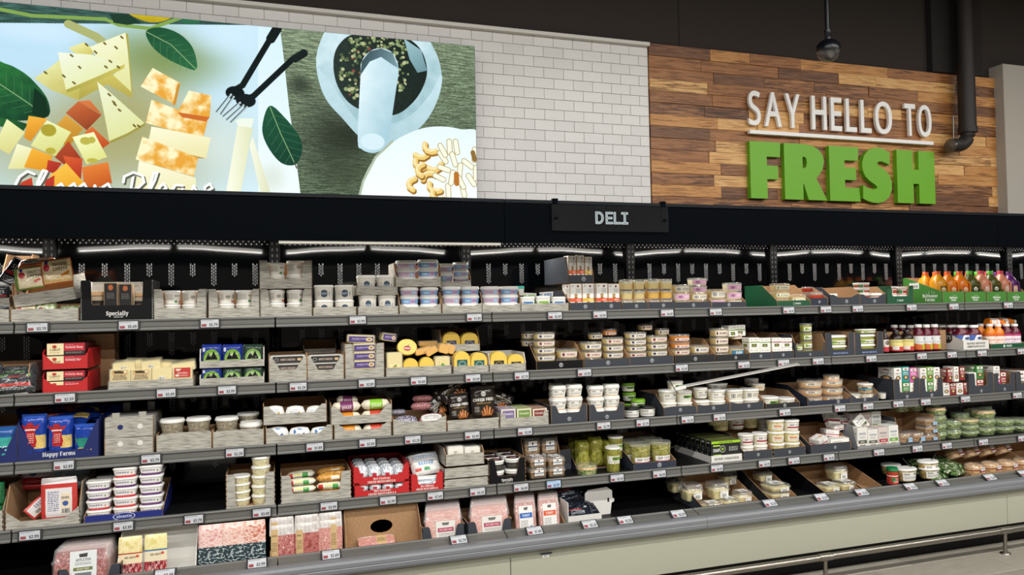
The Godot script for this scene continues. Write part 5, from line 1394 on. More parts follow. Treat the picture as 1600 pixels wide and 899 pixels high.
	cell("mozz_word", 192, 48, [["t", "Bel Gioioso", 0.5, 0.25, 0.34, "f2dcd6", "Droid Serif", 0.6], ["t", "FRESH MOZZARELLA", 0.5, 0.74, 0.34, "f6e6e0", "Droid Serif", 0.98]])
	cell("organic", 96, 32, [["t", "ORGANIC", 0.6, 0.5, 0.5, "e2e8e0", "Droid Sans", 0.6], ["o", 0.16, 0.5, 0.11, 0.36, "b8c8ba"], ["o", 0.16, 0.5, 0.08, 0.26, "14583a"]])
	cell("bolthouse", 128, 80, [["t", "Bolthouse", 0.5, 0.55, 0.26, "eef4ea", "Droid Serif", 0.9], ["t", "Farms", 0.5, 0.86, 0.26, "eef4ea", "Droid Serif", 0.6], ["p", [[0.3, 0.34], [0.26, 0.16], [0.32, 0.34]], "c8e0b8"], ["p", [[0.44, 0.32], [0.43, 0.08], [0.48, 0.32]], "c8e0b8"], ["p", [[0.58, 0.32], [0.64, 0.08], [0.62, 0.33]], "c8e0b8"], ["p", [[0.7, 0.35], [0.82, 0.16], [0.74, 0.37]], "c8e0b8"]])
	cell("gts", 96, 96, [["o", 0.5, 0.5, 0.48, 0.48, "2a2a2a"], ["t", "GT'S", 0.5, 0.5, 0.32, "e2e0da", "Droid Sans", 0.7]])
	cell("purest", 256, 64, [["t", "THE PUREST, MOST POTENT", 0.5, 0.28, 0.26, "33312e", "Droid Serif", 0.98], ["t", "KOMBUCHA YOU CAN GET", 0.5, 0.72, 0.26, "33312e", "Droid Serif", 0.94]])
	cell("ohsnap", 256, 48, [["t", "OH SNAP! | 6 SNACK PACKS", 0.5, 0.5, 0.46, "2a2c2a", "Droid Serif", 0.98]])
	cell("alou_logo", 128, 48, [["o", 0.5, 0.5, 0.48, 0.46, "c2c8e2"], ["o", 0.5, 0.5, 0.44, 0.38, "1a2878"], ["t", "alouette", 0.5, 0.5, 0.34, "e6e8f2", "Droid Serif", 0.7]])
	cell("blueband", 256, 24, [["f", "26365c"], ["t", "ORGANIC  RECYCLE  ORGANIC  RECYCLE", 0.5, 0.5, 0.5, "b8c2d8", "Droid Sans", 0.95]])
	cell("usda", 96, 32, [["o", 0.12, 0.5, 0.1, 0.34, "cfe0d2"], ["t", "ORGANIC", 0.62, 0.5, 0.5, "dcebe0", "Droid Sans", 0.6]])
	cell("boxcode", 96, 48, [["f", "e2e6e2"], ["b", 0.1, 0.35, 0.8, 0.5], ["l", 0.1, 0.12, 0.5, 2, "5a5a56"]])
	cell("plate_no", 64, 24, [["f", "e6e6e2"], ["t", "4014", 0.5, 0.5, 0.5, "3a3a38", "Droid Sans", 0.7]])
	# shelf-edge displays
	for p in PRICES:
		cell("price" + p, 96, 44, [["f", "c3c6cb" if p != "$3.39 " else "a9c4e2"], ["l", 0.06, 0.08, 0.62, 3, "6a6c72"], ["r", 0.05, 0.56, 0.26, 0.32, "8c2f38"], ["l", 0.08, 0.68, 0.2, 1, "d8b0b0"], ["t", p, 0.7, 0.66, 0.36, "1e1f22", "Droid Sans", 0.5]])
	print_mats()
	for k in GOODS:
		var r: Array = GOODS[k]
		K[k] = {t = r[0], name = r[1], cat = r[2], desc = r[3]}
		if r.size() > 4:
			K[k].merge(r[4])

const PRICES := ["$3.19", "$5.49", "$2.79", "$2.99", "$1.89", "$2.49", "$3.99", "$4.49", "$3.89", "$2.59", "$3.49", "$3.29", "$2.89", "$3.69", "$2.39", "$3.79", "$3.59", "$7.49", "$3.35", "$4.89", "$3.39", "$3.39 ", "$4.39"]

# kind: [shape, name, category, description, details]
var GOODS := {
	"ricotta": ["tub", "ricotta_tub", "tub", "white ricotta tub", {label = "ricotta", taper = 0.86, band = [0.05, 0.95], asp = 1.0}],
	"ricotta_b": ["tub", "ricotta_tub", "tub", "white ricotta tub", {label = "ricotta_b", taper = 0.86, band = [0.05, 0.95]}],
	"whip": ["tub", "cheese_tub", "tub", "pale tub with navy circle", {n = 3.2, label = "whip", taper = 0.88, band = [0.05, 0.96], asp = 0.8}],
	"creamch": ["tub", "cheese_tub", "tub", "blue and lilac cheese tub", {n = 3.0, label = "creamch", lid = "white_plastic", taper = 0.84, band = [0.05, 0.95], asp = 0.75, lid_h = 0.3}],
	"creamch_b": ["tub", "cheese_tub", "tub", "lilac and blue cheese tub", {n = 3.0, label = "creamch_b", taper = 0.84, band = [0.05, 0.95], asp = 0.75, lid_h = 0.3}],
	"feta_b": ["tub", "feta_tub", "tub", "white feta tub, blue label", {n = 3.5, label = "feta_b", taper = 0.9, band = [0.05, 0.95], asp = 0.8}],
	"feta_g": ["tub", "feta_tub", "tub", "white feta tub, green label", {n = 3.5, label = "feta_g", taper = 0.9, band = [0.05, 0.95], asp = 0.8}],
	"teal_cup": ["tub", "small_tub", "tub", "small white tub with teal lid", {lid = "teal_plastic", lid_h = 0.25}],
	"snack_o": ["box", "snack_box", "box", "white snack box, orange band", {front = "snack_o", asp = 1.6}],
	"snack_y": ["box", "snack_box", "box", "white snack box, yellow band", {front = "snack_y", asp = 1.6}],
	"hum_gold": ["tub", "hummus_tub", "tub", "clear tub of yellow hummus", {n = 3.2, body = "dip_pale", lid = "clear_lid", lid_h = 0.22, taper = 0.88, label = "hum_g", band = [0.75, 0.98], asp = 0.85, arc = 0.62}],
	"hum_orange": ["tub", "hummus_tub", "tub", "clear tub of orange hummus", {n = 3.2, body = "dip_gold", lid = "clear_lid", lid_h = 0.22, taper = 0.88, label = "hum_o", band = [0.8, 0.98], asp = 0.85, arc = 0.62}],
	"dip_pink": ["tub", "dip_tub", "tub", "clear dip tub, pink label", {n = 3.2, body = "dip_white", lid = "clear_lid", lid_h = 0.22, taper = 0.9, label = "pinklab", band = [0.15, 0.9], asp = 0.8, arc = 0.62}],
	"dip_bar": ["tub", "dip_tub", "tub", "clear dip tub, barcode label", {n = 3.2, body = "dip_pale", lid = "clear_lid", lid_h = 0.22, taper = 0.9, label = "barlab", band = [0.15, 0.9], asp = 0.8, arc = 0.62}],
	"hum_org": ["tub", "hummus_tub", "tub", "clear tub of pale hummus", {n = 3.0, body = "dip_pale", lid = "clear_lid", lid_h = 0.24, taper = 0.9, label = "hum_g", band = [0.3, 0.8], asp = 0.85, arc = 0.62}],
	"salsa": ["tub", "salsa_tub", "tub", "red salsa tub, clear lid", {n = 3.0, body = "dip_red", lid = "clear_lid", lid_h = 0.25, taper = 0.88, asp = 0.85}],
	"salsa_w": ["tub", "salsa_tub", "tub", "red salsa tub, white lid", {n = 3.0, body = "dip_red", lid = "white_plastic", lid_h = 0.22, taper = 0.88, label = "salsalab", band = [0.1, 0.85], asp = 0.85}],
	"hum_nav": ["tub", "hummus_tub", "tub", "round hummus tub, navy print", {body = "dip_pale", lid = "clear_lid", lid_h = 0.3, taper = 0.9, label = "hum_n", band = [0.2, 0.95], arc = 0.6}],
	"hum_red": ["tub", "hummus_tub", "tub", "round hummus tub, red print", {body = "dip_pale", lid = "clear_lid", lid_h = 0.3, taper = 0.9, label = "hum_r", band = [0.2, 0.95], arc = 0.6}],
	"hum_pepper": ["tub", "hummus_tub", "tub", "round orange hummus tub", {body = "dip_orange", lid = "clear_lid", lid_h = 0.28, taper = 0.9, label = "hum_r", band = [0.1, 0.6], arc = 0.6}],
	"hum_choc": ["tub", "hummus_tub", "tub", "hummus tub, dark brown label", {n = 3.0, body = "dip_pale", lid = "clear_lid", lid_h = 0.25, taper = 0.9, label = "hum_o", band = [0.1, 0.9], arc = 0.62}],
	"hum_blue": ["tub", "hummus_tub", "tub", "hummus tub, blue label", {n = 3.0, body = "dip_pale", lid = "clear_lid", lid_h = 0.25, taper = 0.9, label = "bluelab", band = [0.1, 0.9], arc = 0.62}],
	"wgreen": ["box", "snack_box", "box", "white box, green stripe", {front = "wgreen", asp = 1.0}],
	"wred": ["box", "snack_box", "box", "white box, dark red stripe", {front = "wred", asp = 1.0}],
	"guac": ["tub", "guacamole_tub", "tub", "green guacamole tub, clear lid", {n = 3.0, body = "dip_green", lid = "clear_lid", lid_h = 0.25, taper = 0.9, label = "guaclab", band = [0.1, 0.7], asp = 0.85, arc = 0.62}],
	"guac_w": ["tub", "guacamole_tub", "tub", "green guacamole tub, white lid", {n = 3.0, body = "dip_green", lid = "white_plastic", lid_h = 0.2, taper = 0.9, label = "guaclab", band = [0.15, 0.6], asp = 0.85, arc = 0.62}],
	"cabot": ["box", "cheese_box", "box", "cream and red cheddar box", {front = "cabot", side = "cabot_end", asp = 0.45}],
	"gloucester": ["pack", "cheese_block", "cheese", "pale cheese block, brown label", {body = "pale_cheese", film = true, label = "gloucester", at = [0.0, 0.7, 0.8, 0.5]}],
	"cheddar_red": ["pack", "cheese_block", "cheese", "pale cheese block, red label", {body = "pale_cheese", film = true, label = "cheddar_red", at = [0.0, 0.7, 0.8, 0.5]}],
	"cheese_plain": ["pack", "cheese_block", "cheese", "film-wrapped pale cheese block", {body = "pale_cheese", film = true, label = "barlab", at = [0.0, 0.4, 0.3, 0.3]}],
	"hills_blue": ["bag", "cheese_pack", "packet", "blue cheddar pack, hill logo", {front = "hills_blue", asp = 0.3, flat = 1.0}],
	"hills_green": ["bag", "cheese_pack", "packet", "dark green cheddar pack", {front = "hills_green", asp = 0.3, flat = 1.0, seed = 3}],
	"wcheddar": ["pack", "cheese_bar", "cheese", "white cheddar bar, black label", {body = "mozz_white", film = true, label = "wcheddar", at = [0.0, 0.5, 0.86, 0.8], asp = 0.4}],
	"purple": ["pack", "cheese_bar", "cheese", "yellow cheese bar, purple label", {body = "pale_cheese", film = true, label = "purple", at = [0.0, 0.5, 0.9, 0.75], asp = 0.5}],
	"wheel_red": ["pack", "cheese_round", "cheese", "yellow cheese round, red fruit label", {shape = "round", body = "butter_yellow", label = "apple_red", at = [0.0, 0.45, 0.5, 0.5], asp = 0.35}],
	"wheel_dome": ["pack", "cheese_round", "cheese", "half yellow cheese round", {shape = "dome", body = "butter_yellow", label = "apple_red", at = [0.0, 0.3, 0.5, 0.4], asp = 0.35}],
	"slab_orange": ["pack", "cheese_block", "cheese", "tall cheese block, orange fruit label", {body = "pale_cheese", film = true, label = "apple_orange", at = [0.0, 0.3, 0.7, 0.4], asp = 0.5}],
	"slab_green": ["pack", "cheese_block", "cheese", "cheese block, green label", {body = "pale_cheese", film = true, label = "apple_green", at = [0.0, 0.4, 0.4, 0.7], asp = 0.5}],
	"wedge": ["pack", "cheese_wedge", "cheese", "plain golden cheese piece", {body = "gold_cheese", film = true, label = "barlab", at = [0.0, 0.5, 0.01, 0.01], asp = 0.5}],
	"arch_navy": ["pack", "cheese_slice_pack", "cheese", "arched yellow cheese, navy label", {shape = "dome", body = "butter_yellow", label = "arch_navy", at = [0.0, 0.3, 0.56, 0.46], asp = 0.2}],
	"arch_teal": ["pack", "cheese_slice_pack", "cheese", "arched yellow cheese, teal label", {shape = "dome", body = "butter_yellow", label = "arch_teal", at = [0.0, 0.32, 0.62, 0.56], asp = 0.2}],
	"arch_black": ["pack", "cheese_slice_pack", "cheese", "arched yellow cheese, black label", {shape = "dome", body = "butter_yellow", label = "arch_black", at = [0.0, 0.28, 0.6, 0.5], asp = 0.2}],
	"fries": ["bag", "cheese_fries_bag", "bag", "dark brown CHEESE FRIES bag", {front = "fries", back = "fries_back", asp = 0.35}],
	"cow": ["bag", "shredded_cheese_bag", "bag", "blue cheese bag, red cow", {front = "cow", asp = 0.3, seed = 5}],
	"cow_green": ["bag", "shredded_cheese_bag", "bag", "blue cheese bag, green cow", {front = "cow_green", asp = 0.3, seed = 8}],
	"cow_teal": ["bag", "shredded_cheese_bag", "bag", "teal and blue cheese bag", {front = "cow_teal", asp = 0.3, seed = 9}],
	"snackpouch": ["bag", "snacking_cheese_pouch", "pouch", "orange snacking cheese pouch", {front = "snackpouch", back = "snack_back", asp = 0.2, flat = 1.0}],
	"snackpouch_g": ["bag", "snacking_cheese_pouch", "pouch", "green snacking cheese pouch", {front = "snackpouch_g", back = "snack_back", asp = 0.2, flat = 1.0}],
	"snackback": ["bag", "snacking_cheese_pouch", "pouch", "orange pouch showing silver back", {front = "snack_back", asp = 0.3, flat = 1.0}],
	"grn_pouch": ["bag", "snacking_cheese_pouch", "pouch", "green and white pouch", {front = "grn_pouch", back = "silver", asp = 0.3}],
	"dark_pouch": ["bag", "sliced_cheese_pouch", "pouch", "black and silver pouch", {front = "dark_pouch", back = "silver", asp = 0.25}],
	"dark_pouch_g": ["bag", "shredded_cheese_pouch", "pouch", "black pouch, green lettering", {front = "dark_pouch_g", back = "silver", asp = 0.35, seed = 4}],
	"zip_red": ["bag", "sliced_cheese_pouch", "pouch", "red and white zip pouch", {front = "zip_red", asp = 0.1, flat = 1.0}],
	"zip_pink": ["bag", "sliced_cheese_pouch", "pouch", "red-edged pink zip pouch", {front = "zip_pink", asp = 0.15, flat = 1.0}],
	"zip_blue": ["bag", "sliced_cheese_pouch", "pouch", "pale blue zip pouch", {front = "zip_blue", asp = 0.15, seed = 6}],
	"zip_green": ["bag", "sliced_cheese_pouch", "pouch", "dark green pouch", {front = "zip_green", asp = 0.25, seed = 7}],
	"log_purple": ["log", "goat_cheese_log", "cheese", "goat cheese log, purple label", {front = "log_purple", asp = 0.5}],
	"log_green": ["log", "goat_cheese_log", "cheese", "goat cheese log, green label", {front = "log_green", asp = 0.5}],
	"log_red": ["log", "goat_cheese_log", "cheese", "goat cheese log, red label", {front = "log_red", asp = 0.5}],
	"log_orange": ["log", "goat_cheese_log", "cheese", "goat cheese log, orange label", {front = "log_orange", asp = 0.5}],
	"log_fruit": ["log", "fruit_cheese_log", "cheese", "dark red berry cheese log", {front = "log_fruit", asp = 0.5}],
	"log_blueb": ["log", "fruit_cheese_log", "cheese", "blueberry cheese log", {front = "log_blueb", asp = 0.5}],
	"fruit_lab": ["log", "fruit_cheese_log", "cheese", "berry cheese log, white label", {front = "fruit_lab", asp = 0.5}],
	"caprese": ["log", "mozzarella_log", "cheese", "mozzarella log, red and green label", {front = "caprese", asp = 0.4}],
	"smoked": ["log", "mozzarella_log", "cheese", "amber smoked cheese log", {front = "smoked", asp = 0.4}],
	"mozz_ball": ["log", "mozzarella_ball", "cheese", "wrapped mozzarella ball", {front = "mozz_wrap", asp = 0.9}],
	"mozz_bag": ["bag", "mozzarella_bag", "bag", "white mozzarella bag, blue print", {front = "mozz_bag", asp = 0.4, seed = 2}],
	"mozz_plain": ["pack", "cheese_block", "cheese", "white cheese block in film", {body = "mozz_white", film = true, label = "barlab", at = [0.0, 0.5, 0.2, 0.3], asp = 1.2}],
	"goat_white": ["log", "goat_cheese_log", "cheese", "plain white goat cheese log", {front = "goat_white", asp = 0.5}],
	"goat_blue": ["log", "goat_cheese_log", "cheese", "white goat cheese, blue marks", {front = "goat_blue", asp = 0.5}],
	"flat_purple": ["box", "gouda_pack", "packet", "purple gouda pack", {front = "flat_purple", asp = 0.25}],
	"flat_green": ["box", "gouda_pack", "packet", "green gouda pack", {front = "flat_green", asp = 0.25}],
	"flat_red": ["box", "gouda_pack", "packet", "dark red gouda pack", {front = "flat_red", asp = 0.25}],
	"grain": ["tub", "crumble_tub", "tub", "round tub of speckled crumbles", {fill = "grain", taper = 0.8, lid_h = 0.22}],
	"goat_cup": ["tub", "goat_cheese_cup", "cup", "beige cup, white green lid", {n = 3.0, body = "dip_peach", lid = "white_plastic", lid_print = "lidgreen", lid_h = 0.3, taper = 0.78, label = "whitelab", band = [0.15, 0.95], asp = 0.9}],
	"tub_lime": ["tub", "dip_tub", "tub", "cream tub, lime green lid", {body = "cream_plastic", lid = "green_plastic", lid_h = 0.28, taper = 0.86, label = "leaflab", band = [0.05, 0.9]}],
	"tub_black": ["tub", "dip_tub", "tub", "pale tub, black lid", {body = "grey_plastic", lid = "black_plastic", lid_h = 0.25, taper = 0.86, label = "whitelab", band = [0.05, 0.9]}],
	"tub_leaf": ["tub", "dip_tub", "tub", "white tub, green leaf label", {n = 2.6, body = "dip_white", lid = "white_plastic", lid_h = 0.16, taper = 0.86, label = "leaflab", band = [0.1, 0.85], arc = 0.62}],
	"tub_white": ["tub", "dip_tub", "tub", "white dip tub, printed label", {n = 2.6, body = "dip_white", lid = "white_plastic", lid_h = 0.16, taper = 0.86, label = "whitelab", band = [0.1, 0.85], arc = 0.62}],
	"tub_bar": ["tub", "dip_tub", "tub", "white dip tub, grey barcode", {n = 2.8, body = "dip_white", lid = "white_plastic", lid_h = 0.16, taper = 0.86, label = "barlab", band = [0.1, 0.85], arc = 0.62}],
	"tub_red": ["tub", "potato_salad_tub", "tub", "cream salad tub, red stripe", {body = "dip_white", lid = "white_plastic", lid_h = 0.13, taper = 0.84, label = "redlab", band = [0.2, 0.85], arc = 0.62}],
	"tub_orange": ["tub", "potato_salad_tub", "tub", "cream salad tub, orange label", {fill = "potato", lid = "white_plastic", lid_h = 0.13, taper = 0.84, label = "orangelab", band = [0.2, 0.75], arc = 0.62}],
	"tub_cream": ["tub", "potato_salad_tub", "tub", "cream salad tub, white lid", {fill = "potato", lid = "white_plastic", lid_h = 0.13, taper = 0.84}],
	"hum_peach": ["tub", "hummus_tub", "tub", "round peach hummus tub", {body = "dip_peach", lid = "clear_lid", lid_h = 0.3, taper = 0.9, label = "barlab", band = [0.5, 0.95], arc = 0.62}],
	"tub_stripe": ["tub", "dip_tub", "tub", "cream tub, dark blue stripe", {n = 3.0, body = "dip_peach", lid = "white_plastic", lid_h = 0.14, taper = 0.88, label = "tealstripe", band = [0.2, 0.75]}],
	"dip_small": ["tub", "dip_tub", "tub", "small pale dip tub", {n = 2.6, body = "dip_white", lid = "clear_lid", lid_h = 0.22, taper = 0.86, label = "whitelab", band = [0.2, 0.8], arc = 0.62}],
	"bar_teal": ["box", "plant_snack_box", "box", "slim teal box", {front = "bar_teal", asp = 2.2}],
	"bar_pink": ["box", "plant_snack_box", "box", "slim pink box", {front = "bar_pink", asp = 2.2}],
	"bar_green": ["box", "plant_snack_box", "box", "slim olive green box", {front = "bar_green", asp = 2.2}],
	"bar_dgreen": ["box", "plant_snack_box", "box", "slim green box", {front = "bar_dgreen", asp = 2.2}],
	"bar_red": ["box", "plant_snack_box", "box", "slim dark red box", {front = "bar_red", asp = 2.2}],
	"bar_white": ["box", "plant_snack_box", "box", "slim white box", {front = "bar_white", asp = 2.2}],
	"bar_magenta": ["box", "plant_snack_box", "box", "slim magenta box", {front = "bar_magenta", asp = 2.2}],
	"pearls": ["tub", "mozzarella_pearl_tub", "tub", "tub of mozzarella pearls", {fill = "pearls", taper = 0.84, lid_h = 0.2}],
	"alou": ["tub", "spread_tub", "tub", "white spread tub, purple band", {n = 4.0, label = "alouette", lid = "white_plastic", lid_h = 0.16, taper = 0.78, band = [0.02, 0.98], asp = 0.8}],
	"alou_r": ["tub", "spread_tub", "tub", "white spread tub, red band", {n = 4.0, label = "alouette_r", lid = "white_plastic", lid_h = 0.16, taper = 0.78, band = [0.02, 0.98], asp = 0.8}],
	"berry_tub": ["tub", "spread_tub", "tub", "white tub, dark red lid", {label = "jar_black", lid = "white_plastic", lid_print = "redberry", lid_h = 0.14, taper = 0.86, band = [0.1, 0.75]}],
	"clam_meat": ["clam", "snack_tray", "tray", "clear snack tray, brown filling", {fill = "nuts", label = "clamlab", at = [0.0, 0.55, 0.5, 0.55], top_label = true}],
	"clam_blue": ["clam", "snack_tray", "tray", "clear nut tray, blue sticker", {fill = "nuts", label = "bluetag", at = [0.25, 0.35, 0.35, 0.4]}],
	"pickle_pouch": ["bag", "pickle_pouch", "pouch", "pouch of pickle spears", {front = "pickle", asp = 0.45, seed = 3}],
	"pickle_cup": ["tub", "pickle_tub", "tub", "clear tub of pickle chips", {fill = "pickle_chip", lid = "clear_lid", lid_h = 0.12, taper = 0.82, label = "redlab", band = [0.1, 0.5], arc = 0.62}],
	"pickle_tall": ["tub", "pickle_tub", "tub", "tall clear tub of pickle spears", {fill = "pickle", lid = "white_plastic", lid_h = 0.06, taper = 0.84, label = "leaflab", band = [0.4, 0.72], arc = 0.8}],
	"veg_bowl": ["clam", "salad_bowl", "bowl", "clear bowl of mixed vegetables", {n = 2.0, fill = "salad_o", label = "pinklab", at = [0.0, 0.5, 0.01, 0.01]}],
	"snapbox": ["box", "pickle_snack_box", "box", "black pickle snack box, lime top", {front = "snap_front", side = "snap_side", top = "snap_top"}],
	"crab": ["box", "crab_box", "box", "white box, dark red stripe", {front = "crabbox", top = "crabtop"}],
	"porter": ["box", "snack_packet", "packet", "grey snack packet, black band", {front = "porter", asp = 0.3}],
	"porter_r": ["box", "snack_packet", "packet", "grey snack packet, red band", {front = "porter_r", asp = 0.3}],
	"porter_g": ["box", "snack_packet", "packet", "grey snack packet, green band", {front = "porter_g", asp = 0.3}],
	"salad": ["clam", "salad_bowl", "bowl", "clear bowl of green salad", {n = 2.6, fill = "salad", taper = 0.8, full = 0.86}],
	"salad_o": ["clam", "salad_bowl", "bowl", "clear salad bowl, orange topping", {n = 2.6, fill = "salad_o", taper = 0.8, full = 0.86}],
	"greens": ["bag", "greens_pack", "packet", "flat pack of dark greens", {front = "greens", asp = 0.3, seed = 5}],
	"egg": ["clam", "potato_salad_tub", "tub", "square clear tub of potato salad", {fill = "potato", taper = 0.8, full = 0.6, label = "smalllab", at = [0.1, 0.34, 0.45, 0.42]}],
	"egg_low": ["clam", "potato_salad_tub", "tub", "low clear tub of potato salad", {fill = "potato", taper = 0.86, full = 0.6, label = "smalllab", at = [0.1, 0.34, 0.4, 0.5], top_label = true}],
	"pasta_tub": ["tub", "pasta_tub", "tub", "oval pasta tub, white lid", {n = 2.2, fill = "pasta", lid = "white_plastic", lid_h = 0.14, taper = 0.82, label = "whitelab", band = [0.1, 0.85], asp = 0.7, arc = 0.62}],
	"sauce_jar": ["tub", "sauce_jar", "jar", "red sauce jar, green lid", {body = "dip_red", lid = "dark_green_plastic", lid_h = 0.2, taper = 0.98, label = "sauce", band = [0.0, 0.7]}],
	"sandwich": ["clam", "sandwich_pack", "sandwich", "sandwich in clear film, red label", {n = 2.4, fill = "sandwich", taper = 0.9, full = 0.9, label = "redlab", at = [0.1, 0.45, 0.35, 0.6]}],
	"jug_amber": ["jug", "juice_jug", "bottle", "amber juice jug, orange cap", {body = "juice_amber", cap = "orange_cap", label = "jl_amber"}],
	"jug_orange": ["jug", "juice_jug", "bottle", "orange juice jug, orange cap", {body = "juice_orange", cap = "orange_cap", label = "jl_orange"}],
	"jug_green": ["jug", "juice_jug", "bottle", "dark green juice jug", {body = "juice_green", cap = "lime_cap", label = "jl_green"}],
	"jug_peach": ["jug", "juice_jug", "bottle", "peach juice jug, pink cap", {body = "juice_peach", cap = "pink_cap", label = "jl_peach"}],
	"jug_purple": ["jug", "juice_jug", "bottle", "purple juice jug", {body = "juice_purple", cap = "purple_plastic", label = "jl_peach"}],
	"kb_brown": ["bottle", "brown_bottle", "bottle", "brown bottle, yellow red label", {body = "brown_glass", cap = "black_plastic", label = "kb_lemon"}],
	"kb_gt": ["bottle", "kombucha_bottle", "bottle", "dark bottle, red white label", {body = "brown_glass", cap = "black_plastic", label = "kb_gt"}],
	"kb_fruit": ["bottle", "kombucha_bottle", "bottle", "red kombucha bottle, white cap", {body = "kombucha_red", cap = "white_plastic", label = "kb_fruit", neck = 0.55}],
	"kb_blue": ["bottle", "kombucha_bottle", "bottle", "kombucha bottle, blue label", {body = "kombucha_red", cap = "white_plastic", label = "kb_blue", neck = 0.55}],
	"ju_orange": ["bottle", "juice_bottle", "bottle", "orange juice bottle, white cap", {body = "juice_orange", cap = "white_plastic", label = "ju_orange", neck = 0.5}],
	"ju_pink": ["bottle", "juice_bottle", "bottle", "pink juice bottle, white cap", {body = "kombucha_red", cap = "white_plastic", label = "ju_pink", neck = 0.5}],
	"jar_dark": ["tub", "spread_jar", "jar", "clear jar, dark label", {body = "dip_peach", lid = "clear_lid", label = "jar_dark", taper = 0.92, band = [0.1, 0.85], lid_h = 0.16, n = 3.0}],
	"crackers": ["box", "cracker_packet", "packet", "slim black cracker packet", {front = "crackers", side = "crackers_b", asp = 0.7}],
	"meatcheese": ["bag", "sliced_meat_pack", "packet", "salami and cheese pack, red stripe", {front = "meatcheese", asp = 0.12, flat = 1.0}],
	"meatcheese_b": ["bag", "sliced_meat_pack", "packet", "salami and cheese pack, blue stripe", {front = "meatcheese_b", asp = 0.12, flat = 1.0}],
	"deli_a": ["bag", "sliced_meat_pack", "packet", "pink sliced meat pack, dark foil", {front = "deli_a", asp = 0.14, flat = 1.0}],
	"deli_b": ["bag", "sliced_meat_pack", "packet", "pale sliced meat pack, dark foil", {front = "deli_b", asp = 0.14, flat = 1.0, seed = 2}],
	"deli_c": ["bag", "sliced_meat_pack", "packet", "orange sliced meat pack, dark foil", {front = "deli_c", asp = 0.14, flat = 1.0, seed = 3}],
	"charc_salami": ["bag", "charcuterie_pack", "packet", "salami pack, kraft paper strip", {front = "charc_salami", asp = 0.12, flat = 1.0}],
	"charc_ham": ["bag", "charcuterie_pack", "packet", "dark ham pack, kraft paper strip", {front = "charc_ham", asp = 0.12, flat = 1.0, seed = 2}],
	"charc_cop": ["bag", "charcuterie_pack", "packet", "pink ham pack, kraft paper strip", {front = "charc_cop", asp = 0.12, flat = 1.0, seed = 3}],
	"ham_beef": ["clam", "sliced_ham_tray", "tray", "clear tray of sliced beef, grey label", {fill = "salami", label = "hamlab_o", at = [0.05, 0.45, 0.46, 0.9], n = 6.0, taper = 0.96, full = 0.9}],
	"ham_red": ["clam", "sliced_ham_tray", "tray", "clear tray of sliced ham, red label", {fill = "ham", label = "hamlab", at = [0.05, 0.35, 0.5, 0.5], n = 6.0, taper = 0.96, full = 0.9}],
	"turkey_b": ["clam", "sliced_turkey_pack", "packet", "sliced turkey pack, blue label", {fill = "prosciutto", label = "hamlab_b", at = [0.0, 0.42, 0.62, 0.8], n = 6.0, taper = 0.96, full = 0.9}],
	"turkey_r": ["clam", "sliced_turkey_pack", "packet", "sliced turkey pack, orange label", {fill = "prosciutto", label = "hamlab_r", at = [0.0, 0.42, 0.62, 0.8], n = 6.0, taper = 0.96, full = 0.9}],
	"ham_plain": ["clam", "sliced_ham_tray", "tray", "clear tray of sliced ham behind", {fill = "ham", n = 6.0, taper = 0.96, full = 0.9}],
	"darkpack": ["bag", "bacon_pack", "packet", "dark foil meat pack", {front = "darkpack", asp = 0.3, seed = 6}],
}
var K := {}

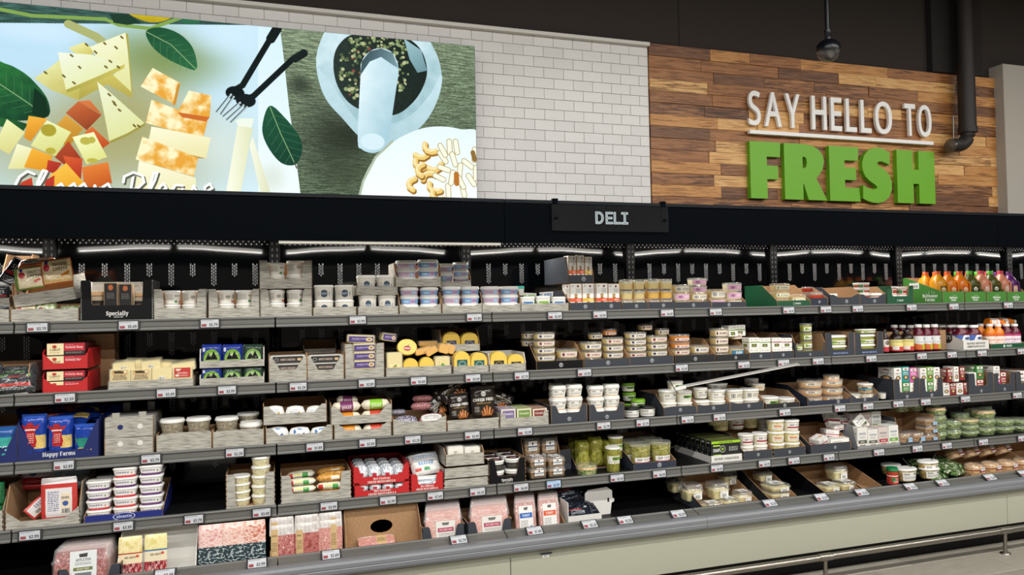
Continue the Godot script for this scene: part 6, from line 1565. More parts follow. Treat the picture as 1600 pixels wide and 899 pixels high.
# ------------------------------------------------------------------ what stands where
func build_stock() -> void:
	ct("wood-print tray of dark pouches at the left edge of the top shelf", "wood_print", -1.366, -1.245, 1.724, -.014, .097, .066, .3)
	stack("in the tray at the top-left edge", -1.36, -1.251, 1.729, -.02, [["dark_pouch", .08]])
	ct("second wood-print tray stacked at the left edge of the top shelf", "wood_print", -1.378, -1.253, 1.796, -.05, .095, .051, .3)
	stack("in the upper tray at the top-left edge", -1.372, -1.259, 1.801, -.056, [["dark_pouch", .11]])
	pt("dark_pouch", "black and silver pouch leaning over the top-left trays", -1.284, 1.873, -.1, .14, .19, .05, -.3, .2, -.5)
	ct("plain brown carton standing behind the top-left trays", "kraft", -1.376, -1.253, 1.838, -.33, .252, .136, .2)
	ct("low wood-print tray under the tipped tray on the top shelf", "wood_print", -1.242, -.945, 1.724, -.014, .093, .065, .32)
	stack("in the low tray under the tipped tray", -1.236, -.951, 1.729, -.02, [["snackpouch_g", .103, -.25], ["grn_pouch", .108, -.3], ["grn_pouch", .087, -.5]], {jitter = .006})
	carton("wood-print tray tipped up on the lower snack tray", {x0 = -1.231, x1 = -.956, y = 1.817, z = -0.03, h = 0.12, lip = 0.062, d = 0.26, skin = "wood_print", cut = "lip", ramp = 0.03, tilt = [0.10, 0, 0.15]})
	pt("snackpouch_g", "green snacking cheese pouch on the left in the tipped tray", -1.162, 1.89, -.06, .135, .115, .03, -.2, 0, .17)
	pt("snackpouch", "orange snacking cheese pouch on the right in the tipped tray", -1.042, 1.914, -.055, .14, .135, .03, -.2, 0, .17)
	pt("snackback", "orange pouch showing its silver back on top of the tipped tray", -1.15, 2.001, -.1, .165, .07, .04, -.9, 0, .17)
	ct("black carton lettered in white script on the top shelf", "black_card", -.936, -.604, 1.724, -.014, .206, .078, .24, {cut = "u", logo = [["specially", 0, .033, .11, .042]], inner = "white_card", m = [.14, .15]})
	stack("in the black top-shelf carton", -.908, -.636, 1.735, -.045, [["jar_dark", .165], ["crackers", .184], ["crackers", .177], ["jar_dark", .157]])
	ct("wood-print carton of ricotta, left of the low pair beside the black carton", "wood_print", -.601, -.346, 1.724, -.014, .157, .057, .26, {cut = "u", m = [.17, .19]})
	stack("in left low ricotta carton", -.566, -.381, 1.729, -.02, [["ricotta_b ricotta", .147], ["ricotta ricotta_b", .146]])
	ct("wood-print carton of ricotta, right of the low pair beside the black carton", "wood_print", -.339, -.073, 1.724, -.014, .155, .052, .26, {cut = "u", m = [.17, .19]})
	stack("in right low ricotta carton", -.304, -.108, 1.729, -.02, [["ricotta ricotta_b", .144], ["ricotta_b ricotta", .143]])
	ct("wood-print ricotta carton, lower of the stacked pair", "wood_print", -.083, .195, 1.724, -.014, .152, .054, .26, {cut = "u", m = [.17, .2]})
	stack("in the lower stacked ricotta carton", -.048, .16, 1.729, -.02, [["ricotta ricotta_b", .145], ["ricotta_b ricotta", .143]])
	ct("wood-print ricotta carton, upper of the stacked pair", "wood_print", -.081, .197, 1.879, -.014, .154, .053, .26, {cut = "u", m = [.17, .2]})
	stack("in the upper stacked ricotta carton", -.046, .162, 1.884, -.02, [["ricotta_b ricotta", .137], ["ricotta ricotta_b", .148]])
	ct("low wood-print tray of navy-circle tubs beside the ricotta stack", "wood_print", .198, .435, 1.724, -.014, .05, .049, .26)
	stack("in the left navy-circle tray", .204, .429, 1.729, -.02, [["whip*2", .167], ["whip*2", .166]])
	ct("lower wood-print tray of navy-circle tubs", "wood_print", .442, .672, 1.724, -.014, .05, .049, .26)
	stack("in the lower right navy-circle tray", .448, .666, 1.729, -.02, [["whip", .114], ["whip", .112]])
	ct("upper wood-print tray of navy-circle tubs", "wood_print", .433, .67, 1.838, -.014, .055, .047, .26, {ramp = .05})
	stack("in the upper navy-circle tray", .439, .664, 1.843, -.02, [["whip", .109], ["whip", .109]])
	ct("grey carton of cream cheese tubs, lower left", "wood_print", .676, .922, 1.724, -.014, .13, .041, .26, {cut = "v", hv = .06, m = [.01, .2], ramp = .05})
	stack("in the lower left cream cheese carton", .682, .916, 1.729, -.02, [["creamch*2 creamch_b", .152], ["creamch_b creamch*2", .15]])
	ct("grey carton of cream cheese tubs, upper left of the stack", "wood_print", .656, .925, 1.883, -.014, .14, .044, .26, {cut = "v", hv = .06, m = [.01, .2], ramp = .05})
	stack("in the upper cream cheese carton", .662, .919, 1.888, -.02, [["creamch creamch_b*2", .148], ["creamch creamch*2", .152]])
	ct("grey carton of cream cheese tubs, lower middle", "wood_print", .926, 1.17, 1.724, -.014, .13, .044, .26, {cut = "v", hv = .06, m = [.01, .2], ramp = .05})
	stack("in the lower middle cream cheese carton", .932, 1.164, 1.729, -.02, [["creamch_b creamch_b creamch", .153], ["creamch*3", .152]])
	stack("in the far pile behind the cream cheese cartons", .934, 1.128, 1.86, -.14, [["creamch_b creamch creamch_b", .165], ["creamch_b*2 creamch*2", .173]])
	ct("grey carton set back behind the cream cheese cartons", "wood_print", .935, 1.136, 1.877, -.13, .1, .039, .26, {cut = "v", hv = .05, m = [.01, .2], ramp = .05})
	ct("grey carton of cream cheese tubs, right, with bare kraft side", "wood_print", 1.166, 1.414, 1.724, -.014, .13, .043, .26, {cut = "v", hv = .055, m = [.01, .2], ramp = .05})
	stack("in the right cream cheese carton", 1.172, 1.408, 1.729, -.02, [["creamch creamch_b*2", .151], ["creamch_b creamch creamch", .15]])
	ct("low wood-print tray of feta tubs", "wood_print", 1.406, 1.721, 1.724, -.014, .045, .05, .2)
	stack("in the low feta tray", 1.412, 1.715, 1.729, -.02, [["feta_b", .086], ["feta_g", .089], ["feta_b", .083]])
	pt("feta_g", "white feta tub, green label, lying on top of the left feta tub", 1.492, 1.808, -.08, .075, .03, .06, 0, .1, -.04)
	pt("feta_b", "white feta tub lying on top of the right feta tub", 1.601, 1.814, -.08, .085, .03, .06, 0, .1, .06)
	pt("teal_cup", "small white tub with teal lid behind the feta tray", 1.47, 1.826, -.2, .05, .06, .05)
	ct("slate carton of white snack boxes, lower left", "slate", 1.726, 1.902, 1.724, -.014, .13, .05, .42, {logo = [["ring", .018, .025, .026, .026]], ramp = .12})
	stack("in the lower left snack carton", 1.732, 1.896, 1.729, -.02, [["snack_o", .166], ["snack_y", .165]])
	ct("slate carton of white snack boxes, lower right", "slate", 1.902, 2.078, 1.724, -.014, .13, .052, .42, {logo = [["ring", .018, .026, .026, .026]], ramp = .12})
	stack("in the lower right snack carton", 1.908, 2.072, 1.729, -.02, [["snack_o", .164], ["snack_o", .163]])
	ct("slate carton of white snack boxes on top of the lower pair", "slate", 1.721, 1.893, 1.897, -.014, .165, .048, .42, {logo = [["ring", .017, .024, .03, .03]], ramp = .05})
	stack("in the upper snack carton", 1.727, 1.887, 1.902, -.02, [["snack_o", .164], ["snack_o", .168], ["snack_y", .16]])
	ct("slate hummus carton on the top shelf, left of the pair", "slate", 2.082, 2.267, 1.724, -.014, .115, .045, .3, {logo = [["ring", .009, .022, .024, .024]], ramp = .1})
	stack("in the left top-shelf hummus carton", 2.088, 2.261, 1.729, -.02, [["hum_gold*3", .187], ["hum_gold*3", .187]])
	ct("slate hummus carton on the top shelf, right of the pair", "slate", 2.267, 2.466, 1.724, -.014, .115, .046, .3, {logo = [["ring", .01, .023, .024, .024]], ramp = .1})
	stack("in the right top-shelf hummus carton", 2.273, 2.46, 1.729, -.02, [["hum_orange*2 hum_gold", .19], ["hum_orange*2 hum_gold", .189]])
	ct("slate carton of pink-labelled dips, left", "slate", 2.461, 2.732, 1.724, -.014, .12, .042, .3, {logo = [["ring", 0, .021, .024, .024]], ramp = .12})
	stack("in the left pink-label carton", 2.467, 2.726, 1.729, -.02, [["dip_bar dip_pink dip_bar", .151], ["dip_bar*2 dip_pink dip_pink", .196]])
	ct("slate carton of pink-labelled dips, right", "slate", 2.732, 2.998, 1.724, -.014, .12, .038, .3, {logo = [["ring", 0, .019, .024, .024]], ramp = .12})
	stack("in the right pink-label carton", 2.738, 2.992, 1.729, -.02, [["dip_pink dip_bar", .119], ["dip_bar dip_pink*2", .161]])
	ct("dark green organic carton with a deep bare side", "green_card", 3.242, 3.52, 1.724, -.014, .15, .039, .36, {logo = [["organic", .028, .019, .075, .022]], ramp = .16})
	stack("in the green organic carton", 3.248, 3.514, 1.729, -.02, [["hum_org*3", .153], ["hum_org", .077]])
	ct("narrow blue-grey carton of red salsa", "slate_blue", 3.52, 3.666, 1.724, -.014, .13, .053, .36, {logo = [["ring", 0, .027, .02, .02]], ramp = .14})
	stack("in the blue-grey salsa carton", 3.526, 3.66, 1.729, -.02, [["salsa", .093]])
	pt("salsa", "red salsa tub at the back of the blue-grey carton", 3.651, 1.816, -.2, .08, .045, .07)
	ct("nearly empty grey carton with kraft lining on the top shelf", "slate", 3.682, 3.942, 1.724, -.014, .13, .054, .34, {cut = "v", logo = [["ring", .013, .027, .026, .026]], m = [.12, .3], hv = .075, ramp = .08})
	stack("in the nearly empty grey carton", 3.688, 3.936, 1.729, -.02, [["salsa_w", .078], ["", .077], ["", .076]])
	ct("grey carton of salsa tubs on the top shelf", "slate", 3.942, 4.175, 1.724, -.014, .13, .051, .34, {cut = "v", logo = [["ring", .012, .026, .026, .026]], m = [.12, .3], hv = .075, ramp = .08})
	stack("in the grey salsa carton", 3.948, 4.169, 1.729, -.02, [["salsa_w*4", .152], ["salsa_w", .078]])
	ct("small green carton with cut-out window", "green_card", 4.181, 4.426, 1.724, -.014, .131, .057, .3, {cut = "u", logo = [["organic", 0, .026, .07, .022]], m = [.18, .2]})
	stack("in the small green carton", 4.211, 4.396, 1.729, -.02, [["salsa_w*2", .123], ["salsa_w*2", .121]])
	ct("lime green juice carton, first in the row", "farm_green", 4.698, 4.908, 1.724, -.014, .2, .084, .36, {logo = [["bolthouse", 0, .042, .085, .055]], ramp = .34, side_logo = [["bolthouse", -.11, .06, .15, .09], ["boxcode", -.25, .135, .09, .045]]})
	stack("in the first lime carton", 4.704, 4.902, 1.729, -.05, [["jug_amber", .234], ["jug_orange", .234]], {deep = 2, d = .105})
	ct("lime green juice carton, second in the row", "farm_green", 4.914, 5.124, 1.724, -.014, .1, .081, .36, {logo = [["bolthouse", 0, .041, .085, .055]], ramp = .03})
	stack("in the second lime carton", 4.92, 5.118, 1.729, -.05, [["jug_orange", .233], ["jug_green", .238]], {deep = 2, d = .105})
	ct("lime green juice carton, third in the row", "farm_green", 5.13, 5.332, 1.724, -.014, .1, .079, .36, {logo = [["bolthouse", 0, .039, .085, .055]], ramp = .03})
	stack("in the third lime carton", 5.136, 5.326, 1.729, -.05, [["jug_peach", .238], ["jug_green", .237]], {deep = 2, d = .105})
	ct("lime green juice carton, rightmost in the row", "farm_green", 5.338, 5.524, 1.724, -.014, .1, .076, .36, {logo = [["bolthouse", 0, .038, .085, .055]], ramp = .03})
	stack("in the rightmost lime carton", 5.344, 5.518, 1.729, -.05, [["jug_peach", .237], ["jug_purple", .232]], {deep = 2, d = .105})
	ct("wood-print carton of black pouches at the left of shelf two", "wood_print", -1.392, -1.166, 1.37, -.014, .15, .056, .3, {inner = "kraft", ramp = .03, cat = "carton"})
	stack("in the second-shelf pouch carton", -1.386, -1.172, 1.375, -.02, [["dark_pouch_g dark_pouch_g", .145], ["dark_pouch_g dark_pouch_g", .134]])
	pt("dark_pouch_g", "black pouch with green lettering drooping out of the pouch carton", -1.231, 1.376, -.012, .19, .14, .06, -.5, 0, .05)
	ct("red cheddar tray, lower of the stacked pair", "red_card", -1.106, -.903, 1.37, -.014, .1, .036, .3, {cut = "v", m = [.02, .24], hv = .075, ramp = .03, inner = "red_card"})
	stack("in the lower red cheddar tray", -1.094, -.915, 1.375, -.02, [["cabot*2", .102]], {deep = 1, d = .075})
	ct("red cheddar tray, upper of the stacked pair", "red_card", -1.105, -.902, 1.486, -.014, .1, .029, .3, {cut = "v", m = [.02, .24], hv = .08, ramp = .03, inner = "red_card"})
	stack("in the upper red cheddar tray", -1.093, -.914, 1.491, -.02, [["cabot*2", .126]], {deep = 3, d = .075})
	carton("brown liner carton standing behind the red cheddar trays", {x0 = -1.02, x1 = -0.83, y = 1.37, z = -0.29, h = 0.30, lip = 0.28, d = 0.1, skin = "kraft"})
	ct("wide low wood-print tray of wrapped cheese blocks", "wood_print", -.816, -.411, 1.37, -.014, .055, .042, .28)
	stack("in the wide cheese-block tray", -.81, -.417, 1.375, -.02, [["gloucester", .098], ["gloucester", .097], ["cheese_plain", .1], ["cheddar_red", .099]], {d = .04})
	pt("cheese_plain", "film-wrapped pale cheese block lying on the pile, first from left", -.745, 1.466, -.08, .105, .045, .1, .1, .03, .05)
	pt("cheese_plain", "film-wrapped pale cheese block lying on the pile, second from left", -.702, 1.472, -.11, .1, .045, .1, .1, -.03, -.05)
	pt("cheese_plain", "film-wrapped pale cheese block lying on the pile, third from left", -.618, 1.47, -.08, .09, .045, .1, .1, .048, .08)
	pt("cheese_plain", "film-wrapped pale cheese block lying on the pile, fourth from left", -.53, 1.454, -.11, .11, .045, .1, .1, -.06, -.1)
	pt("cheese_plain", "film-wrapped pale cheese block lying on the pile, fifth from left", -.464, 1.454, -.08, .12, .045, .1, .1, .072, .12)
	ct("wood-print tray of hill-logo cheddar, lower of the stacked pair", "wood_print", -.383, -.06, 1.37, -.014, .055, .037, .3, {ramp = .02, inner = "white_card"})
	stack("in the lower hill-logo tray", -.377, -.066, 1.375, -.02, [["hills_blue", .086], ["hills_green", .081], ["hills_green", .084]], {deep = 2, d = .05})
	ct("wood-print tray of hill-logo cheddar, upper of the stacked pair", "wood_print", -.382, -.059, 1.462, -.014, .1, .037, .3, {ramp = .02, inner = "white_card"})
	stack("in the upper hill-logo tray", -.376, -.065, 1.467, -.02, [["hills_blue", .117], ["hills_blue", .113], ["hills_green", .11]], {deep = 2, d = .05})
	ct("wood-print carton of white cheddar bars, left of the pair", "wood_print", -.037, .164, 1.37, -.014, .15, .066, .3, {cut = "v", m = [.08, .3], hv = .135, ramp = .03})
	stack("in the left white cheddar carton", -.031, .158, 1.375, -.02, [["wcheddar*3", .139]], {d = .05})
	ct("wood-print carton of white cheddar bars, right of the pair", "wood_print", .164, .363, 1.37, -.014, .15, .057, .3, {cut = "v", m = [.08, .3], hv = .135, ramp = .03})
	stack("in the right white cheddar carton", .17, .357, 1.375, -.02, [["wcheddar*3", .132]], {d = .05})
	ct("empty wood-print carton pushed back behind the cheddar bars", "wood_print", .155, .345, 1.504, -.3, .075, .026, .2)
	ct("tall wood-print carton of purple-labelled cheese bars", "wood_print", .367, .587, 1.37, -.014, .195, .051, .26, {cut = "u", m = [.2, .22]})
	stack("in the tall purple cheese carton", .412, .542, 1.375, -.02, [["purple*4", .189]])
	pt("purple", "yellow cheese bar, purple label, lying on top of the tall carton", .459, 1.567, -.06, .15, .045, .06, 0, 0, -.06)
	pt("purple", "small cheese bar lying over the right shoulder of the tall carton", .614, 1.572, -.08, .085, .045, .06, 0, .2, -.15)
	ct("wide low tray of yellow cheese rounds", "wood_print", .594, .977, 1.37, -.014, .05, .052, .28)
	stack("in the cheese-round tray", .6, .971, 1.375, -.02, [["slab_orange", .132], ["wheel_dome", .095], ["wheel_dome", .099], ["slab_green", .099]], {d = .05})
	pt("wheel_red", "yellow cheese round standing on the pile with red fruit label", .722, 1.484, -.07, .115, .095, .04, -.25, 0, -.1)
	pt("wedge", "golden cheese wedge lying above the rounds", .828, 1.49, -.09, .1, .035, .06, 0, 0, .2)
	pt("wedge", "golden cheese piece leaning beside the wedge", .877, 1.489, -.07, .07, .04, .05, 0, 0, .5)
	pt("wedge", "golden cheese block tilted at the right of the pile", .933, 1.491, -.08, .06, .055, .05, 0, .1, -.3)
	pt("wedge", "second golden cheese block tilted against the first", .97, 1.489, -.09, .055, .055, .05, 0, .1, -.4)
	pt("wedge", "long golden cheese bar laid flat at the back of the pile", .865, 1.531, -.16, .11, .03, .05)
	ct("low tray of arched cheese packs, lower right of the rounds", "wood_print", .985, 1.203, 1.37, -.014, .1, .043, .28, {ramp = .03})
	stack("in the lower arched cheese tray", .991, 1.197, 1.375, -.02, [["arch_teal", .125], ["arch_teal", .113]], {deep = 3, d = .022})
	ct("upper tray of arched cheese packs with navy labels", "wood_print", .942, 1.179, 1.495, -.12, .13, .042, .28, {ramp = .05})
	stack("in the upper arched cheese tray", .948, 1.173, 1.5, -.126, [["arch_navy", .115], ["arch_navy", .108]], {deep = 3, d = .022})
	ct("low tray of arched cheese packs beside the dark hummus carton", "wood_print", 1.207, 1.435, 1.37, -.014, .11, .045, .28, {ramp = .03, inner = "white_card"})
	stack("in the right arched cheese tray", 1.213, 1.429, 1.375, -.02, [["arch_black", .117], ["arch_black", .097]], {deep = 3, d = .022})
	ct("black hummus carton with a long dark side", "black_card", 1.501, 1.811, 1.37, -.014, .16, .051, .4, {logo = [["ring", .006, .025, .028, .028]], ramp = .14})
	stack("in the black hummus carton", 1.507, 1.805, 1.375, -.02, [["hum_nav*3 hum_red hum_nav", .223], ["hum_red*2", .115]], {deep = 1})
	pt("hum_nav", "round hummus tub on the back stack left of the black carton", 1.519, 1.507, -.2, .1, .045, .1)
	pt("hum_nav", "top hummus tub of the back stack left of the black carton", 1.52, 1.555, -.2, .1, .045, .1)
	ct("slate hummus carton, second from the black one", "slate", 1.816, 2.127, 1.37, -.014, .15, .05, .3, {logo = [["ring", .006, .025, .028, .028]], ramp = .14})
	stack("in the second hummus carton", 1.822, 2.121, 1.375, -.02, [["hum_red*2 hum_nav", .154], ["hum_red hum_nav*2 hum_red", .177]])
	pt("hum_pepper", "round orange hummus tub on the back row of the second carton", 2.059, 1.561, -.16, .1, .042, .1)
	pt("hum_nav", "round hummus tub on the back row left of the second carton", 1.959, 1.539, -.16, .1, .042, .1)
	ct("slate hummus carton, third from the black one", "slate", 2.127, 2.442, 1.37, -.014, .15, .054, .3, {logo = [["ring", 0, .027, .028, .028]], ramp = .14})
	stack("in the third hummus carton", 2.133, 2.436, 1.375, -.02, [["hum_nav hum_red hum_nav*3", .205], ["hum_nav*3 hum_red", .18]])
	pt("hum_nav", "round hummus tub at the back of the third carton", 2.441, 1.554, -.16, .1, .042, .1)
	pt("hum_red", "round hummus tub on the rear stack of the third carton", 2.318, 1.587, -.16, .1, .042, .1)
	ct("charcoal hummus carton with orange tubs", "charcoal", 2.451, 2.751, 1.37, -.014, .15, .05, .3, {logo = [["ring", 0, .025, .026, .026]], ramp = .14})
	stack("in the charcoal hummus carton", 2.457, 2.745, 1.375, -.02, [["hum_red*2 hum_pepper*2", .183], ["hum_red hum_nav", .107]])
	ct("charcoal carton of brown-labelled hummus", "charcoal", 2.756, 3.007, 1.37, -.014, .14, .044, .3, {logo = [["ring", .025, .022, .022, .022]], ramp = .14})
	stack("in the brown-label hummus carton", 2.762, 3.001, 1.375, -.02, [["hum_choc*4", .213], ["hum_blue", .094]])
	pt("hum_choc", "hummus tub, dark brown label, on the stack behind", 2.989, 1.508, -.14, .09, .05, .09)
	ct("slate carton of white striped boxes, left of the pair", "slate", 3.012, 3.194, 1.37, -.014, .17, .048, .4, {logo = [["ring", 0, .024, .022, .022]], ramp = .2})
	stack("in the left striped-box carton", 3.018, 3.188, 1.375, -.02, [["wgreen*2", .142], ["wgreen*2", .139]])
	ct("slate carton of white striped boxes, right of the pair", "slate", 3.194, 3.37, 1.37, -.014, .17, .05, .4, {logo = [["ring", 0, .025, .022, .022]], ramp = .2})
	stack("in the right striped-box carton", 3.2, 3.364, 1.375, -.02, [["wred*2", .136], ["wred*2", .134]])
	pt("wgreen", "white box, green stripe, lying on top of the boxes", 2.935, 1.527, -.12, .075, .075, .08, 0, .1, 0)
	pt("wgreen", "second white box, green stripe, on top of the boxes", 3.015, 1.529, -.14, .07, .075, .08, 0, -.1, 0)
	ct("slate carton of stacked guacamole tubs", "slate", 3.376, 3.631, 1.37, -.014, .16, .043, .4, {cut = "v", logo = [["ring", 0, .021, .018, .018]], ramp = .03, hv = .1, m = [.04, .1]})
	stack("in the guacamole carton", 3.382, 3.625, 1.375, -.02, [["guac*2", .091], ["guac*4", .23], ["", .117]])
	ct("grey windowed guacamole carton, left of the pair", "slate", 3.636, 3.883, 1.37, -.014, .163, .047, .3, {cut = "u", logo = [["blueband", 0, .019, .135, .018]], m = [.2, .22]})
	stack("in the left windowed carton", 3.656, 3.863, 1.375, -.02, [["guac_w*2", .138]])
	ct("grey windowed guacamole carton, right of the pair", "slate", 3.883, 4.138, 1.37, -.014, .16, .042, .3, {cut = "u", logo = [["blueband", 0, .017, .135, .018]], m = [.2, .22]})
	stack("in the right windowed carton", 3.903, 4.118, 1.375, -.02, [["guac_w*2", .136]])
	pt("guac_w", "flat white-lidded guacamole tub on top of the windowed cartons", 4.041, 1.519, -.08, .15, .03, .1)
	stack("at the left end of the kombucha", 4.165, 4.217, 1.37, -.03, [["kb_gt", .172]])
	stack("on shelf two before the kraft tray", 4.264, 4.464, 1.37, -.03, [["kb_brown", .164], ["kb_brown", .166]])
	stack("beside the white sloped carton", 4.476, 4.706, 1.37, -.03, [["kb_fruit", .201], ["kb_fruit", .199], ["kb_fruit", .197]])
	carton("kraft tray holding the rear kombucha bottles on shelf two", {x0 = 4.145, x1 = 4.86, y = 1.37, z = -0.14, h = 0.165, lip = 0.15, d = 0.36, skin = "kraft"})
	stack("in rear row one of the kraft tray", 4.373, 4.84, 1.376, -.15, [["kb_fruit", .191], ["kb_fruit", .189], ["kb_fruit", .187], ["kb_fruit", .185], ["kb_fruit", .183], ["kb_fruit", .181]])
	stack("in rear row two of the kraft tray", 4.454, 4.929, 1.376, -.23, [["kb_fruit", .187], ["kb_fruit", .185], ["kb_fruit", .183], ["kb_fruit", .181], ["kb_fruit", .179], ["kb_fruit", .177]])
	stack("in rear row three of the kraft tray", 4.534, 5.019, 1.376, -.31, [["kb_fruit", .184], ["kb_fruit", .182], ["kb_fruit", .18], ["kb_fruit", .178], ["kb_fruit", .176], ["kb_fruit", .174]])
	ct("white sloped kombucha carton with black round logo", "white_card", 4.88, 5.139, 1.37, -.014, .19, .07, .36, {logo = [["purest", 0, .035, .19, .05]], ramp = .3, side_logo = [["gts", -.13, .09, .085, .085]]})
	stack("in the white sloped carton", 4.886, 5.133, 1.375, -.04, [["kb_blue", .179], ["kb_blue", .176]], {deep = 3, d = .085})
	ct("dark green carton of juice bottles at the right edge", "green_card", 5.152, 5.506, 1.37, -.014, .13, .035, .3, {logo = [["usda", 0, .018, .1, .03]], ramp = .25})
	stack("in the dark green juice carton", 5.158, 5.5, 1.375, -.02, [["ju_orange", .184], ["ju_orange", .181], ["ju_pink", .179], ["ju_pink", .177]], {deep = 2, d = .075})
	pt("ju_orange", "orange juice bottle lying across the bottle caps", 5.228, 1.568, -.1, .062, .2, .062, 0, 0, -1.6)
	pt("ju_orange", "second juice bottle lying across the caps behind the first", 5.406, 1.568, -.17, .062, .2, .062, 0, 0, -1.6)
	ct("navy carton of teal cheese bags at the left edge", "navy_card", -1.392, -1.21, 1.038, -.014, .2, .077, .32, {cut = "v", m = [.02, .25], hv = .17, ramp = .1})
	stack("in the navy carton at the left edge", -1.386, -1.216, 1.043, -.02, [["cow_teal", .169]], {d = .07})
	ct("wide navy carton lettered in white on shelf three", "navy_card", -1.213, -.855, 1.038, -.014, .2, .045, .36, {cut = "v", logo = [["happy", 0, .025, .15, .03]], m = [.02, .2], hv = .19, ramp = .06, inner = "navy_card"})
	stack("in the wide navy carton", -1.207, -.861, 1.043, -.02, [["cow", .222], ["cow", .208], ["cow_green", .158]], {d = .07})
	pt("cow", "blue cheese bag lying on the heap, at front left", -1.082, 1.19, -.05, .22, .16, .035, -1.2, .1, .03)
	pt("cow", "blue cheese bag lying on the heap, in the middle", -1.036, 1.2, -.095, .22, .16, .035, -1.2, -.1, -.03)
	pt("cow", "blue cheese bag lying on the heap, at the top", -.977, 1.215, -.14, .22, .16, .035, -1.2, .2, .06)
	pt("cow_green", "blue cheese bag lying on the heap, at the right", -.934, 1.2, -.185, .22, .16, .035, -1.2, -.2, -.06)
	pt("cow", "blue cheese bag lying on the heap, at the far left", -1.151, 1.21, -.23, .22, .16, .035, -1.2, .3, .09)
	ct("closed wood-print box with two round holes, lower of the pair", "wood_print", -.832, -.605, 1.038, -.014, .089, .089, .3, {name = "closed_carton"})
	ct("closed wood-print box with two round holes, upper of the pair", "wood_print", -.832, -.604, 1.123, -.014, .104, .104, .3, {name = "closed_carton"})
	closed_box_details(-.832, -.604)
	ct("wood-print tray of speckled crumble tubs, left of the pair", "wood_print", -.593, -.325, 1.038, -.014, .09, .093, .26, {cut = "v", hv = .085, m = [.06, .12], ramp = .02})
	stack("in the left crumble tray", -.587, -.331, 1.043, -.02, [["grain*2", .156], ["grain*2", .157]])
	ct("wood-print tray of speckled crumble tubs, right of the pair", "wood_print", -.322, -.063, 1.038, -.014, .09, .088, .26, {cut = "v", hv = .085, m = [.06, .12], ramp = .02})
	stack("in the right crumble tray", -.316, -.069, 1.043, -.02, [["grain*2", .149], ["grain", .116]])
	pt("grain", "round tub of speckled crumbles, top of the right crumble tray back row", -.149, 1.144, -.18, .12, .05, .12)
	ct("wood-print tray of white goat cheese, lower of the stacked pair", "wood_print", -.056, .297, 1.038, -.014, .1, .043, .26, {cut = "v", hv = .085, m = [.08, .2], ramp = .02})
	stack("in the lower goat cheese tray", -.05, .291, 1.043, -.02, [["goat_blue", .083], ["goat_blue", .076], ["goat_blue", .068]])
	ct("wood-print tray of white goat cheese, upper of the stacked pair", "wood_print", -.068, .267, 1.141, -.014, .115, .056, .26, {cut = "v", hv = .1, m = [.08, .2], ramp = .02})
	stack("in the upper goat cheese tray", -.062, .261, 1.146, -.02, [["goat_white", .096], ["goat_white", .089], ["goat_white", .083]])
	ct("wood-print tray of goat cheese logs, lower of the stacked pair", "wood_print", .304, .622, 1.038, -.014, .09, .044, .28, {cut = "v", hv = .08, m = [.08, .22], ramp = .02})
	stack("in the lower log tray", .31, .616, 1.043, -.02, [["log_orange", .068], ["log_red", .065]])
	ct("wood-print tray of goat cheese logs, upper of the stacked pair", "wood_print", .287, .627, 1.118, -.014, .12, .046, .28, {cut = "v", hv = .1, m = [.08, .22], ramp = .02})
	stack("in the upper log tray", .293, .621, 1.123, -.02, [["log_orange log_purple", .118], ["log_red log_green", .123]])
	pt("log_purple", "goat cheese log, purple label, lying at the back left on top", .385, 1.216, -.12, .12, .05, .05, 0, 0, -.08)
	ct("wood-print tray of berry cheese logs", "wood_print", .63, .941, 1.038, -.014, .1, .069, .28, {cut = "v", hv = .09, m = [.05, .2], ramp = .02})
	stack("in the berry log tray", .636, .935, 1.043, -.02, [["log_blueb", .098], ["fruit_lab", .103]])
	pt("log_fruit", "dark red berry cheese log on top, front", .807, 1.158, -.09, .12, .05, .06)
	pt("log_fruit", "dark red berry cheese log on top, rear", .823, 1.201, -.13, .12, .045, .06)
	pt("log_blueb", "blueberry cheese log at the left end of the berry tray", .678, 1.131, -.13, .09, .04, .05)
	ct("low wood-print tray holding the cheese fries bags", "wood_print", .945, 1.26, 1.038, -.014, .05, .063, .3)
	pt("fries", "dark brown CHEESE FRIES bag front left, standing", 1.034, 1.092, -.06, .125, .16, .055, -.12, 0, .06)
	pt("fries", "dark brown CHEESE FRIES bag front right, standing", 1.176, 1.099, -.05, .145, .185, .055, -.1, 0, .03)
	pt("fries", "dark brown CHEESE FRIES bag behind the front right bag", 1.198, 1.2, -.12, .15, .12, .055, -.35, 0, -.02)
	pt("fries", "dark brown CHEESE FRIES bag tilted on the upper left", 1.03, 1.212, -.1, .17, .115, .055, -.5, 0, .42)
	pt("fries", "dark brown CHEESE FRIES bag at the far upper left", .983, 1.193, -.15, .16, .11, .055, -.4, .1, .15)
	pt("fries", "dark brown CHEESE FRIES bag slumped at the left end", .94, 1.113, -.14, .12, .13, .055, -.3, .2, .5)
	pt("fries", "dark brown CHEESE FRIES bag slumped at the right end", 1.297, 1.127, -.16, .14, .12, .055, -.5, 0, -.5)
	ct("wood-print tray of flat gouda packs", "wood_print", 1.264, 1.576, 1.038, -.014, .085, .054, .32, {cut = "v", hv = .085, m = [.1, .12], ramp = .02})
	stack("in the gouda pack tray", 1.27, 1.57, 1.043, -.02, [["flat_purple", .105], ["flat_green", .103], ["flat_red", .097]], {deep = 6, d = .03})
	ct("slate windowed carton of white-lidded cups, left of the pair", "slate", 1.589, 1.829, 1.038, -.014, .11, .063, .34, {cut = "u", logo = [["ring", 0, .025, .026, .026]], m = [.16, .2]})
	stack("in the left cup carton", 1.601, 1.817, 1.043, -.02, [["goat_cup*3", .222], ["goat_cup*3", .224]])
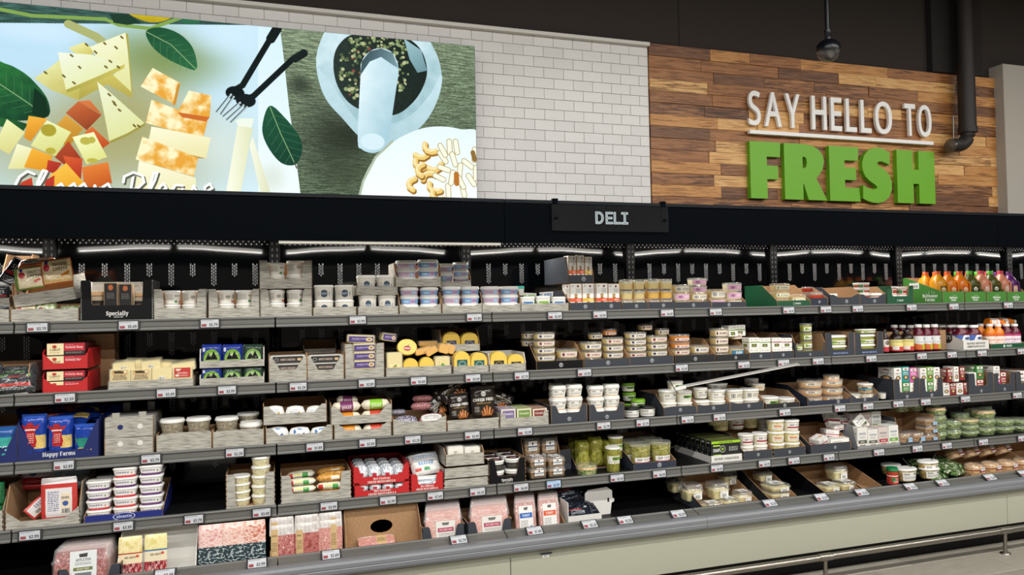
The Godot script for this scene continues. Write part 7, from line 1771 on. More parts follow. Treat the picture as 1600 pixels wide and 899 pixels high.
	ct("slate windowed carton of white-lidded cups, right of the pair", "slate", 1.842, 2.083, 1.038, -.014, .103, .056, .34, {cut = "u", logo = [["ring", 0, .022, .026, .026]], m = [.16, .2]})
	stack("in the right cup carton", 1.854, 2.071, 1.043, -.02, [["goat_cup*3", .21], ["goat_cup*3", .212]])
	pt("goat_cup", "beige cup, white green lid, on the rear stack of the left cup carton, upper", 1.678, 1.217, -.16, .085, .055, .08)
	pt("goat_cup", "beige cup, white green lid, on the rear stack of the left cup carton, lower", 1.677, 1.161, -.16, .085, .055, .08)
	stack("beside the right cup carton", 2.109, 2.335, 1.038, -.03, [["tub_black", .067], ["tub_black", .068]])
	pt("tub_lime", "cream tub, lime green lid, above the black-lidded tubs", 2.243, 1.081, -.14, .095, .06, .095)
	pt("tub_lime", "cream tub, lime green lid, middle of the rear stack", 2.21, 1.126, -.2, .09, .055, .09)
	pt("tub_lime", "cream tub, lime green lid, top of the rear stack", 2.203, 1.189, -.2, .09, .055, .09)
	pt("tub_lime", "cream tub, lime green lid, bottom of the rear stack", 2.204, 1.055, -.2, .09, .055, .09)
	ct("slate carton of white dip tubs, first of four", "slate", 2.359, 2.602, 1.038, -.014, .13, .057, .36, {cut = "v", logo = [["ring", 0, .034, .024, .024]], hv = .05, m = [.02, .22], ramp = .1})
	stack("in the first dip carton", 2.365, 2.596, 1.043, -.02, [["tub_white*2", .155], ["tub_leaf*2", .144]])
	pt("tub_leaf", "white tub, green leaf label, standing on top of the first dip carton", 2.496, 1.188, -.1, .1, .062, .1)
	ct("slate carton of white dip tubs, second of four", "slate", 2.602, 2.853, 1.038, -.014, .13, .051, .36, {cut = "v", logo = [["ring", 0, .031, .024, .024]], hv = .06, m = [.02, .22], ramp = .1})
	stack("in the second dip carton", 2.608, 2.847, 1.043, -.02, [["tub_bar", .075], ["tub_white*2", .139]])
	pt("tub_white", "white dip tub on the rear left of the second dip carton", 2.682, 1.128, -.1, .09, .07, .09)
	pt("tub_bar", "flat dip tub lying at the back of the second carton", 2.877, 1.176, -.2, .15, .03, .1)
	ct("slate carton of white dip tubs, third of four", "slate", 2.853, 3.117, 1.038, -.014, .13, .049, .36, {cut = "v", logo = [["ring", .013, .029, .024, .024]], hv = .06, m = [.02, .22], ramp = .1})
	stack("in the third dip carton", 2.859, 3.111, 1.043, -.02, [["tub_bar*2", .133], ["tub_bar*2", .13]])
	pt("tub_orange", "cream tub standing on top at the right of the third dip carton", 3.163, 1.15, -.14, .1, .045, .1)
	pt("tub_bar", "grey tub on the rear stack above the third dip carton", 3.184, 1.174, -.24, .09, .05, .09)
	ct("charcoal carton of low dip tubs, fourth of four", "charcoal", 3.132, 3.406, 1.038, -.014, .1, .032, .36, {logo = [["ring", .014, .016, .024, .024]], ramp = .12})
	stack("in the fourth dip carton", 3.138, 3.4, 1.043, -.02, [["tub_leaf", .07], ["tub_bar", .054]])
	ct("blue-grey carton of peach hummus", "slate_blue", 3.469, 3.837, 1.038, -.014, .125, .032, .34, {cut = "v", logo = [["ring", .074, .016, .026, .026]], hv = .055, m = [0, .06], ramp = .2})
	stack("in the peach hummus carton", 3.475, 3.831, 1.043, -.02, [["hum_peach*3", .165], ["hum_peach*3", .166]])
	pt("hum_peach", "round peach hummus tub on top of the peach carton", 3.749, 1.191, -.1, .11, .045, .11)
	ct("small slate carton with one striped tub", "slate", 3.837, 4.079, 1.038, -.014, .13, .029, .34, {cut = "v", logo = [["ring", 0, .017, .022, .022]], hv = .06, m = [.02, .2], ramp = .1})
	stack("in the small slate carton", 3.843, 4.073, 1.043, -.02, [["dip_small", .059], ["dip_small", .053]])
	pt("tub_stripe", "cream tub, dark blue stripe, standing in the small slate carton", 4.015, 1.099, -.07, .1, .062, .09)
	pt("dip_small", "small pale dip tub on the shelf beside the tall slate carton", 4.143, 1.048, -.05, .055, .045, .05)
	ct("tall slate carton of slim plant-snack boxes, left of the pair", "slate", 4.216, 4.457, 1.038, -.014, .146, .049, .4, {cut = "u", logo = [["ring", 0, .017, .026, .026]], m = [.22, .24]})
	stack("in the left tall slate carton", 4.23, 4.443, 1.043, -.02, [["bar_white bar_white", .22], ["bar_dgreen bar_teal", .225], ["bar_white bar_pink", .217]])
	ct("tall slate carton of slim plant-snack boxes, right of the pair", "slate", 4.457, 4.673, 1.038, -.014, .14, .042, .4, {cut = "u", logo = [["ring", 0, .015, .026, .026]], m = [.22, .24]})
	stack("in the right tall slate carton", 4.471, 4.659, 1.043, -.02, [["bar_white bar_white", .209], ["bar_dgreen bar_green", .216], ["bar_white bar_white", .208]])
	stack("stacked beside the tall slate cartons", 4.691, 4.952, 1.038, -.03, [["bar_white", .095], ["bar_red", .092], ["bar_white", .088], ["bar_red", .09]])
	pt("bar_red", "slim dark red box leaning on the upper row left", 4.742, 1.137, -.06, .05, .1, .1)
	pt("bar_white", "slim white box standing on the upper row middle", 4.781, 1.142, -.04, .045, .11, .1)
	pt("bar_red", "slim dark red box standing on the upper row right", 4.86, 1.146, -.06, .05, .1, .1)
	ct("tall slate carton with green and red boxes", "slate", 4.921, 5.168, 1.038, -.014, .155, .06, .4, {cut = "u", logo = [["ring", 0, .021, .024, .024]], m = [.25, .26]})
	stack("in the tall carton right of the red boxes", 4.935, 5.154, 1.043, -.02, [["bar_white", .155], ["bar_red bar_dgreen", .205], ["", .201]])
	ct("tall slate carton with magenta boxes", "slate", 5.168, 5.39, 1.038, -.014, .145, .062, .4, {cut = "u", logo = [["ring", 0, .022, .024, .024]], m = [.22, .24]})
	stack("in the tall carton with magenta boxes", 5.182, 5.376, 1.043, -.02, [["bar_magenta bar_white", .193], ["bar_red", .151], ["", .187]])
	ct("tall slate carton at the right edge of shelf three", "slate", 5.397, 5.644, 1.038, -.014, .149, .06, .4, {cut = "u", m = [.2, .22]})
	stack("in the tall carton at the right edge", 5.411, 5.63, 1.043, -.02, [["bar_white", .143], ["bar_red", .137]])
	ct("carton of dark green pouches at the left edge of shelf four", "wood_print", -1.379, -1.261, .72, .026, .2, .098, .3, {hv = .2, ramp = .1})
	stack("in the green pouch carton", -1.373, -1.267, .725, .02, [["zip_green zip_green", .222]], {d = .08})
	ct("wood-print carton with kraft lining and zip pouches", "wood_print", -1.253, -.933, .72, .026, .2, .037, .34, {cut = "v", m = [.02, .2], hv = .085, ramp = .06})
	pt("zip_red", "red and white zip pouch standing in the kraft-lined carton", -1.036, .743, -.03, .165, .2, .02, -.05, -.1, .02)
	pt("zip_red", "red and white zip pouch fallen aslant in the kraft-lined carton", -1.183, .757, -.08, .07, .24, .02, -.2, .4, -.85)
	pt("zip_pink", "red-edged pink zip pouch, lower rear left of the pouch carton", -1.198, .853, -.24, .17, .1, .05, -.5, .1, -.05)
	pt("zip_pink", "red-edged pink zip pouch, upper rear left of the pouch carton", -1.183, .878, -.24, .17, .1, .05, -.5, .1, -.05)
	pt("zip_blue", "pale blue zip pouch, lower rear right of the pouch carton", -1.054, .839, -.24, .17, .1, .05, -.5, .1, -.05)
	pt("zip_blue", "pale blue zip pouch, upper rear right of the pouch carton", -1.036, .868, -.24, .17, .1, .05, -.5, .1, -.05)
	ct("royal blue tray of white spread tubs", "royal_card", -.916, -.556, .72, .026, .13, .032, .34, {logo = [["alou_logo", 0, .016, .105, .04]], ramp = .3})
	stack("in the royal blue tray", -.916, -.556, .725, .02, [["alou alou_r alou alou", .193], ["alou_r*2 alou_r alou alou_r", .25], ["alou*3 alou alou", .253]])
	pt("alou_r", "white spread tub on the rear row of the blue tray, left", -.834, .864, -.16, .12, .05, .09)
	pt("alou", "white spread tub on the rear row of the blue tray, middle", -.734, .885, -.16, .12, .05, .09)
	pt("alou", "white spread tub on the rear row of the blue tray, right", -.626, .886, -.16, .12, .05, .09)
	ct("tall wood-print carton of mozzarella pearl tubs", "wood_print", -.256, -.01, .72, .026, .179, .01, .28, {cut = "u", m = [.18, .2]})
	stack("in the tall pearl carton", -.236, -.03, .725, .02, [["pearls*4", .16], ["pearls*5", .252]])
	ct("wood-print carton with window and mozzarella logs", "wood_print", .019, .39, .72, .026, .15, .049, .34, {cut = "u", m = [.14, .16]})
	stack("in the windowed log carton", .049, .36, .725, .02, [["caprese*3", .119], ["smoked caprese smoked", .131]])
	pt("caprese", "mozzarella log, red and green label, on top at the left", .127, .817, -.12, .15, .045, .05, 0, 0, .05)
	pt("smoked", "amber smoked cheese log on top at the right rear", .3, .807, -.2, .16, .045, .05, 0, 0, .08)
	pt("smoked", "amber smoked cheese log on top at the right front", .301, .804, -.11, .14, .045, .05, 0, 0, .06)
	ct("red mozzarella carton, lower of the stacked pair", "red_card", .407, .713, .72, .026, .076, .03, .34, {cut = "u", logo = [["mozz_word", 0, .015, .16, .034]], m = [.1, .13], inner = "red_card"})
	stack("in the lower red mozzarella carton", .419, .701, .725, .02, [["mozz_ball", .075], ["mozz_ball", .069], ["mozz_ball", .062], ["mozz_ball", .055]], {deep = 1, d = .075})
	ct("red mozzarella carton, upper of the stacked pair", "red_card", .401, .714, .782, .026, .103, .043, .34, {cut = "u", logo = [["mozz_word", 0, .021, .16, .034]], m = [.1, .13], inner = "red_card"})
	stack("in the upper red mozzarella carton", .413, .702, .787, .02, [["mozz_ball", .099], ["mozz_ball", .092], ["mozz_ball", .086], ["mozz_ball", .079]], {deep = 4, d = .075})
	ct("small red mozzarella carton beside the stacked pair", "red_card", .72, .908, .72, .026, .097, .035, .34, {cut = "u", logo = [["mozz_word", 0, .018, .13, .03]], m = [.2, .22], inner = "red_card"})
	stack("in the small red carton", .74, .888, .725, .02, [["mozz_bag", .071]], {d = .06})
	pt("mozz_bag", "white mozzarella bag leaning in the small red carton", .834, .79, -.06, .17, .14, .06, -.7, 0, .1)
	pt("mozz_bag", "white mozzarella bag lying at the back of the red carton", .831, .814, -.2, .17, .13, .05, -1.2, .1, 0)
	ct("wood-print tray of white cheese, bottom of three", "wood_print", .912, 1.175, .72, .026, .048, .048, .34)
	ct("wood-print tray of white cheese, middle of three", "wood_print", .913, 1.184, .775, .026, .059, .059, .34)
	ct("wood-print tray of white cheese, top of three", "wood_print", .922, 1.154, .845, .026, .1, .066, .34, {hv = .07, ramp = .04})
	stack("in the top wood-print tray", .938, 1.137, .89, .01, [["mozz_plain", .063], ["mozz_plain", .055]], {deep = 2, sd = .12})
	ct("black carton with script lettering and dark-lidded tubs", "black_card", 1.175, 1.408, .72, .026, .142, .041, .32, {cut = "u", logo = [["specially", 0, .016, .075, .03]], m = [.18, .24]})
	stack("in the black script carton", 1.187, 1.396, .725, .02, [["berry_tub*2", .124], ["berry_tub*2", .13]], {deep = 3, d = .095})
	stack("in the clear pile beside the black carton", 1.441, 1.681, .72, 0, [["clam_meat*2", .127], ["clam_meat*2", .117]])
	pt("clam_meat", "clear snack tray behind the front pile", 1.626, .76, -.14, .1, .05, .1)
	ct("slate carton of clear snack trays raised on a box", "slate", 1.437, 1.677, .832, -.1, .11, .008, .3, {logo = [["ring", .012, .004, .03, .03]], ramp = .05})
	stack("in the raised slate carton", 1.443, 1.671, .837, -.106, [["clam_meat", .108], ["clam_meat", .103]], {deep = 3, d = .07})
	carton("slate box under the raised slate carton", {x0 = 1.60, x1 = 1.78, y = 0.72, z = -0.17, h = 0.125, lip = 0.125, d = 0.3, skin = "slate"})
	ct("large blue-grey carton of pickle pouches", "slate_blue", 1.794, 2.082, .72, -.1, .2, .006, .44, {ramp = .3})
	stack("in the large pickle carton", 1.8, 2.076, .725, -.106, [["pickle_pouch", .175], ["pickle_pouch", .193], ["pickle_pouch", .165]], {deep = 2, d = .11})
	pt("veg_bowl", "clear bowl of mixed vegetables before the pickle carton", 1.82, .716, -.02, .135, .062, .13)
	pt("pickle_tall", "tall clear tub of pickle spears before the pickle carton", 2.003, .71, -.03, .095, .16, .095)
	pt("pickle_tall", "second pickle tub standing behind the tall one", 2.066, .776, -.12, .1, .14, .1)
	ct("blue-grey carton of pickle chip tubs", "slate_blue", 2.117, 2.419, .72, .026, .16, .043, .42, {logo = [["ring", .03, .022, .03, .03]], ramp = .3})
	stack("in the pickle chip carton", 2.123, 2.413, .725, .02, [["pickle_cup", .154], ["pickle_cup", .155]], {deep = 3, d = .1})
	ct("white tray of black pickle snack boxes", "white_card", 2.672, 2.908, .72, .026, .042, .046, .46, {logo = [["ohsnap", 0, .023, .19, .03]], inner = "white_card"})
	put("snapbox", "black pickle snack box, first from the front in the white tray", Vector3(2.79, .725, -.01), .223, 0.135, 0.062, Vector3.ZERO, "black pickle snack boxes in the white tray")
	put("snapbox", "black pickle snack box, second from the front in the white tray", Vector3(2.79, .725, -.073), .223, 0.135, 0.062, Vector3.ZERO, "black pickle snack boxes in the white tray")
	put("snapbox", "black pickle snack box, third from the front in the white tray", Vector3(2.79, .725, -.137), .223, 0.135, 0.062, Vector3.ZERO, "black pickle snack boxes in the white tray")
	put("snapbox", "black pickle snack box, fourth from the front in the white tray", Vector3(2.79, .725, -.201), .223, 0.135, 0.062, Vector3.ZERO, "black pickle snack boxes in the white tray")
	put("snapbox", "black pickle snack box, fifth from the front in the white tray", Vector3(2.79, .725, -.264), .223, 0.135, 0.062, Vector3.ZERO, "black pickle snack boxes in the white tray")
	put("snapbox", "black pickle snack box, sixth from the front in the white tray", Vector3(2.79, .725, -.328), .223, 0.135, 0.062, Vector3.ZERO, "black pickle snack boxes in the white tray")
	put("snapbox", "black pickle snack box, seventh from the front in the white tray", Vector3(2.79, .725, -.391), .223, 0.135, 0.062, Vector3.ZERO, "black pickle snack boxes in the white tray")
	ct("slate carton of red-striped salad tubs", "slate", 2.918, 3.147, .72, .026, .15, .056, .34, {logo = [["ring", 0, .028, .022, .022]], ramp = .16})
	stack("in the red-stripe salad carton", 2.924, 3.141, .725, .02, [["tub_red*2", .155], ["tub_red*2", .156]])
	pt("tub_cream", "cream salad tub, white lid on the rear row, second from left", 2.899, .886, -.2, .115, .085, .115)
	pt("tub_red", "cream salad tub, red stripe on the rear row, third from left", 3.021, .887, -.2, .115, .085, .115)
	pt("tub_cream", "cream salad tub, white lid on the rear row, fourth from left", 3.135, .888, -.2, .115, .085, .115)
	pt("tub_white", "white dip tub, printed label on the rear row, fifth from left", 3.255, .862, -.2, .115, .085, .115)
	pt("tub_cream", "cream salad tub, white lid on the rear row, first from left", 2.859, .924, -.2, .115, .085, .115)
	ct("slate carton of cream salad tubs", "slate", 3.152, 3.409, .72, .026, .15, .055, .34, {logo = [["ring", 0, .027, .022, .022]], ramp = .16})
	stack("in the cream salad carton", 3.158, 3.403, .725, .02, [["tub_cream tub_orange tub_orange", .237], ["tub_cream tub_orange tub_red", .228]])
	ct("slate carton of tumbled white boxes", "slate", 3.451, 3.789, .72, .026, .15, .059, .34, {logo = [["ring", .034, .03, .022, .022]], ramp = .18})
	stack("in the tumbled-box carton", 3.457, 3.783, .725, .02, [["", .111], ["crab", .082]], {d = .08})
	pt("crab", "white box, dark red stripe, tipped at the front left", 3.572, .767, -.04, .1, .05, .08, .1, .3, .25)
	pt("crab", "white box, dark red stripe, lying at the middle rear", 3.718, .805, -.1, .1, .045, .08, 0, -.2, -.1)
	pt("crab", "white box leaning on the rear boxes", 3.787, .838, -.12, .09, .04, .08, 0, .1, .05)
	pt("crab", "large white box tipped on top of the tumbled carton", 3.789, .871, -.14, .12, .09, .04, -.5, .2, -.15)
	pt("crab", "white box tipped up against the display at the right", 3.901, .854, -.14, .1, .08, .04, -.5, .3, -.1)
	ct("light grey display carton of snack packets", "grey_card", 3.843, 4.22, .72, .026, .16, .02, .3, {ramp = .04, inner = "grey_inner"})
	stack("in the grey display carton", 3.849, 4.214, .725, .02, [["porter", .14], ["porter", .124], ["porter_r", .131], ["porter_g", .139]], {deep = 2, d = .05})
	ct("raised grey inner tray with more snack packets", "grey_card", 3.907, 4.194, .795, -.1, .07, .037, .2, {ramp = .02, inner = "grey_inner"})
	stack("in the raised grey tray", 3.913, 4.188, .8, -.106, [["porter_r", .147], ["porter_r", .146], ["porter_g", .149]], {deep = 2, d = .04})
	pt("porter", "white leaflet-like packet hanging over the grey display", 3.977, .841, -.04, .1, .11, .015, -.2, 0, .6)
	ct("slate carton of clear nut trays", "slate", 4.226, 4.585, .72, .026, .19, .015, .34, {logo = [["ring", 0, .008, .022, .022]], ramp = .05})
	stack("in the clear nut carton", 4.232, 4.579, .725, .02, [["clam_blue", .076], ["clam_blue", .073], ["clam_blue*3", .166]])
	stack("at the left of the salad row", 4.583, 4.865, .72, 0, [["salad*3 salad_o", .24], ["salad*2", .133]])
	stack("in the middle of the salad row", 4.877, 5.213, .72, 0, [["salad*2 salad_o", .131], ["salad salad salad_o", .188]])
	stack("at the right edge of the salad row", 5.226, 5.609, .72, 0, [["salad salad", .108], ["salad*2", .096]])
	pt("salad", "clear bowl of green salad on the rear row, first from left", 4.427, .922, -.18, .14, .08, .13)
	pt("salad", "clear bowl of green salad on the rear row, second from left", 4.579, .918, -.18, .14, .08, .13)
	pt("salad", "clear bowl of green salad on the rear row, third from left", 4.734, .918, -.18, .14, .08, .13)
	pt("salad", "clear bowl of green salad on the rear row, fourth from left", 5.014, .803, -.18, .14, .08, .13)
	pt("salad", "clear bowl of green salad on the rear row, fifth from left", 5.146, .834, -.18, .14, .08, .13)
	pt("salad", "clear bowl of green salad on the rear row, sixth from left", 5.244, .838, -.18, .14, .08, .13)
	carton("blue-grey carton of sliced beef trays on the deck", {x0 = -1.00, x1 = -0.73, y = 0.45, z = 0.15, h = 0.09, lip = 0.03, d = 0.3, skin = "slate", cut = "u", m = [0.16, 0.2]})
	pt("ham_beef", "clear tray of sliced beef, grey label, at the front of the deck stack", -.909, .457, .125, .25, .17, .028, -.12, 0, 0)
	pt("ham_plain", "clear tray of sliced ham, first behind the sliced beef", -.908, .457, .092, .25, .17, .028, -.12, 0, 0, "ham trays behind the sliced beef")
	pt("ham_plain", "clear tray of sliced ham, second behind the sliced beef", -.907, .457, .059, .25, .17, .028, -.12, 0, 0, "ham trays behind the sliced beef")
	pt("ham_plain", "clear tray of sliced ham, third behind the sliced beef", -.905, .457, .026, .25, .17, .028, -.12, 0, 0, "ham trays behind the sliced beef")
	pt("ham_plain", "clear tray of sliced ham, fourth behind the sliced beef", -.904, .457, -.007, .25, .17, .028, -.12, 0, 0, "ham trays behind the sliced beef")
	pt("ham_plain", "clear tray of sliced ham, fifth behind the sliced beef", -.902, .457, -.04, .25, .17, .028, -.12, 0, 0, "ham trays behind the sliced beef")
	ct("white open carton with two meat and cheese packs", "white_card", -.752, -.392, .45, .15, .205, .03, .2, {inner = "white_card", ramp = .15})
	pt("meatcheese", "salami and cheese pack, red stripe, in the white carton", -.698, .46, .1, .108, .185, .015, -.12, 0, 0)
	pt("meatcheese_b", "salami and cheese pack, blue stripe, in the white carton", -.583, .46, .1, .105, .185, .015, -.12, 0, 0)
	pt("deli_a", "pink sliced meat pack, dark foil, front of its pair on the deck", -.326, .458, .115, .115, .2, .02, -.1, 0, 0)
	pt("deli_a", "pink sliced meat pack, dark foil, rear of its pair on the deck", -.329, .458, .075, .115, .2, .02, -.1, 0, 0)
	pt("deli_b", "pale sliced meat pack, dark foil, front of its pair on the deck", -.216, .458, .115, .115, .2, .02, -.1, 0, 0)
	pt("deli_b", "pale sliced meat pack, dark foil, rear of its pair on the deck", -.218, .458, .075, .115, .2, .02, -.1, 0, 0)
	pt("deli_c", "orange sliced meat pack, dark foil, front of its pair on the deck", -.117, .458, .115, .115, .2, .02, -.1, 0, 0)
	pt("deli_c", "orange sliced meat pack, dark foil, rear of its pair on the deck", -.118, .458, .075, .115, .2, .02, -.1, 0, 0)
	ct("kraft carton of charcuterie packs on the deck", "kraft", -.038, .348, .45, .15, .2, .03, .24, {ramp = .2})
	pt("charc_salami", "salami pack with kraft strip, front of its three on the deck", .022, .458, .12, .125, .175, .015, -.1, 0, 0)
	pt("charc_salami", "salami pack with kraft strip, middle of its three on the deck", .022, .458, .07, .125, .2, .015, -.1, 0, 0)
	pt("charc_salami", "salami pack with kraft strip, rear of its three on the deck", .023, .458, .02, .125, .2, .015, -.1, 0, 0)
	pt("charc_ham", "dark ham pack with kraft strip, front of its three on the deck", .148, .458, .12, .125, .175, .015, -.1, 0, 0)
	pt("charc_ham", "dark ham pack with kraft strip, middle of its three on the deck", .15, .458, .07, .125, .2, .015, -.1, 0, 0)
	pt("charc_ham", "dark ham pack with kraft strip, rear of its three on the deck", .152, .458, .02, .125, .2, .015, -.1, 0, 0)
	pt("charc_cop", "pink ham pack with kraft strip, front of its three on the deck", .27, .458, .12, .125, .175, .015, -.1, 0, 0)
	pt("charc_cop", "pink ham pack with kraft strip, middle of its three on the deck", .273, .458, .07, .125, .2, .015, -.1, 0, 0)
	pt("charc_cop", "pink ham pack with kraft strip, rear of its three on the deck", .276, .458, .02, .125, .2, .015, -.1, 0, 0)
	kraft_box_with_hole(.348, .759)
	pt("charc_cop", "meat pack lying flat at the bottom of the empty kraft box", .52, .465, .1, .2, .1, .02, -1.3, 0, 0)
	carton("blue-grey carton of sliced ham trays on the deck, left of the pair", {x0 = .758, x1 = .997, y = 0.45, z = 0.15, h = 0.1, lip = 0.03, d = 0.3, skin = "slate", cut = "u", m = [0.18, 0.22]})
	pt("ham_red", "clear tray of sliced ham, red label, front of the left ham carton", .883, .457, .12, .219, .18, .032, -.1, 0, 0)
	pt("ham_plain", "clear tray of sliced ham, second from front in the left ham carton", .891, .457, .084, .219, .18, .032, -.1, 0, 0, "ham trays in the left ham carton")
	pt("ham_plain", "clear tray of sliced ham, third from front in the left ham carton", .899, .457, .048, .219, .18, .032, -.1, 0, 0, "ham trays in the left ham carton")
	pt("ham_plain", "clear tray of sliced ham, fourth from front in the left ham carton", .906, .457, .012, .219, .18, .032, -.1, 0, 0, "ham trays in the left ham carton")
	pt("ham_plain", "clear tray of sliced ham, fifth from front in the left ham carton", .914, .457, -.024, .219, .18, .032, -.1, 0, 0, "ham trays in the left ham carton")
	pt("ham_plain", "clear tray of sliced ham, sixth from front in the left ham carton", .922, .457, -.06, .219, .18, .032, -.1, 0, 0, "ham trays in the left ham carton")
	carton("blue-grey carton of sliced ham trays on the deck, right of the pair", {x0 = 1.015, x1 = 1.275, y = 0.45, z = 0.15, h = 0.1, lip = 0.03, d = 0.3, skin = "slate", cut = "u", m = [0.18, 0.22]})
	pt("ham_red", "clear tray of sliced ham, red label, front of the right ham carton", 1.152, .457, .12, .24, .18, .032, -.1, 0, 0)
	pt("ham_plain", "clear tray of sliced ham, second from front in the right ham carton", 1.162, .457, .084, .24, .18, .032, -.1, 0, 0, "ham trays in the right ham carton")
	pt("ham_plain", "clear tray of sliced ham, third from front in the right ham carton", 1.173, .457, .048, .24, .18, .032, -.1, 0, 0, "ham trays in the right ham carton")
	pt("ham_plain", "clear tray of sliced ham, fourth from front in the right ham carton", 1.183, .457, .012, .24, .18, .032, -.1, 0, 0, "ham trays in the right ham carton")
	pt("ham_plain", "clear tray of sliced ham, fifth from front in the right ham carton", 1.193, .457, -.024, .24, .18, .032, -.1, 0, 0, "ham trays in the right ham carton")
	pt("ham_plain", "clear tray of sliced ham, sixth from front in the right ham carton", 1.203, .457, -.06, .24, .18, .032, -.1, 0, 0, "ham trays in the right ham carton")
	ct("carton of turkey packs with kraft end", "slate", 1.279, 1.61, .45, .14, .16, .03, .3, {ramp = .28})
	pt("turkey_b", "sliced turkey pack, blue label, front", 1.37, .46, .12, .135, .172, .03, -.14, 0, 0)
	pt("ham_plain", "sliced turkey pack behind the blue label, second", 1.387, .46, .07, .135, .172, .03, -.14, 0, 0)
	pt("ham_plain", "sliced turkey pack behind the blue label, third", 1.404, .46, .02, .135, .172, .03, -.14, 0, 0)
	pt("ham_plain", "sliced turkey pack behind the blue label, fourth", 1.42, .46, -.03, .135, .172, .03, -.14, 0, 0)
	pt("turkey_r", "sliced turkey pack, orange label, front", 1.516, .46, .12, .135, .172, .03, -.14, 0, 0)
	pt("ham_plain", "sliced turkey pack behind the orange label, second", 1.535, .46, .07, .135, .172, .03, -.14, 0, 0)
	pt("ham_plain", "sliced turkey pack behind the orange label, third", 1.553, .46, .02, .135, .172, .03, -.14, 0, 0)
	pt("ham_plain", "sliced turkey pack behind the orange label, fourth", 1.572, .46, -.03, .135, .172, .03, -.14, 0, 0)
	open_white_box(1.635, 2.026)
	pt("darkpack", "dark foil meat pack in the white box, middle", 1.759, .466, .06, .17, .13, .045, -.9, .1, 0)
	pt("darkpack", "dark foil meat pack in the white box, front", 1.729, .462, .09, .17, .13, .045, -.8, -.1, .05)
	pt("darkpack", "dark foil meat pack standing at the rear left", 1.71, .555, -.02, .17, .13, .045, -.6, .1, .05)
	pt("darkpack", "dark foil meat pack standing behind at the far rear", 1.769, .557, -.1, .17, .13, .045, -.6, 0, .1)
	pt("darkpack", "dark foil meat pack in the white box, right", 1.806, .476, .03, .17, .13, .045, -1, .2, 0)
	carton("grey carton of potato salad tubs on the deck", {x0 = 2.528, x1 = 2.942, y = 0.45, z = .14, h = .16, lip = 0.035, d = .36, skin = "slate", ramp = .34})
	pt("egg", "square clear tub of potato salad, left of the front two", 2.553, .486, -.03, .13, .105, .12)
	pt("egg", "square clear tub of potato salad, right of the front two", 2.749, .479, -.03, .13, .105, .12)
	pt("egg_low", "low clear tub of potato salad lying at the front left", 2.636, .438, .075, .13, .05, .11)
	pt("egg_low", "low clear tub of potato salad at the front middle", 2.781, .442, .05, .11, .055, .1)
	pt("egg_low", "low clear tub of potato salad at the right end", 2.89, .445, .04, .11, .085, .1)
	pt("egg", "square clear tub of potato salad at the rear left", 2.512, .516, -.15, .11, .1, .11)
	pt("egg", "square clear tub of potato salad at the rear right", 2.905, .526, -.15, .11, .1, .11)
	carton("dark carton with kraft end and clear tubs on the deck", {x0 = 3.023, x1 = 3.237, y = 0.45, z = .14, h = .16, lip = 0.035, d = .36, skin = "charcoal", ramp = .3})
	stack("in the dark deck carton", 3.085, 3.25, .46, .09, [["egg_low*2", .089]])
	pt("egg_low", "low clear tub at the rear of the dark deck carton", 3.15, .545, -.1, .11, .06, .11)
	carton("second dark carton of clear tubs on the deck", {x0 = 3.459, x1 = 3.748, y = 0.45, z = .14, h = .13, lip = 0.035, d = .36, skin = "black_card", ramp = .3})
	stack("in the second dark deck carton", 3.518, 3.784, .46, .09, [["egg_low", .052], ["egg_low", .061]])
	pt("egg", "square clear tub of potato salad behind the second dark carton", 3.723, .51, -.05, .12, .1, .12)
	carton("third dark carton, empty, on the deck", {x0 = 3.763, x1 = 3.937, y = 0.45, z = .14, h = .13, lip = 0.035, d = .36, skin = "black_card", ramp = .3})
	pt("sauce_jar", "red sauce jar, green lid, on the deck", 4.076, .48, .09, .075, .11, .075)
	pt("pasta_tub", "oval pasta tub, white lid, beside the sauce jar", 4.227, .48, .06, .155, .09, .11)
	pt("pasta_tub", "oval pasta tub, white lid, lower of the stacked two", 4.436, .48, .06, .15, .075, .11)
	pt("pasta_tub", "oval pasta tub, white lid, upper of the stacked two", 4.437, .507, .05, .155, .095, .11)
	pt("pasta_tub", "oval pasta tub half hidden behind the sauce jar", 4.251, .494, -.1, .15, .07, .11)
	put("greens", "flat pack of dark greens, first in the sloping row", Vector3(4.518, .47, .1), 0.2, 0.2, 0.045, Vector3(-1.35, .3, 0), "flat packs of greens on the deck")
	put("greens", "flat pack of dark greens, second in the sloping row", Vector3(4.562, .49, .04), 0.2, 0.2, 0.045, Vector3(-1.35, .2, .05), "flat packs of greens on the deck")
	put("greens", "flat pack of dark greens, third in the sloping row", Vector3(4.606, .51, -.02), 0.2, 0.2, 0.045, Vector3(-1.35, .1, .1), "flat packs of greens on the deck")
	put("greens", "flat pack of dark greens, fourth in the sloping row", Vector3(4.651, .47, -.08), 0.2, 0.2, 0.045, Vector3(-1.35, 0, 0), "flat packs of greens on the deck")
	put("greens", "flat pack of dark greens, fifth in the sloping row", Vector3(4.695, .49, .1), 0.2, 0.2, 0.045, Vector3(-1.35, .3, .05), "flat packs of greens on the deck")
	put("greens", "flat pack of dark greens, sixth in the sloping row", Vector3(4.739, .51, .04), 0.2, 0.2, 0.045, Vector3(-1.35, .2, .1), "flat packs of greens on the deck")
	put("greens", "flat pack of dark greens, seventh in the sloping row", Vector3(4.783, .47, -.02), 0.2, 0.2, 0.045, Vector3(-1.35, .1, 0), "flat packs of greens on the deck")
	put("greens", "flat pack of dark greens, eighth in the sloping row", Vector3(4.827, .49, -.08), 0.2, 0.2, 0.045, Vector3(-1.35, 0, .05), "flat packs of greens on the deck")
	carton("wide kraft tray of wrapped sandwiches on the deck", {x0 = 4.755, x1 = 5.405, y = 0.45, z = 0.12, h = 0.15, lip = 0.04, d = 0.4, skin = "kraft", ramp = 0.34})
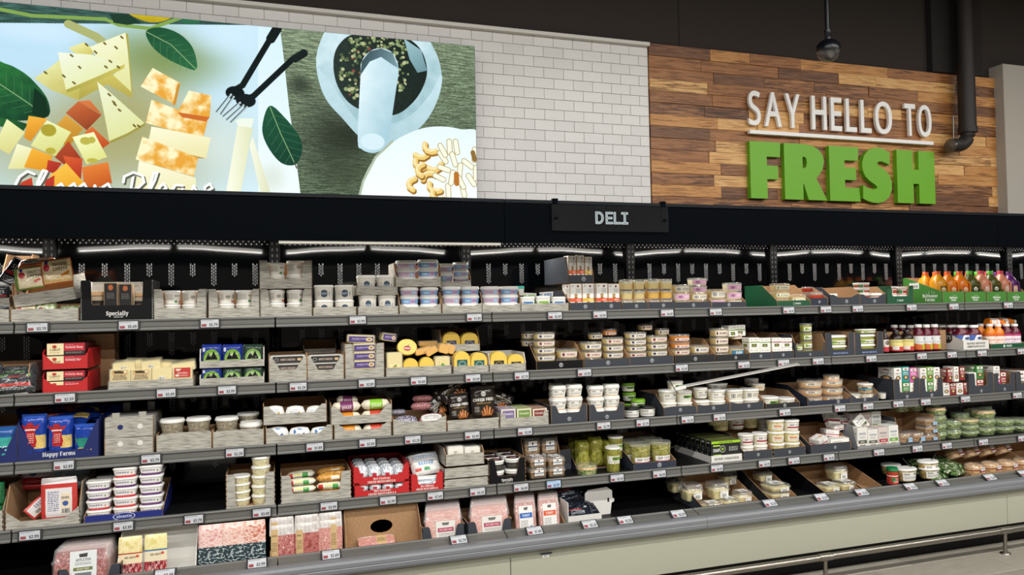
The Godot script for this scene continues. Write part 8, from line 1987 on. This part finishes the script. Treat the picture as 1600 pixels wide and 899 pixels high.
	put("sandwich", "sandwich in clear film, red label, front row, first", Vector3(4.855, .47, .06), 0.15, 0.075, 0.11, Vector3(0, 0.2, 0), "wrapped sandwiches in the kraft tray")
	put("sandwich", "sandwich in clear film, red label, front row, second", Vector3(5.015, .47, .06), 0.15, 0.075, 0.11, Vector3(0, 0.2, 0), "wrapped sandwiches in the kraft tray")
	put("sandwich", "sandwich in clear film, red label, front row, third", Vector3(5.175, .47, .06), 0.15, 0.075, 0.11, Vector3(0, 0.2, 0), "wrapped sandwiches in the kraft tray")
	put("sandwich", "sandwich in clear film, red label, front row, fourth", Vector3(5.335, .47, .06), 0.15, 0.075, 0.11, Vector3(0, 0.2, 0), "wrapped sandwiches in the kraft tray")
	put("sandwich", "sandwich in clear film, red label, rear row, first", Vector3(4.855, .55, -.09), 0.15, 0.075, 0.11, Vector3(-.5, 0.2, 0), "wrapped sandwiches in the kraft tray")
	put("sandwich", "sandwich in clear film, red label, rear row, second", Vector3(5.015, .55, -.09), 0.15, 0.075, 0.11, Vector3(-.5, 0.2, 0), "wrapped sandwiches in the kraft tray")
	put("sandwich", "sandwich in clear film, red label, rear row, third", Vector3(5.175, .55, -.09), 0.15, 0.075, 0.11, Vector3(-.5, 0.2, 0), "wrapped sandwiches in the kraft tray")
	put("sandwich", "sandwich in clear film, red label, rear row, fourth", Vector3(5.335, .55, -.09), 0.15, 0.075, 0.11, Vector3(-.5, 0.2, 0), "wrapped sandwiches in the kraft tray")
	carton("second kraft tray at the right edge of the deck", {x0 = 5.415, x1 = 5.955, y = 0.45, z = 0.12, h = 0.15, lip = 0.04, d = 0.4, skin = "kraft", ramp = 0.34})
	loose_bar()
	build_tags()

func build_tags() -> void:
	var rows := [[[-1.117, "$3.19"], [-.713, "$5.49"], [-.328, "$2.79"], [.438, "$2.99"], [1.11, "$1.89"], [1.616, "$2.49"], [1.914, "$3.99"], [2.383, "$4.49"], [2.741, "$3.89"], [3.311, "$4.49"], [3.617, "$4.89"], [3.89, "$4.49"], [4.37, "$3.29"], [4.767, "$3.39"], [5.305, "$3.59"]],
		[[-.998, "$2.59"], [-.539, "$3.49"], [-.246, "$3.99"], [.115, "$3.29"], [.483, "$2.89"], [.775, "$3.89"], [1.096, "$3.69"], [1.396, "$2.79"], [1.802, "$3.99"], [2.479, "$2.49"], [2.945, "$3.29"], [3.258, "$3.49"], [3.54, "$3.89"], [3.994, "$3.49"], [4.45, "$3.39"], [4.733, "$3.29"], [5.025, "$2.49"], [5.426, "$3.29"]],
		[[-1.004, "$2.89"], [-.613, "$3.79"], [-.21, "$2.39"], [.199, "$1.89"], [.482, "$3.59"], [.737, "$3.29"], [1.086, "$3.69"], [1.41, "$3.99"], [1.923, "$3.79"], [2.192, "$2.79"], [2.512, "$3.39"], [2.749, "$2.39"], [3.257, "$3.29"], [3.711, "$3.59"], [3.953, "$3.59"], [4.22, "$4.49"], [4.471, "$3.39"], [4.847, "$3.79"], [5.363, "$3.29"]],
		[[-1.14, "$2.99"], [-.734, "$3.99"], [-.408, "$3.79"], [-.078, "$3.49"], [.267, "$3.99"], [.586, "$2.99"], [.853, "$7.49"], [1.101, "$3.35"], [1.366, "$4.89"], [1.571, "$3.39 "], [1.987, "$3.29"], [2.278, "$4.39"], [2.694, "$4.49"], [3.054, "$3.79"], [3.286, "$3.79"], [3.572, "$4.49"], [3.997, "$3.49"], [4.339, "$3.39"], [4.61, "$4.89"], [4.959, "$3.49"], [5.348, "$3.49"]],
		[[-.523, "$3.49"], [-.099, "$3.99"], [.263, "$3.49"], [.943, "$3.79"], [1.382, "$7.49"], [1.721, "$3.29"], [1.947, "$3.39"], [2.302, "$2.39"], [2.956, "$3.29"], [3.349, "$3.39"], [3.673, "$3.29"], [4.082, "$3.39"], [4.362, "$3.29"], [4.796, "$3.39"], [5.121, "$3.29"]]]
	var words := ["top", "second", "third", "fourth", "lowest"]
	var ords := ["first", "second", "third", "fourth", "fifth", "sixth", "seventh", "eighth", "ninth", "tenth", "eleventh", "twelfth", "thirteenth", "fourteenth", "fifteenth", "sixteenth", "seventeenth", "eighteenth", "nineteenth", "twentieth", "twenty-first"]
	for lv in 5:
		for i in rows[lv].size():
			price_tag(rows[lv][i][0], lv, rows[lv][i][1], "grey-framed price tag, %s from left on the %s rail" % [ords[i], words[lv]])

func closed_box_details(x0: float, x1: float) -> void:
	# lids, tabs and hand holes of the two closed wood-print boxes
	for lv in 2:
		var c: Node3D = get_node("closed_carton" if lv == 0 else "closed_carton_001")
		var w := x1 - x0
		for s in [-1, 1]:
			part("hand_hole", lofted([[0.0, 0.013, 0.013], [0.0015, 0.013, 0.013]], 2.0, 14), "navy_card" if lv == 1 and s == -1 else "white_card", c, Vector3(s * w * 0.2 + 0.005, 0.055, 0.0)).rotation.x = PI / 2
			part("tab", span(Vector3(s * w * 0.27 - 0.018, 0.10, -0.012), Vector3(s * w * 0.27 + 0.018, 0.128, 0.0005), 0.002), "wood_print", c)
			if lv == 1:
				part("tab", span(Vector3(s * w * 0.27 - 0.018, 0.10, -0.29), Vector3(s * w * 0.27 + 0.018, 0.148, -0.284), 0.002), "wood_print", c)
		part("lid_flap", span(Vector3(-w / 2 + 0.005, 0.098, -0.29), Vector3(w / 2 - 0.005, 0.102, -0.008)), "white_card", c)

func kraft_box_with_hole(x0: float, x1: float) -> void:
	var w := x1 - x0
	var c := thing("kraft_box", "empty kraft box with an oval hand hole in its back", "carton", Vector3((x0 + x1) / 2, 0.45, 0.15))
	# back panel in two halves round the hole
	for s in [-1, 1]:
		var p := PackedVector2Array([Vector2(0, 0.205), Vector2(s * w / 2, 0.2), Vector2(s * w / 2, 0), Vector2(0, 0), Vector2(0, 0.055)])
		for k in 9:
			var a := -PI / 2 + PI * k / 8.0
			p.append(Vector2(s * 0.062 * cos(a), 0.095 + 0.036 * sin(a)))
		var q := part("back_panel", panel(p, 0.004, "kraft", "kraft"), null, c, Vector3(0, 0, -0.13))
		q.rotation.x = -0.06
	for s in [-1, 1]:
		var sp := PackedVector2Array([Vector2(0, 0), Vector2(0, 0.06), Vector2(0.07, 0.13), Vector2(0.135, 0.202), Vector2(0.135, 0)])
		var m := PackedVector2Array()
		for v in sp:
			m.append(Vector2(-v.x if s < 0 else v.x, v.y))
		var q := part("side_panel", panel(m, 0.004, "kraft", "kraft"), null, c, Vector3(s * (w / 2 - 0.004), 0, 0))
		q.rotation.y = s * PI / 2
	part("front_panel", panel(rect(w, 0.035, -w / 2), 0.004, "kraft", "kraft"), null, c, Vector3(0, 0, -0.004))
	part("bottom", span(Vector3(-w / 2, 0.0005, -0.13), Vector3(w / 2, 0.004, -0.004)), "kraft", c)

func open_white_box(x0: float, x1: float) -> void:
	var w := x1 - x0
	var c := thing("white_box", "white carton torn open with its flap folded out to the right", "carton", Vector3(x0, 0.45, 0.12))
	part("front_panel", span(Vector3(0, 0, -0.004), Vector3(w * 0.55, 0.06, 0)), "white_card", c)
	part("side_panel", span(Vector3(0, 0, -0.26), Vector3(0.004, 0.14, -0.004)), "white_card", c)
	part("back_panel", span(Vector3(0.004, 0, -0.26), Vector3(w * 0.55, 0.13, -0.256)), "white_card", c)
	part("bottom", span(Vector3(0.004, 0, -0.256), Vector3(w * 0.55, 0.004, -0.004)), "white_card", c)
	var f := PackedVector2Array([Vector2(0, 0), Vector2(0, 0.165), Vector2(0.02, 0.19), Vector2(0.15, 0.2), Vector2(0.185, 0.17), Vector2(0.185, 0.12), Vector2(0.198, 0.11), Vector2(0.198, 0.09), Vector2(0.18, 0.08), Vector2(0.17, 0)])
	var q := part("flap", panel(f, 0.004, "white_card", "white_card"), null, c, Vector3(w * 0.45, 0.002, -0.16))
	q.scale = Vector3(1, 0.84, 1)
	part("slot", span(Vector3(0.152, 0.09, 0.0045), Vector3(0.162, 0.12, 0.006), 0.002), "black_plastic", q)

func loose_bar() -> void:
	var a := Vector3(2.44, 1.212, 0.03)
	var b := Vector3(3.38, 1.325, 0.03)
	var t := thing("loose_rail", "loose pale metal strip hanging aslant across the third shelf", "rail", a)
	var d := b - a
	t.rotation.z = atan2(d.y, d.x)
	var L := d.length()
	part("strip", span(Vector3(0, 0, -0.012), Vector3(L, 0.006, 0.0), 0.001), "strip_white", t)
	part("face", span(Vector3(0.01, 0.006, -0.014), Vector3(L - 0.01, 0.018, -0.004), 0.001), "foil", t)
	part("end_clip", span(Vector3(-0.02, -0.008, -0.016), Vector3(0.06, 0.012, 0.004), 0.002), "white_plastic", t)
	var w := thing("power_cable", "thin black cable looping from the second shelf rail to the loose strip", "cable", Vector3(2.40, 1.32, 0.02))
	var pts := []
	for k in 13:
		var s := k / 12.0
		pts.append(Vector3(-0.04 + 0.09 * s + 0.02 * sin(s * PI), -0.005 - 0.13 * sin(s * PI * 0.62), 0.0))
	part("wire", tube(pts, 0.0025, 6), "black_plastic", w)
	var v := thing("price_rail_cable", "short dark cable drooping from the fourth shelf over the greens", "cable", Vector3(4.20, 0.66, 0.06))
	var p2 := []
	for k in 11:
		var s := k / 10.0
		p2.append(Vector3(0.30 * s, -0.02 - 0.10 * sin(s * PI), 0.0))
	part("wire", tube(p2, 0.003, 6), "black_plastic", v)

# ------------------------------------------------------------------ the backlit picture, painted shape by shape in its own pixels
func paint_picture() -> ImageTexture:
	var im := Image.create(2048, 710, false, Image.FORMAT_RGB8)
	var ops := [
		["poly",[0,0,2048,0,2048,710,0,710],"aed4ea","dceef0",60,0.02,3],
		["blob",[676,476],640,300,"a39c62",0.8],
		["blob",[880,154],320,170,"7c9258",0.95],
		["blob",[776,333],280,240,"a09a5c",0.7],
		["blob",[490,85],260,70,"cfe6f6",0.7],
		["blob",[1075,456],160,160,"d6e4e0",0.6],
		["blob",[1109,41],200,120,"cde6f6",0.7],
		["poly",[1302,-160,1292,-7,1305,109,1322,297,1337,408,1360,623,2061,635,2073,-52,1680,-68],"87967a","4c5c48",75,0.4,40],
		["poly",[133,-23,1973,-238,1970,-61,1302,-11,880,27,134,95],"3c5c54","2c4640",0,0.3,40],
		["blob",[1475,401],200,260,"2a3028",0.6],
		["blob",[1360,208],70,60,"262c24",0.7],
		["blob",[1550,538],200,120,"39402f",0.5],
		["poly",[1292,-7,1305,109,1322,297,1337,408,1360,623,1210,627,1215,-8],"cfe8f6","e8f2f0",90,0,10],
		["blob",[1258,566],70,80,"c8d0c0",0.5],
		["line",[350,20,483,37,707,26,748,42,851,45,955,-7],14,"7fa050"],
		["smooth",[767,-11,807,13,851,23,895,14,929,-11,911,-39,778,-25],"d8c42c","b09a1c",90,0.08,20],
		["poly",[720,6,778,0,821,28,777,40,734,37],"1e3a2c","1e3a2c",90,0,10],
		["poly",[948,7,978,-11,1026,-15,1009,12,963,17],"2c6a48","2c6a48",90,0,10],
		["line",[593,55,677,91,712,120],30,"a8ae70"],
		["smooth",[836,59,873,39,925,46,970,75,996,119,1001,181,954,172,895,144,854,107],"1f5034","2c6842",60,0.12,14],
		["leaf",[839,59,917,97,1001,181]],
		["smooth",[337,200,403,209,443,226,483,258,527,318,534,377,489,395,429,403,337,400],"2f7a3c","16402a",60,0.12,14],
		["leaf",[523,377,449,323,350,253]],
		["poly",[490,285,523,318,534,377,517,391,483,376],"12301f","12301f",90,0,10],
		["poly",[363,395,429,399,471,412,456,438,409,427,363,422],"2c6a38","1c4a28",0,0,10],
		["poly",[490,254,534,215,566,182,592,282,627,279,623,319,541,290],"dfe0a0","b8ac50",60,0.05,12],
		["poly",[631,239,691,222,748,222,791,282,789,300,712,257,623,319],"c8bc60","a89c48",90,0,10],
		["poly",[593,139,642,114,670,136,666,156,613,157],"e2e2a0","c8c060",60,0,10],
		["poly",[659,129,771,68,778,138,789,279,766,257,730,222,768,184,677,159],"eaecc8","d8d890",60,0.04,12],
		["poly",[771,68,779,73,792,279,789,284,781,162],"a8a04c","a8a04c",90,0,10],
		["poly",[561,157,662,156,768,181,676,235,585,286,570,212],"e9eedc","dfe4b0",60,0.05,12],
		["poly",[585,286,676,235,768,181,766,196,680,251,589,296],"a8a048","c8bc60",0,0,10],
		["poly",[681,250,733,296,830,387,776,426,718,457,701,354],"e4ebcc","d8dc9c",60,0.04,12],
		["poly",[718,457,776,426,832,386,832,396,776,435,724,464],"9c9448","9c9448",90,0,10],
		["line",[702,110,707,115],7,"6a5a22"],
		["line",[756,83,761,88],7,"6a5a22"],
		["line",[673,143,679,149],7,"6a5a22"],
		["line",[599,162,605,167],7,"6a5a22"],
		["line",[624,201,629,206],7,"6a5a22"],
		["line",[606,257,612,262],7,"6a5a22"],
		["line",[719,172,725,177],7,"6a5a22"],
		["line",[705,193,711,198],7,"6a5a22"],
		["line",[737,121,743,127],7,"6a5a22"],
		["line",[715,290,721,296],7,"6a5a22"],
		["line",[729,316,735,321],7,"6a5a22"],
		["line",[733,324,739,329],7,"6a5a22"],
		["line",[794,395,800,401],7,"6a5a22"],
		["line",[808,396,814,401],7,"6a5a22"],
		["line",[575,235,581,241],7,"6a5a22"],
		["line",[645,119,651,125],7,"6a5a22"],
		["line",[520,228,526,233],7,"6a5a22"],
		["line",[747,343,753,348],7,"6a5a22"],
		["line",[744,190,750,195],7,"6a5a22"],
		["poly",[623,323,694,367,648,423,584,366],"c8683a","8c3f22",70,0.04,8],
		["poly",[623,323,658,317,696,366],"d87c48","c0602c",70,0.04,8],
		["poly",[585,373,637,418,585,496,557,409],"d8a040","b07c28",70,0.04,8],
		["poly",[473,383,529,390,517,409,479,471,459,459],"f0b040","d08a24",70,0.04,8],
		["poly",[641,431,665,409,720,465,693,487],"d87038","b84c24",70,0.04,8],
		["poly",[550,521,592,464,633,525,612,574],"b04a2c","8c3420",70,0.04,8],
		["poly",[409,398,462,440,416,518,373,491],"e8ecb4","d2cc80",70,0.04,8],
		["poly",[439,481,484,495,462,565,412,567],"eef0cc","dcd690",70,0.04,8],
		["poly",[483,493,545,518,526,571,459,560],"f0b440","d88c20",70,0.04,8],
		["poly",[527,395,600,432,554,518,479,485],"e9efb8","cfcf78",70,0.04,8],
		["blob2",[532,429],24,22,"a89c34"],
		["blob2",[538,500],16,12,"b4a840"],
		["poly",[604,449,670,428,711,514,647,542],"eef4c0","d8d884",70,0.04,8],
		["blob2",[644,460],18,14,"b8b04c"],
		["blob2",[663,456],12,12,"b8b04c"],
		["blob2",[665,528],18,9,"b8b04c"],
		["poly",[576,516,635,523,630,595,592,568],"d85c34","a83420",70,0.04,8],
		["poly",[530,532,572,541,550,578,525,571],"c0402c","a02c24",70,0.04,8],
		["poly",[537,584,585,540,641,609,623,645,540,647],"f2c04c","e09a28",70,0.04,8],
		["poly",[633,553,714,531,726,605,641,636],"e08038","c05a24",70,0.04,8],
		["poly",[452,611,482,594,489,649,429,650],"c8442c","b03424",70,0.04,8],
		["poly",[523,601,550,584,547,647,516,648],"c03c2c","a83424",70,0.04,8],
		["poly",[857,187,948,235,931,315,818,257],"f6ecc0","e2a23c",60,0.6,11],
		["poly",[948,235,931,315,922,317,937,242],"c88a30","c88a30",90,0,10],
		["poly",[853,302,1038,366,1021,435,834,386],"f6ecc0","e2a23c",60,0.6,11],
		["poly",[976,260,1051,273,1045,353,938,341],"f6ecc0","e2a23c",60,0.6,11],
		["poly",[938,341,1045,353,1033,370,953,359],"c86a2c","c86a2c",90,0,10],
		["poly",[852,398,1048,428,1032,505,841,461],"f2f0d0","e2dca4",80,0.03,10],
		["poly",[841,461,1032,505,1005,505,834,468],"a88c50","a88c50",90,0,10],
		["poly",[823,436,1005,502,990,573,801,518],"f6ecc0","e2a23c",60,0.6,11],
		["poly",[812,522,997,577,998,633,796,639],"f2f0d4","e6e0b0",80,0,10],
		["poly",[1142,381,1188,384,1198,348,1149,351,1133,360],"e6eee0","e6eee0",90,0,10],
		["poly",[1140,378,1192,384,1148,629,1098,631],"f2f4e0","d8dcb4",0,0,10],
		["poly",[1181,451,1192,416,1254,626,1218,627],"eef0dc","d4d8b4",0,0,10],
		["line",[1276,8,1255,48,1158,227,1130,246],22,"141c1c"],
		["line",[1374,90,1336,114,1197,263,1173,277],22,"141c1c"],
		["line",[1282,3,1259,44],34,"141c1c"],
		["line",[1378,87,1344,112],30,"182020"],
		["blob2",[1132,257],34,26,"10181a"],
		["blob2",[1169,283],36,26,"141c1e"],
		["line",[1118,264,1067,331],9,"b4c6ca"],
		["line",[1113,265,1067,331],4,"3c4a4c"],
		["line",[1127,272,1082,338],9,"b4c6ca"],
		["line",[1123,272,1082,338],4,"3c4a4c"],
		["line",[1149,292,1090,346],9,"b4c6ca"],
		["line",[1144,292,1090,346],4,"3c4a4c"],
		["line",[1161,301,1102,358],9,"b4c6ca"],
		["line",[1156,301,1102,358],4,"3c4a4c"],
		["line",[1173,307,1116,366],9,"b4c6ca"],
		["line",[1168,307,1116,366],4,"3c4a4c"],
		["smooth",[1253,297,1309,341,1358,407,1368,459,1344,513,1291,509,1243,447,1226,380],"20543a","174030",60,0.12,14],
		["leaf",[1254,302,1292,402,1344,518]],
		["line",[1340,507,1347,527],5,"4a3c2c"],
		["blob",[1552,397],170,110,"22281f",0.7],
		["smooth",[1423,107,1437,44,1467,-20,1523,-79,1816,-110,1861,-13,1901,75,1909,167,1879,260,1823,342,1763,395,1718,424,1664,436,1586,399,1518,328,1455,253,1429,177],"d2e8ee","8fb4bc",75,0.14,8],
		["smooth",[1427,142,1486,207,1553,308,1622,358,1764,313,1857,216,1905,130,1909,167,1879,260,1823,342,1718,424,1664,436,1586,399,1518,328,1455,253],"c2dce4","a8c8d0",90,0.14,9],
		["smooth",[1490,163,1489,93,1513,37,1565,-3,1680,-23,1769,-9,1828,36,1851,116,1830,191,1783,258,1720,302,1631,304,1553,273,1511,223],"2a3630","1c2622",0,0.2,30],
		["poly",[1760,-4,1828,36,1851,116,1812,128,1781,76],"9cc0c8","6c9098",60,0,10],
		["dots",[1581,138],72,120,110,["8fa070","6a7c50","b4b88a","4c5c40","8a4c40"],8],
		["dots",[1745,107],30,110,45,["8fa070","6a7c50","b4b88a"],7],
		["dots",[1653,20],110,24,40,["8fa070","6a7c50","b4b88a"],7],
		["smooth",[1589,155,1594,101,1626,58,1670,43,1714,57,1737,116,1725,207,1687,426,1664,446,1629,457,1590,444,1575,405],"dceef4","a4c8d4",20,0.08,6],
		["poly",[1589,155,1594,101,1626,58,1670,43,1714,57,1737,116,1714,105,1669,77,1625,99],"3c5258","7c9ca4",20,0,10],
		["blob2",[1631,412],48,34,"d0e6ee"],
		["smooth",[1576,625,1589,572,1629,491,1691,425,1763,377,1836,347,1910,337,1985,344,2066,369,2061,639,1576,643],"dfeef0","f0f6f2",90,0.02,6],
		["line",[1578,625,1593,567,1642,472,1709,406],10,"a8b8a0"],
		["nut",[1851,440,1845,454,1830,464,1812,464,1798,456]],
		["nut",[1880,438,1863,442,1846,438,1836,426,1837,411]],
		["nut",[1841,503,1823,508,1806,503,1797,491,1798,477]],
		["nut",[1901,488,1895,502,1880,512,1861,512,1847,504]],
		["nut",[1786,595,1773,586,1770,572,1777,559,1793,551]],
		["nut",[1827,553,1830,539,1844,528,1862,526,1878,532]],
		["nut",[1896,595,1879,599,1862,594,1852,582,1853,568]],
		["nut",[1871,619,1865,633,1850,642,1832,642,1817,634]],
		["nut",[1908,628,1890,633,1873,628,1863,616,1865,601]],
		["nut",[1821,538,1808,529,1805,515,1813,501,1828,493]],
		["seed",[1936,396,1938,440]],
		["seed",[1962,395,1968,438]],
		["seed",[1947,447,1959,488]],
		["seed",[1895,500,1930,512]],
		["seed",[1996,472,2027,495]],
		["seed",[1980,490,1975,535]],
		["seed",[1928,575,1930,619]],
		["seed",[1986,569,1995,612]],
		["seed",[2013,531,2036,565]],
		["seed",[2041,423,2039,467]],
		["seed",[1897,444,1920,477]],
		["seed",[1949,520,1940,563]],
		["seed",[2045,497,2043,541]],
		["seed",[1972,540,1991,577]],
		["seed",[1876,535,1910,551]],
		["seed",[1899,415,1919,451]],
		["line",[1963,527,1964,564],22,"b4702c"],
		["line",[2033,436,2040,464],20,"8a6a34"],
		["scr",[489,582,469,573,446,592,434,619,439,650,456,665,482,656]],
		["scr",[482,656,513,601,526,571,515,568,499,609,489,664,503,636,520,632,523,663,547,647]],
		["scr",[550,647,578,626,569,612,556,623,554,654,571,666,591,645]],
		["scr",[619,645,647,624,639,609,625,621,623,652,640,664,661,643]],
		["scr",[693,643,721,622,713,607,698,618,696,650,714,662,735,641]],
		["scr",[589,646,616,625,608,610,594,622,592,653,609,665,630,644]],
		["scr",[661,658,672,615,682,643,678,663,661,663]],
		["scr",[793,575,778,664]],
		["scr",[761,600,764,580,793,564,822,575,827,598,804,623,786,625]],
		["scr",[833,655,862,589,870,561,859,564,844,614,847,654,870,637]],
		["scr",[870,637,899,616,890,601,877,613,874,645,892,657,914,636]],
		["scr",[952,606,929,604,916,628,925,652,952,618,955,651,974,642]],
		["scr",[974,649,989,605,1003,633,997,654,980,655]],
		["scr",[1020,633,1052,611,1043,596,1027,608,1024,641,1042,653,1070,631]]]
	var nz := FastNoiseLite.new()
	nz.frequency = 1.0
	nz.fractal_octaves = 3
	var rr := RandomNumberGenerator.new()
	rr.seed = 21
	for o in ops:
		match o[0]:
			"smooth":
				var f := []
				var n: int = o[1].size() / 2
				for i in n:
					var q := []
					for k in 4:
						var j := (i + k - 1 + n) % n
						q.append(Vector2(o[1][2 * j], o[1][2 * j + 1]))
					for k in 5:
						var v: Vector2 = q[1].cubic_interpolate(q[2], q[0], q[3], k / 5.0)
						f.append_array([v.x, v.y])
				shade_poly(im, f, hexc(o[2]), hexc(o[3]), o[4], o[5], o[6], nz)
			"poly": shade_poly(im, o[1], hexc(o[2]), hexc(o[3]), o[4], o[5], o[6], nz)
			"blob", "blob2":
				var hard: bool = o[0] == "blob2"
				var c := hexc(o[4]); var k: float = 1.0 if hard else o[5]
				for y in range(maxi(0, o[1][1] - o[3]), mini(710, o[1][1] + o[3])):
					for x in range(maxi(0, o[1][0] - o[2]), mini(2048, o[1][0] + o[2])):
						var q := 1.0 - pow(float(x - o[1][0]) / o[2], 2.0) - pow(float(y - o[1][1]) / o[3], 2.0)
						if q > 0.0:
							im.set_pixel(x, y, im.get_pixel(x, y).lerp(c, minf(1.0, q * 6.0) if hard else q * q * k))
			"leaf":
				var p := PackedVector2Array()
				for i in range(0, o[1].size(), 2):
					p.append(Vector2(o[1][i], o[1][i + 1]))
				for i in p.size() - 1:
					thick_line(im, p[i], p[i + 1], 2.0, hexc("8fb07a"))
				var run := p[-1] - p[0]
				for k in range(1, 7):
					var t := k / 7.5
					var w := run * 0.28 * sin(PI * (0.15 + 0.8 * t))
					for sg in [-1.0, 1.0]:
						thick_line(im, p[0] + run * t, p[0] + run * t + w * 0.6 - w.orthogonal() * 0.8 * sg, 1.0, hexc("5c8a5c"))
			"scr", "nut", "seed":
				for lay in {"scr": [[5, 6, 4.8, "5c5c50"], [0, 0, 4.8, "fbfcf8"]], "nut": [[3, 6, 13, "9a6c2c"], [0, 0, 11, "e6c878"], [-3, -5, 4, "f4e4b4"]], "seed": [[0, 0, 12, "a89058"], [0, 0, 9.5, "eef0dc"]]}[o[0]]:
					for i in range(0, o[1].size() - 2, 2):
						thick_line(im, Vector2(o[1][i] + lay[0], o[1][i + 1] + lay[1]), Vector2(o[1][i + 2] + lay[0], o[1][i + 3] + lay[1]), lay[2], hexc(lay[3]))
			"line":
				for i in range(0, o[1].size() - 2, 2):
					var a := Vector2(o[1][i], o[1][i + 1]); var b := Vector2(o[1][i + 2], o[1][i + 3])
					thick_line(im, a, b, o[2] * 0.5, hexc(o[3]))
			"dots":
				for i in o[4]:
					var t := rr.randf() * TAU; var d := sqrt(rr.randf())
					var p := Vector2(o[1][0] + cos(t) * d * o[2], o[1][1] + sin(t) * d * o[3])
					thick_line(im, p, p, o[6] * rr.randf_range(0.6, 1.1), hexc(o[5][rr.randi_range(0, o[5].size() - 1)]))
	return ImageTexture.create_from_image(im)

func thick_line(im: Image, a: Vector2, b: Vector2, r: float, c: Color) -> void:
	for y in range(maxi(0, int(minf(a.y, b.y) - r)), mini(im.get_height(), int(maxf(a.y, b.y) + r) + 2)):
		for x in range(maxi(0, int(minf(a.x, b.x) - r)), mini(im.get_width(), int(maxf(a.x, b.x) + r) + 2)):
			var p := Vector2(x, y)
			var d := p.distance_to(Geometry2D.get_closest_point_to_segment(p, a, b))
			if d < r:
				im.set_pixel(x, y, im.get_pixel(x, y).lerp(c, clampf(r - d, 0.0, 1.0)))

func shade_poly(im: Image, f: Array, c1: Color, c2: Color, deg: float, amount: float, scale_: float, nz: FastNoiseLite) -> void:
	var n := f.size() / 2
	var lo := 1e9; var hi := -1e9; var d0 := 1e9; var d1 := -1e9
	var dir := Vector2(cos(deg_to_rad(deg)), sin(deg_to_rad(deg)))
	for i in n:
		lo = minf(lo, f[2 * i + 1]); hi = maxf(hi, f[2 * i + 1])
		var d := dir.dot(Vector2(f[2 * i], f[2 * i + 1]))
		d0 = minf(d0, d); d1 = maxf(d1, d)
	for y in range(maxi(0, int(lo)), mini(im.get_height(), int(hi) + 1)):
		var xs := []
		var fy := y + 0.5
		for i in n:
			var j := (i + 1) % n
			var ay: float = f[2 * i + 1]; var by: float = f[2 * j + 1]
			if (ay <= fy) != (by <= fy):
				xs.append(lerpf(f[2 * i], f[2 * j], (fy - ay) / (by - ay)))
		xs.sort()
		for i in range(0, xs.size() - 1, 2):
			for x in range(maxi(0, roundi(xs[i])), mini(im.get_width(), roundi(xs[i + 1]))):
				var t := clampf((dir.dot(Vector2(x, y)) - d0) / maxf(d1 - d0, 1.0), 0.0, 1.0)
				if amount > 0.0:
					t = clampf(t + 2.2 * amount * nz.get_noise_2d(x * scale_ / 700.0, y * scale_ / 700.0 * (6.0 if scale_ > 35.0 else 1.0)), 0.0, 1.0)
				var c := c1.lerp(c2, t)
				if scale_ > 35.0:
					var w := 1.0 + 0.5 * nz.get_noise_2d(x * 0.012, y * 0.16)
					c = Color(c.r * w, c.g * w, c.b * w)
				im.set_pixel(x, y, c)
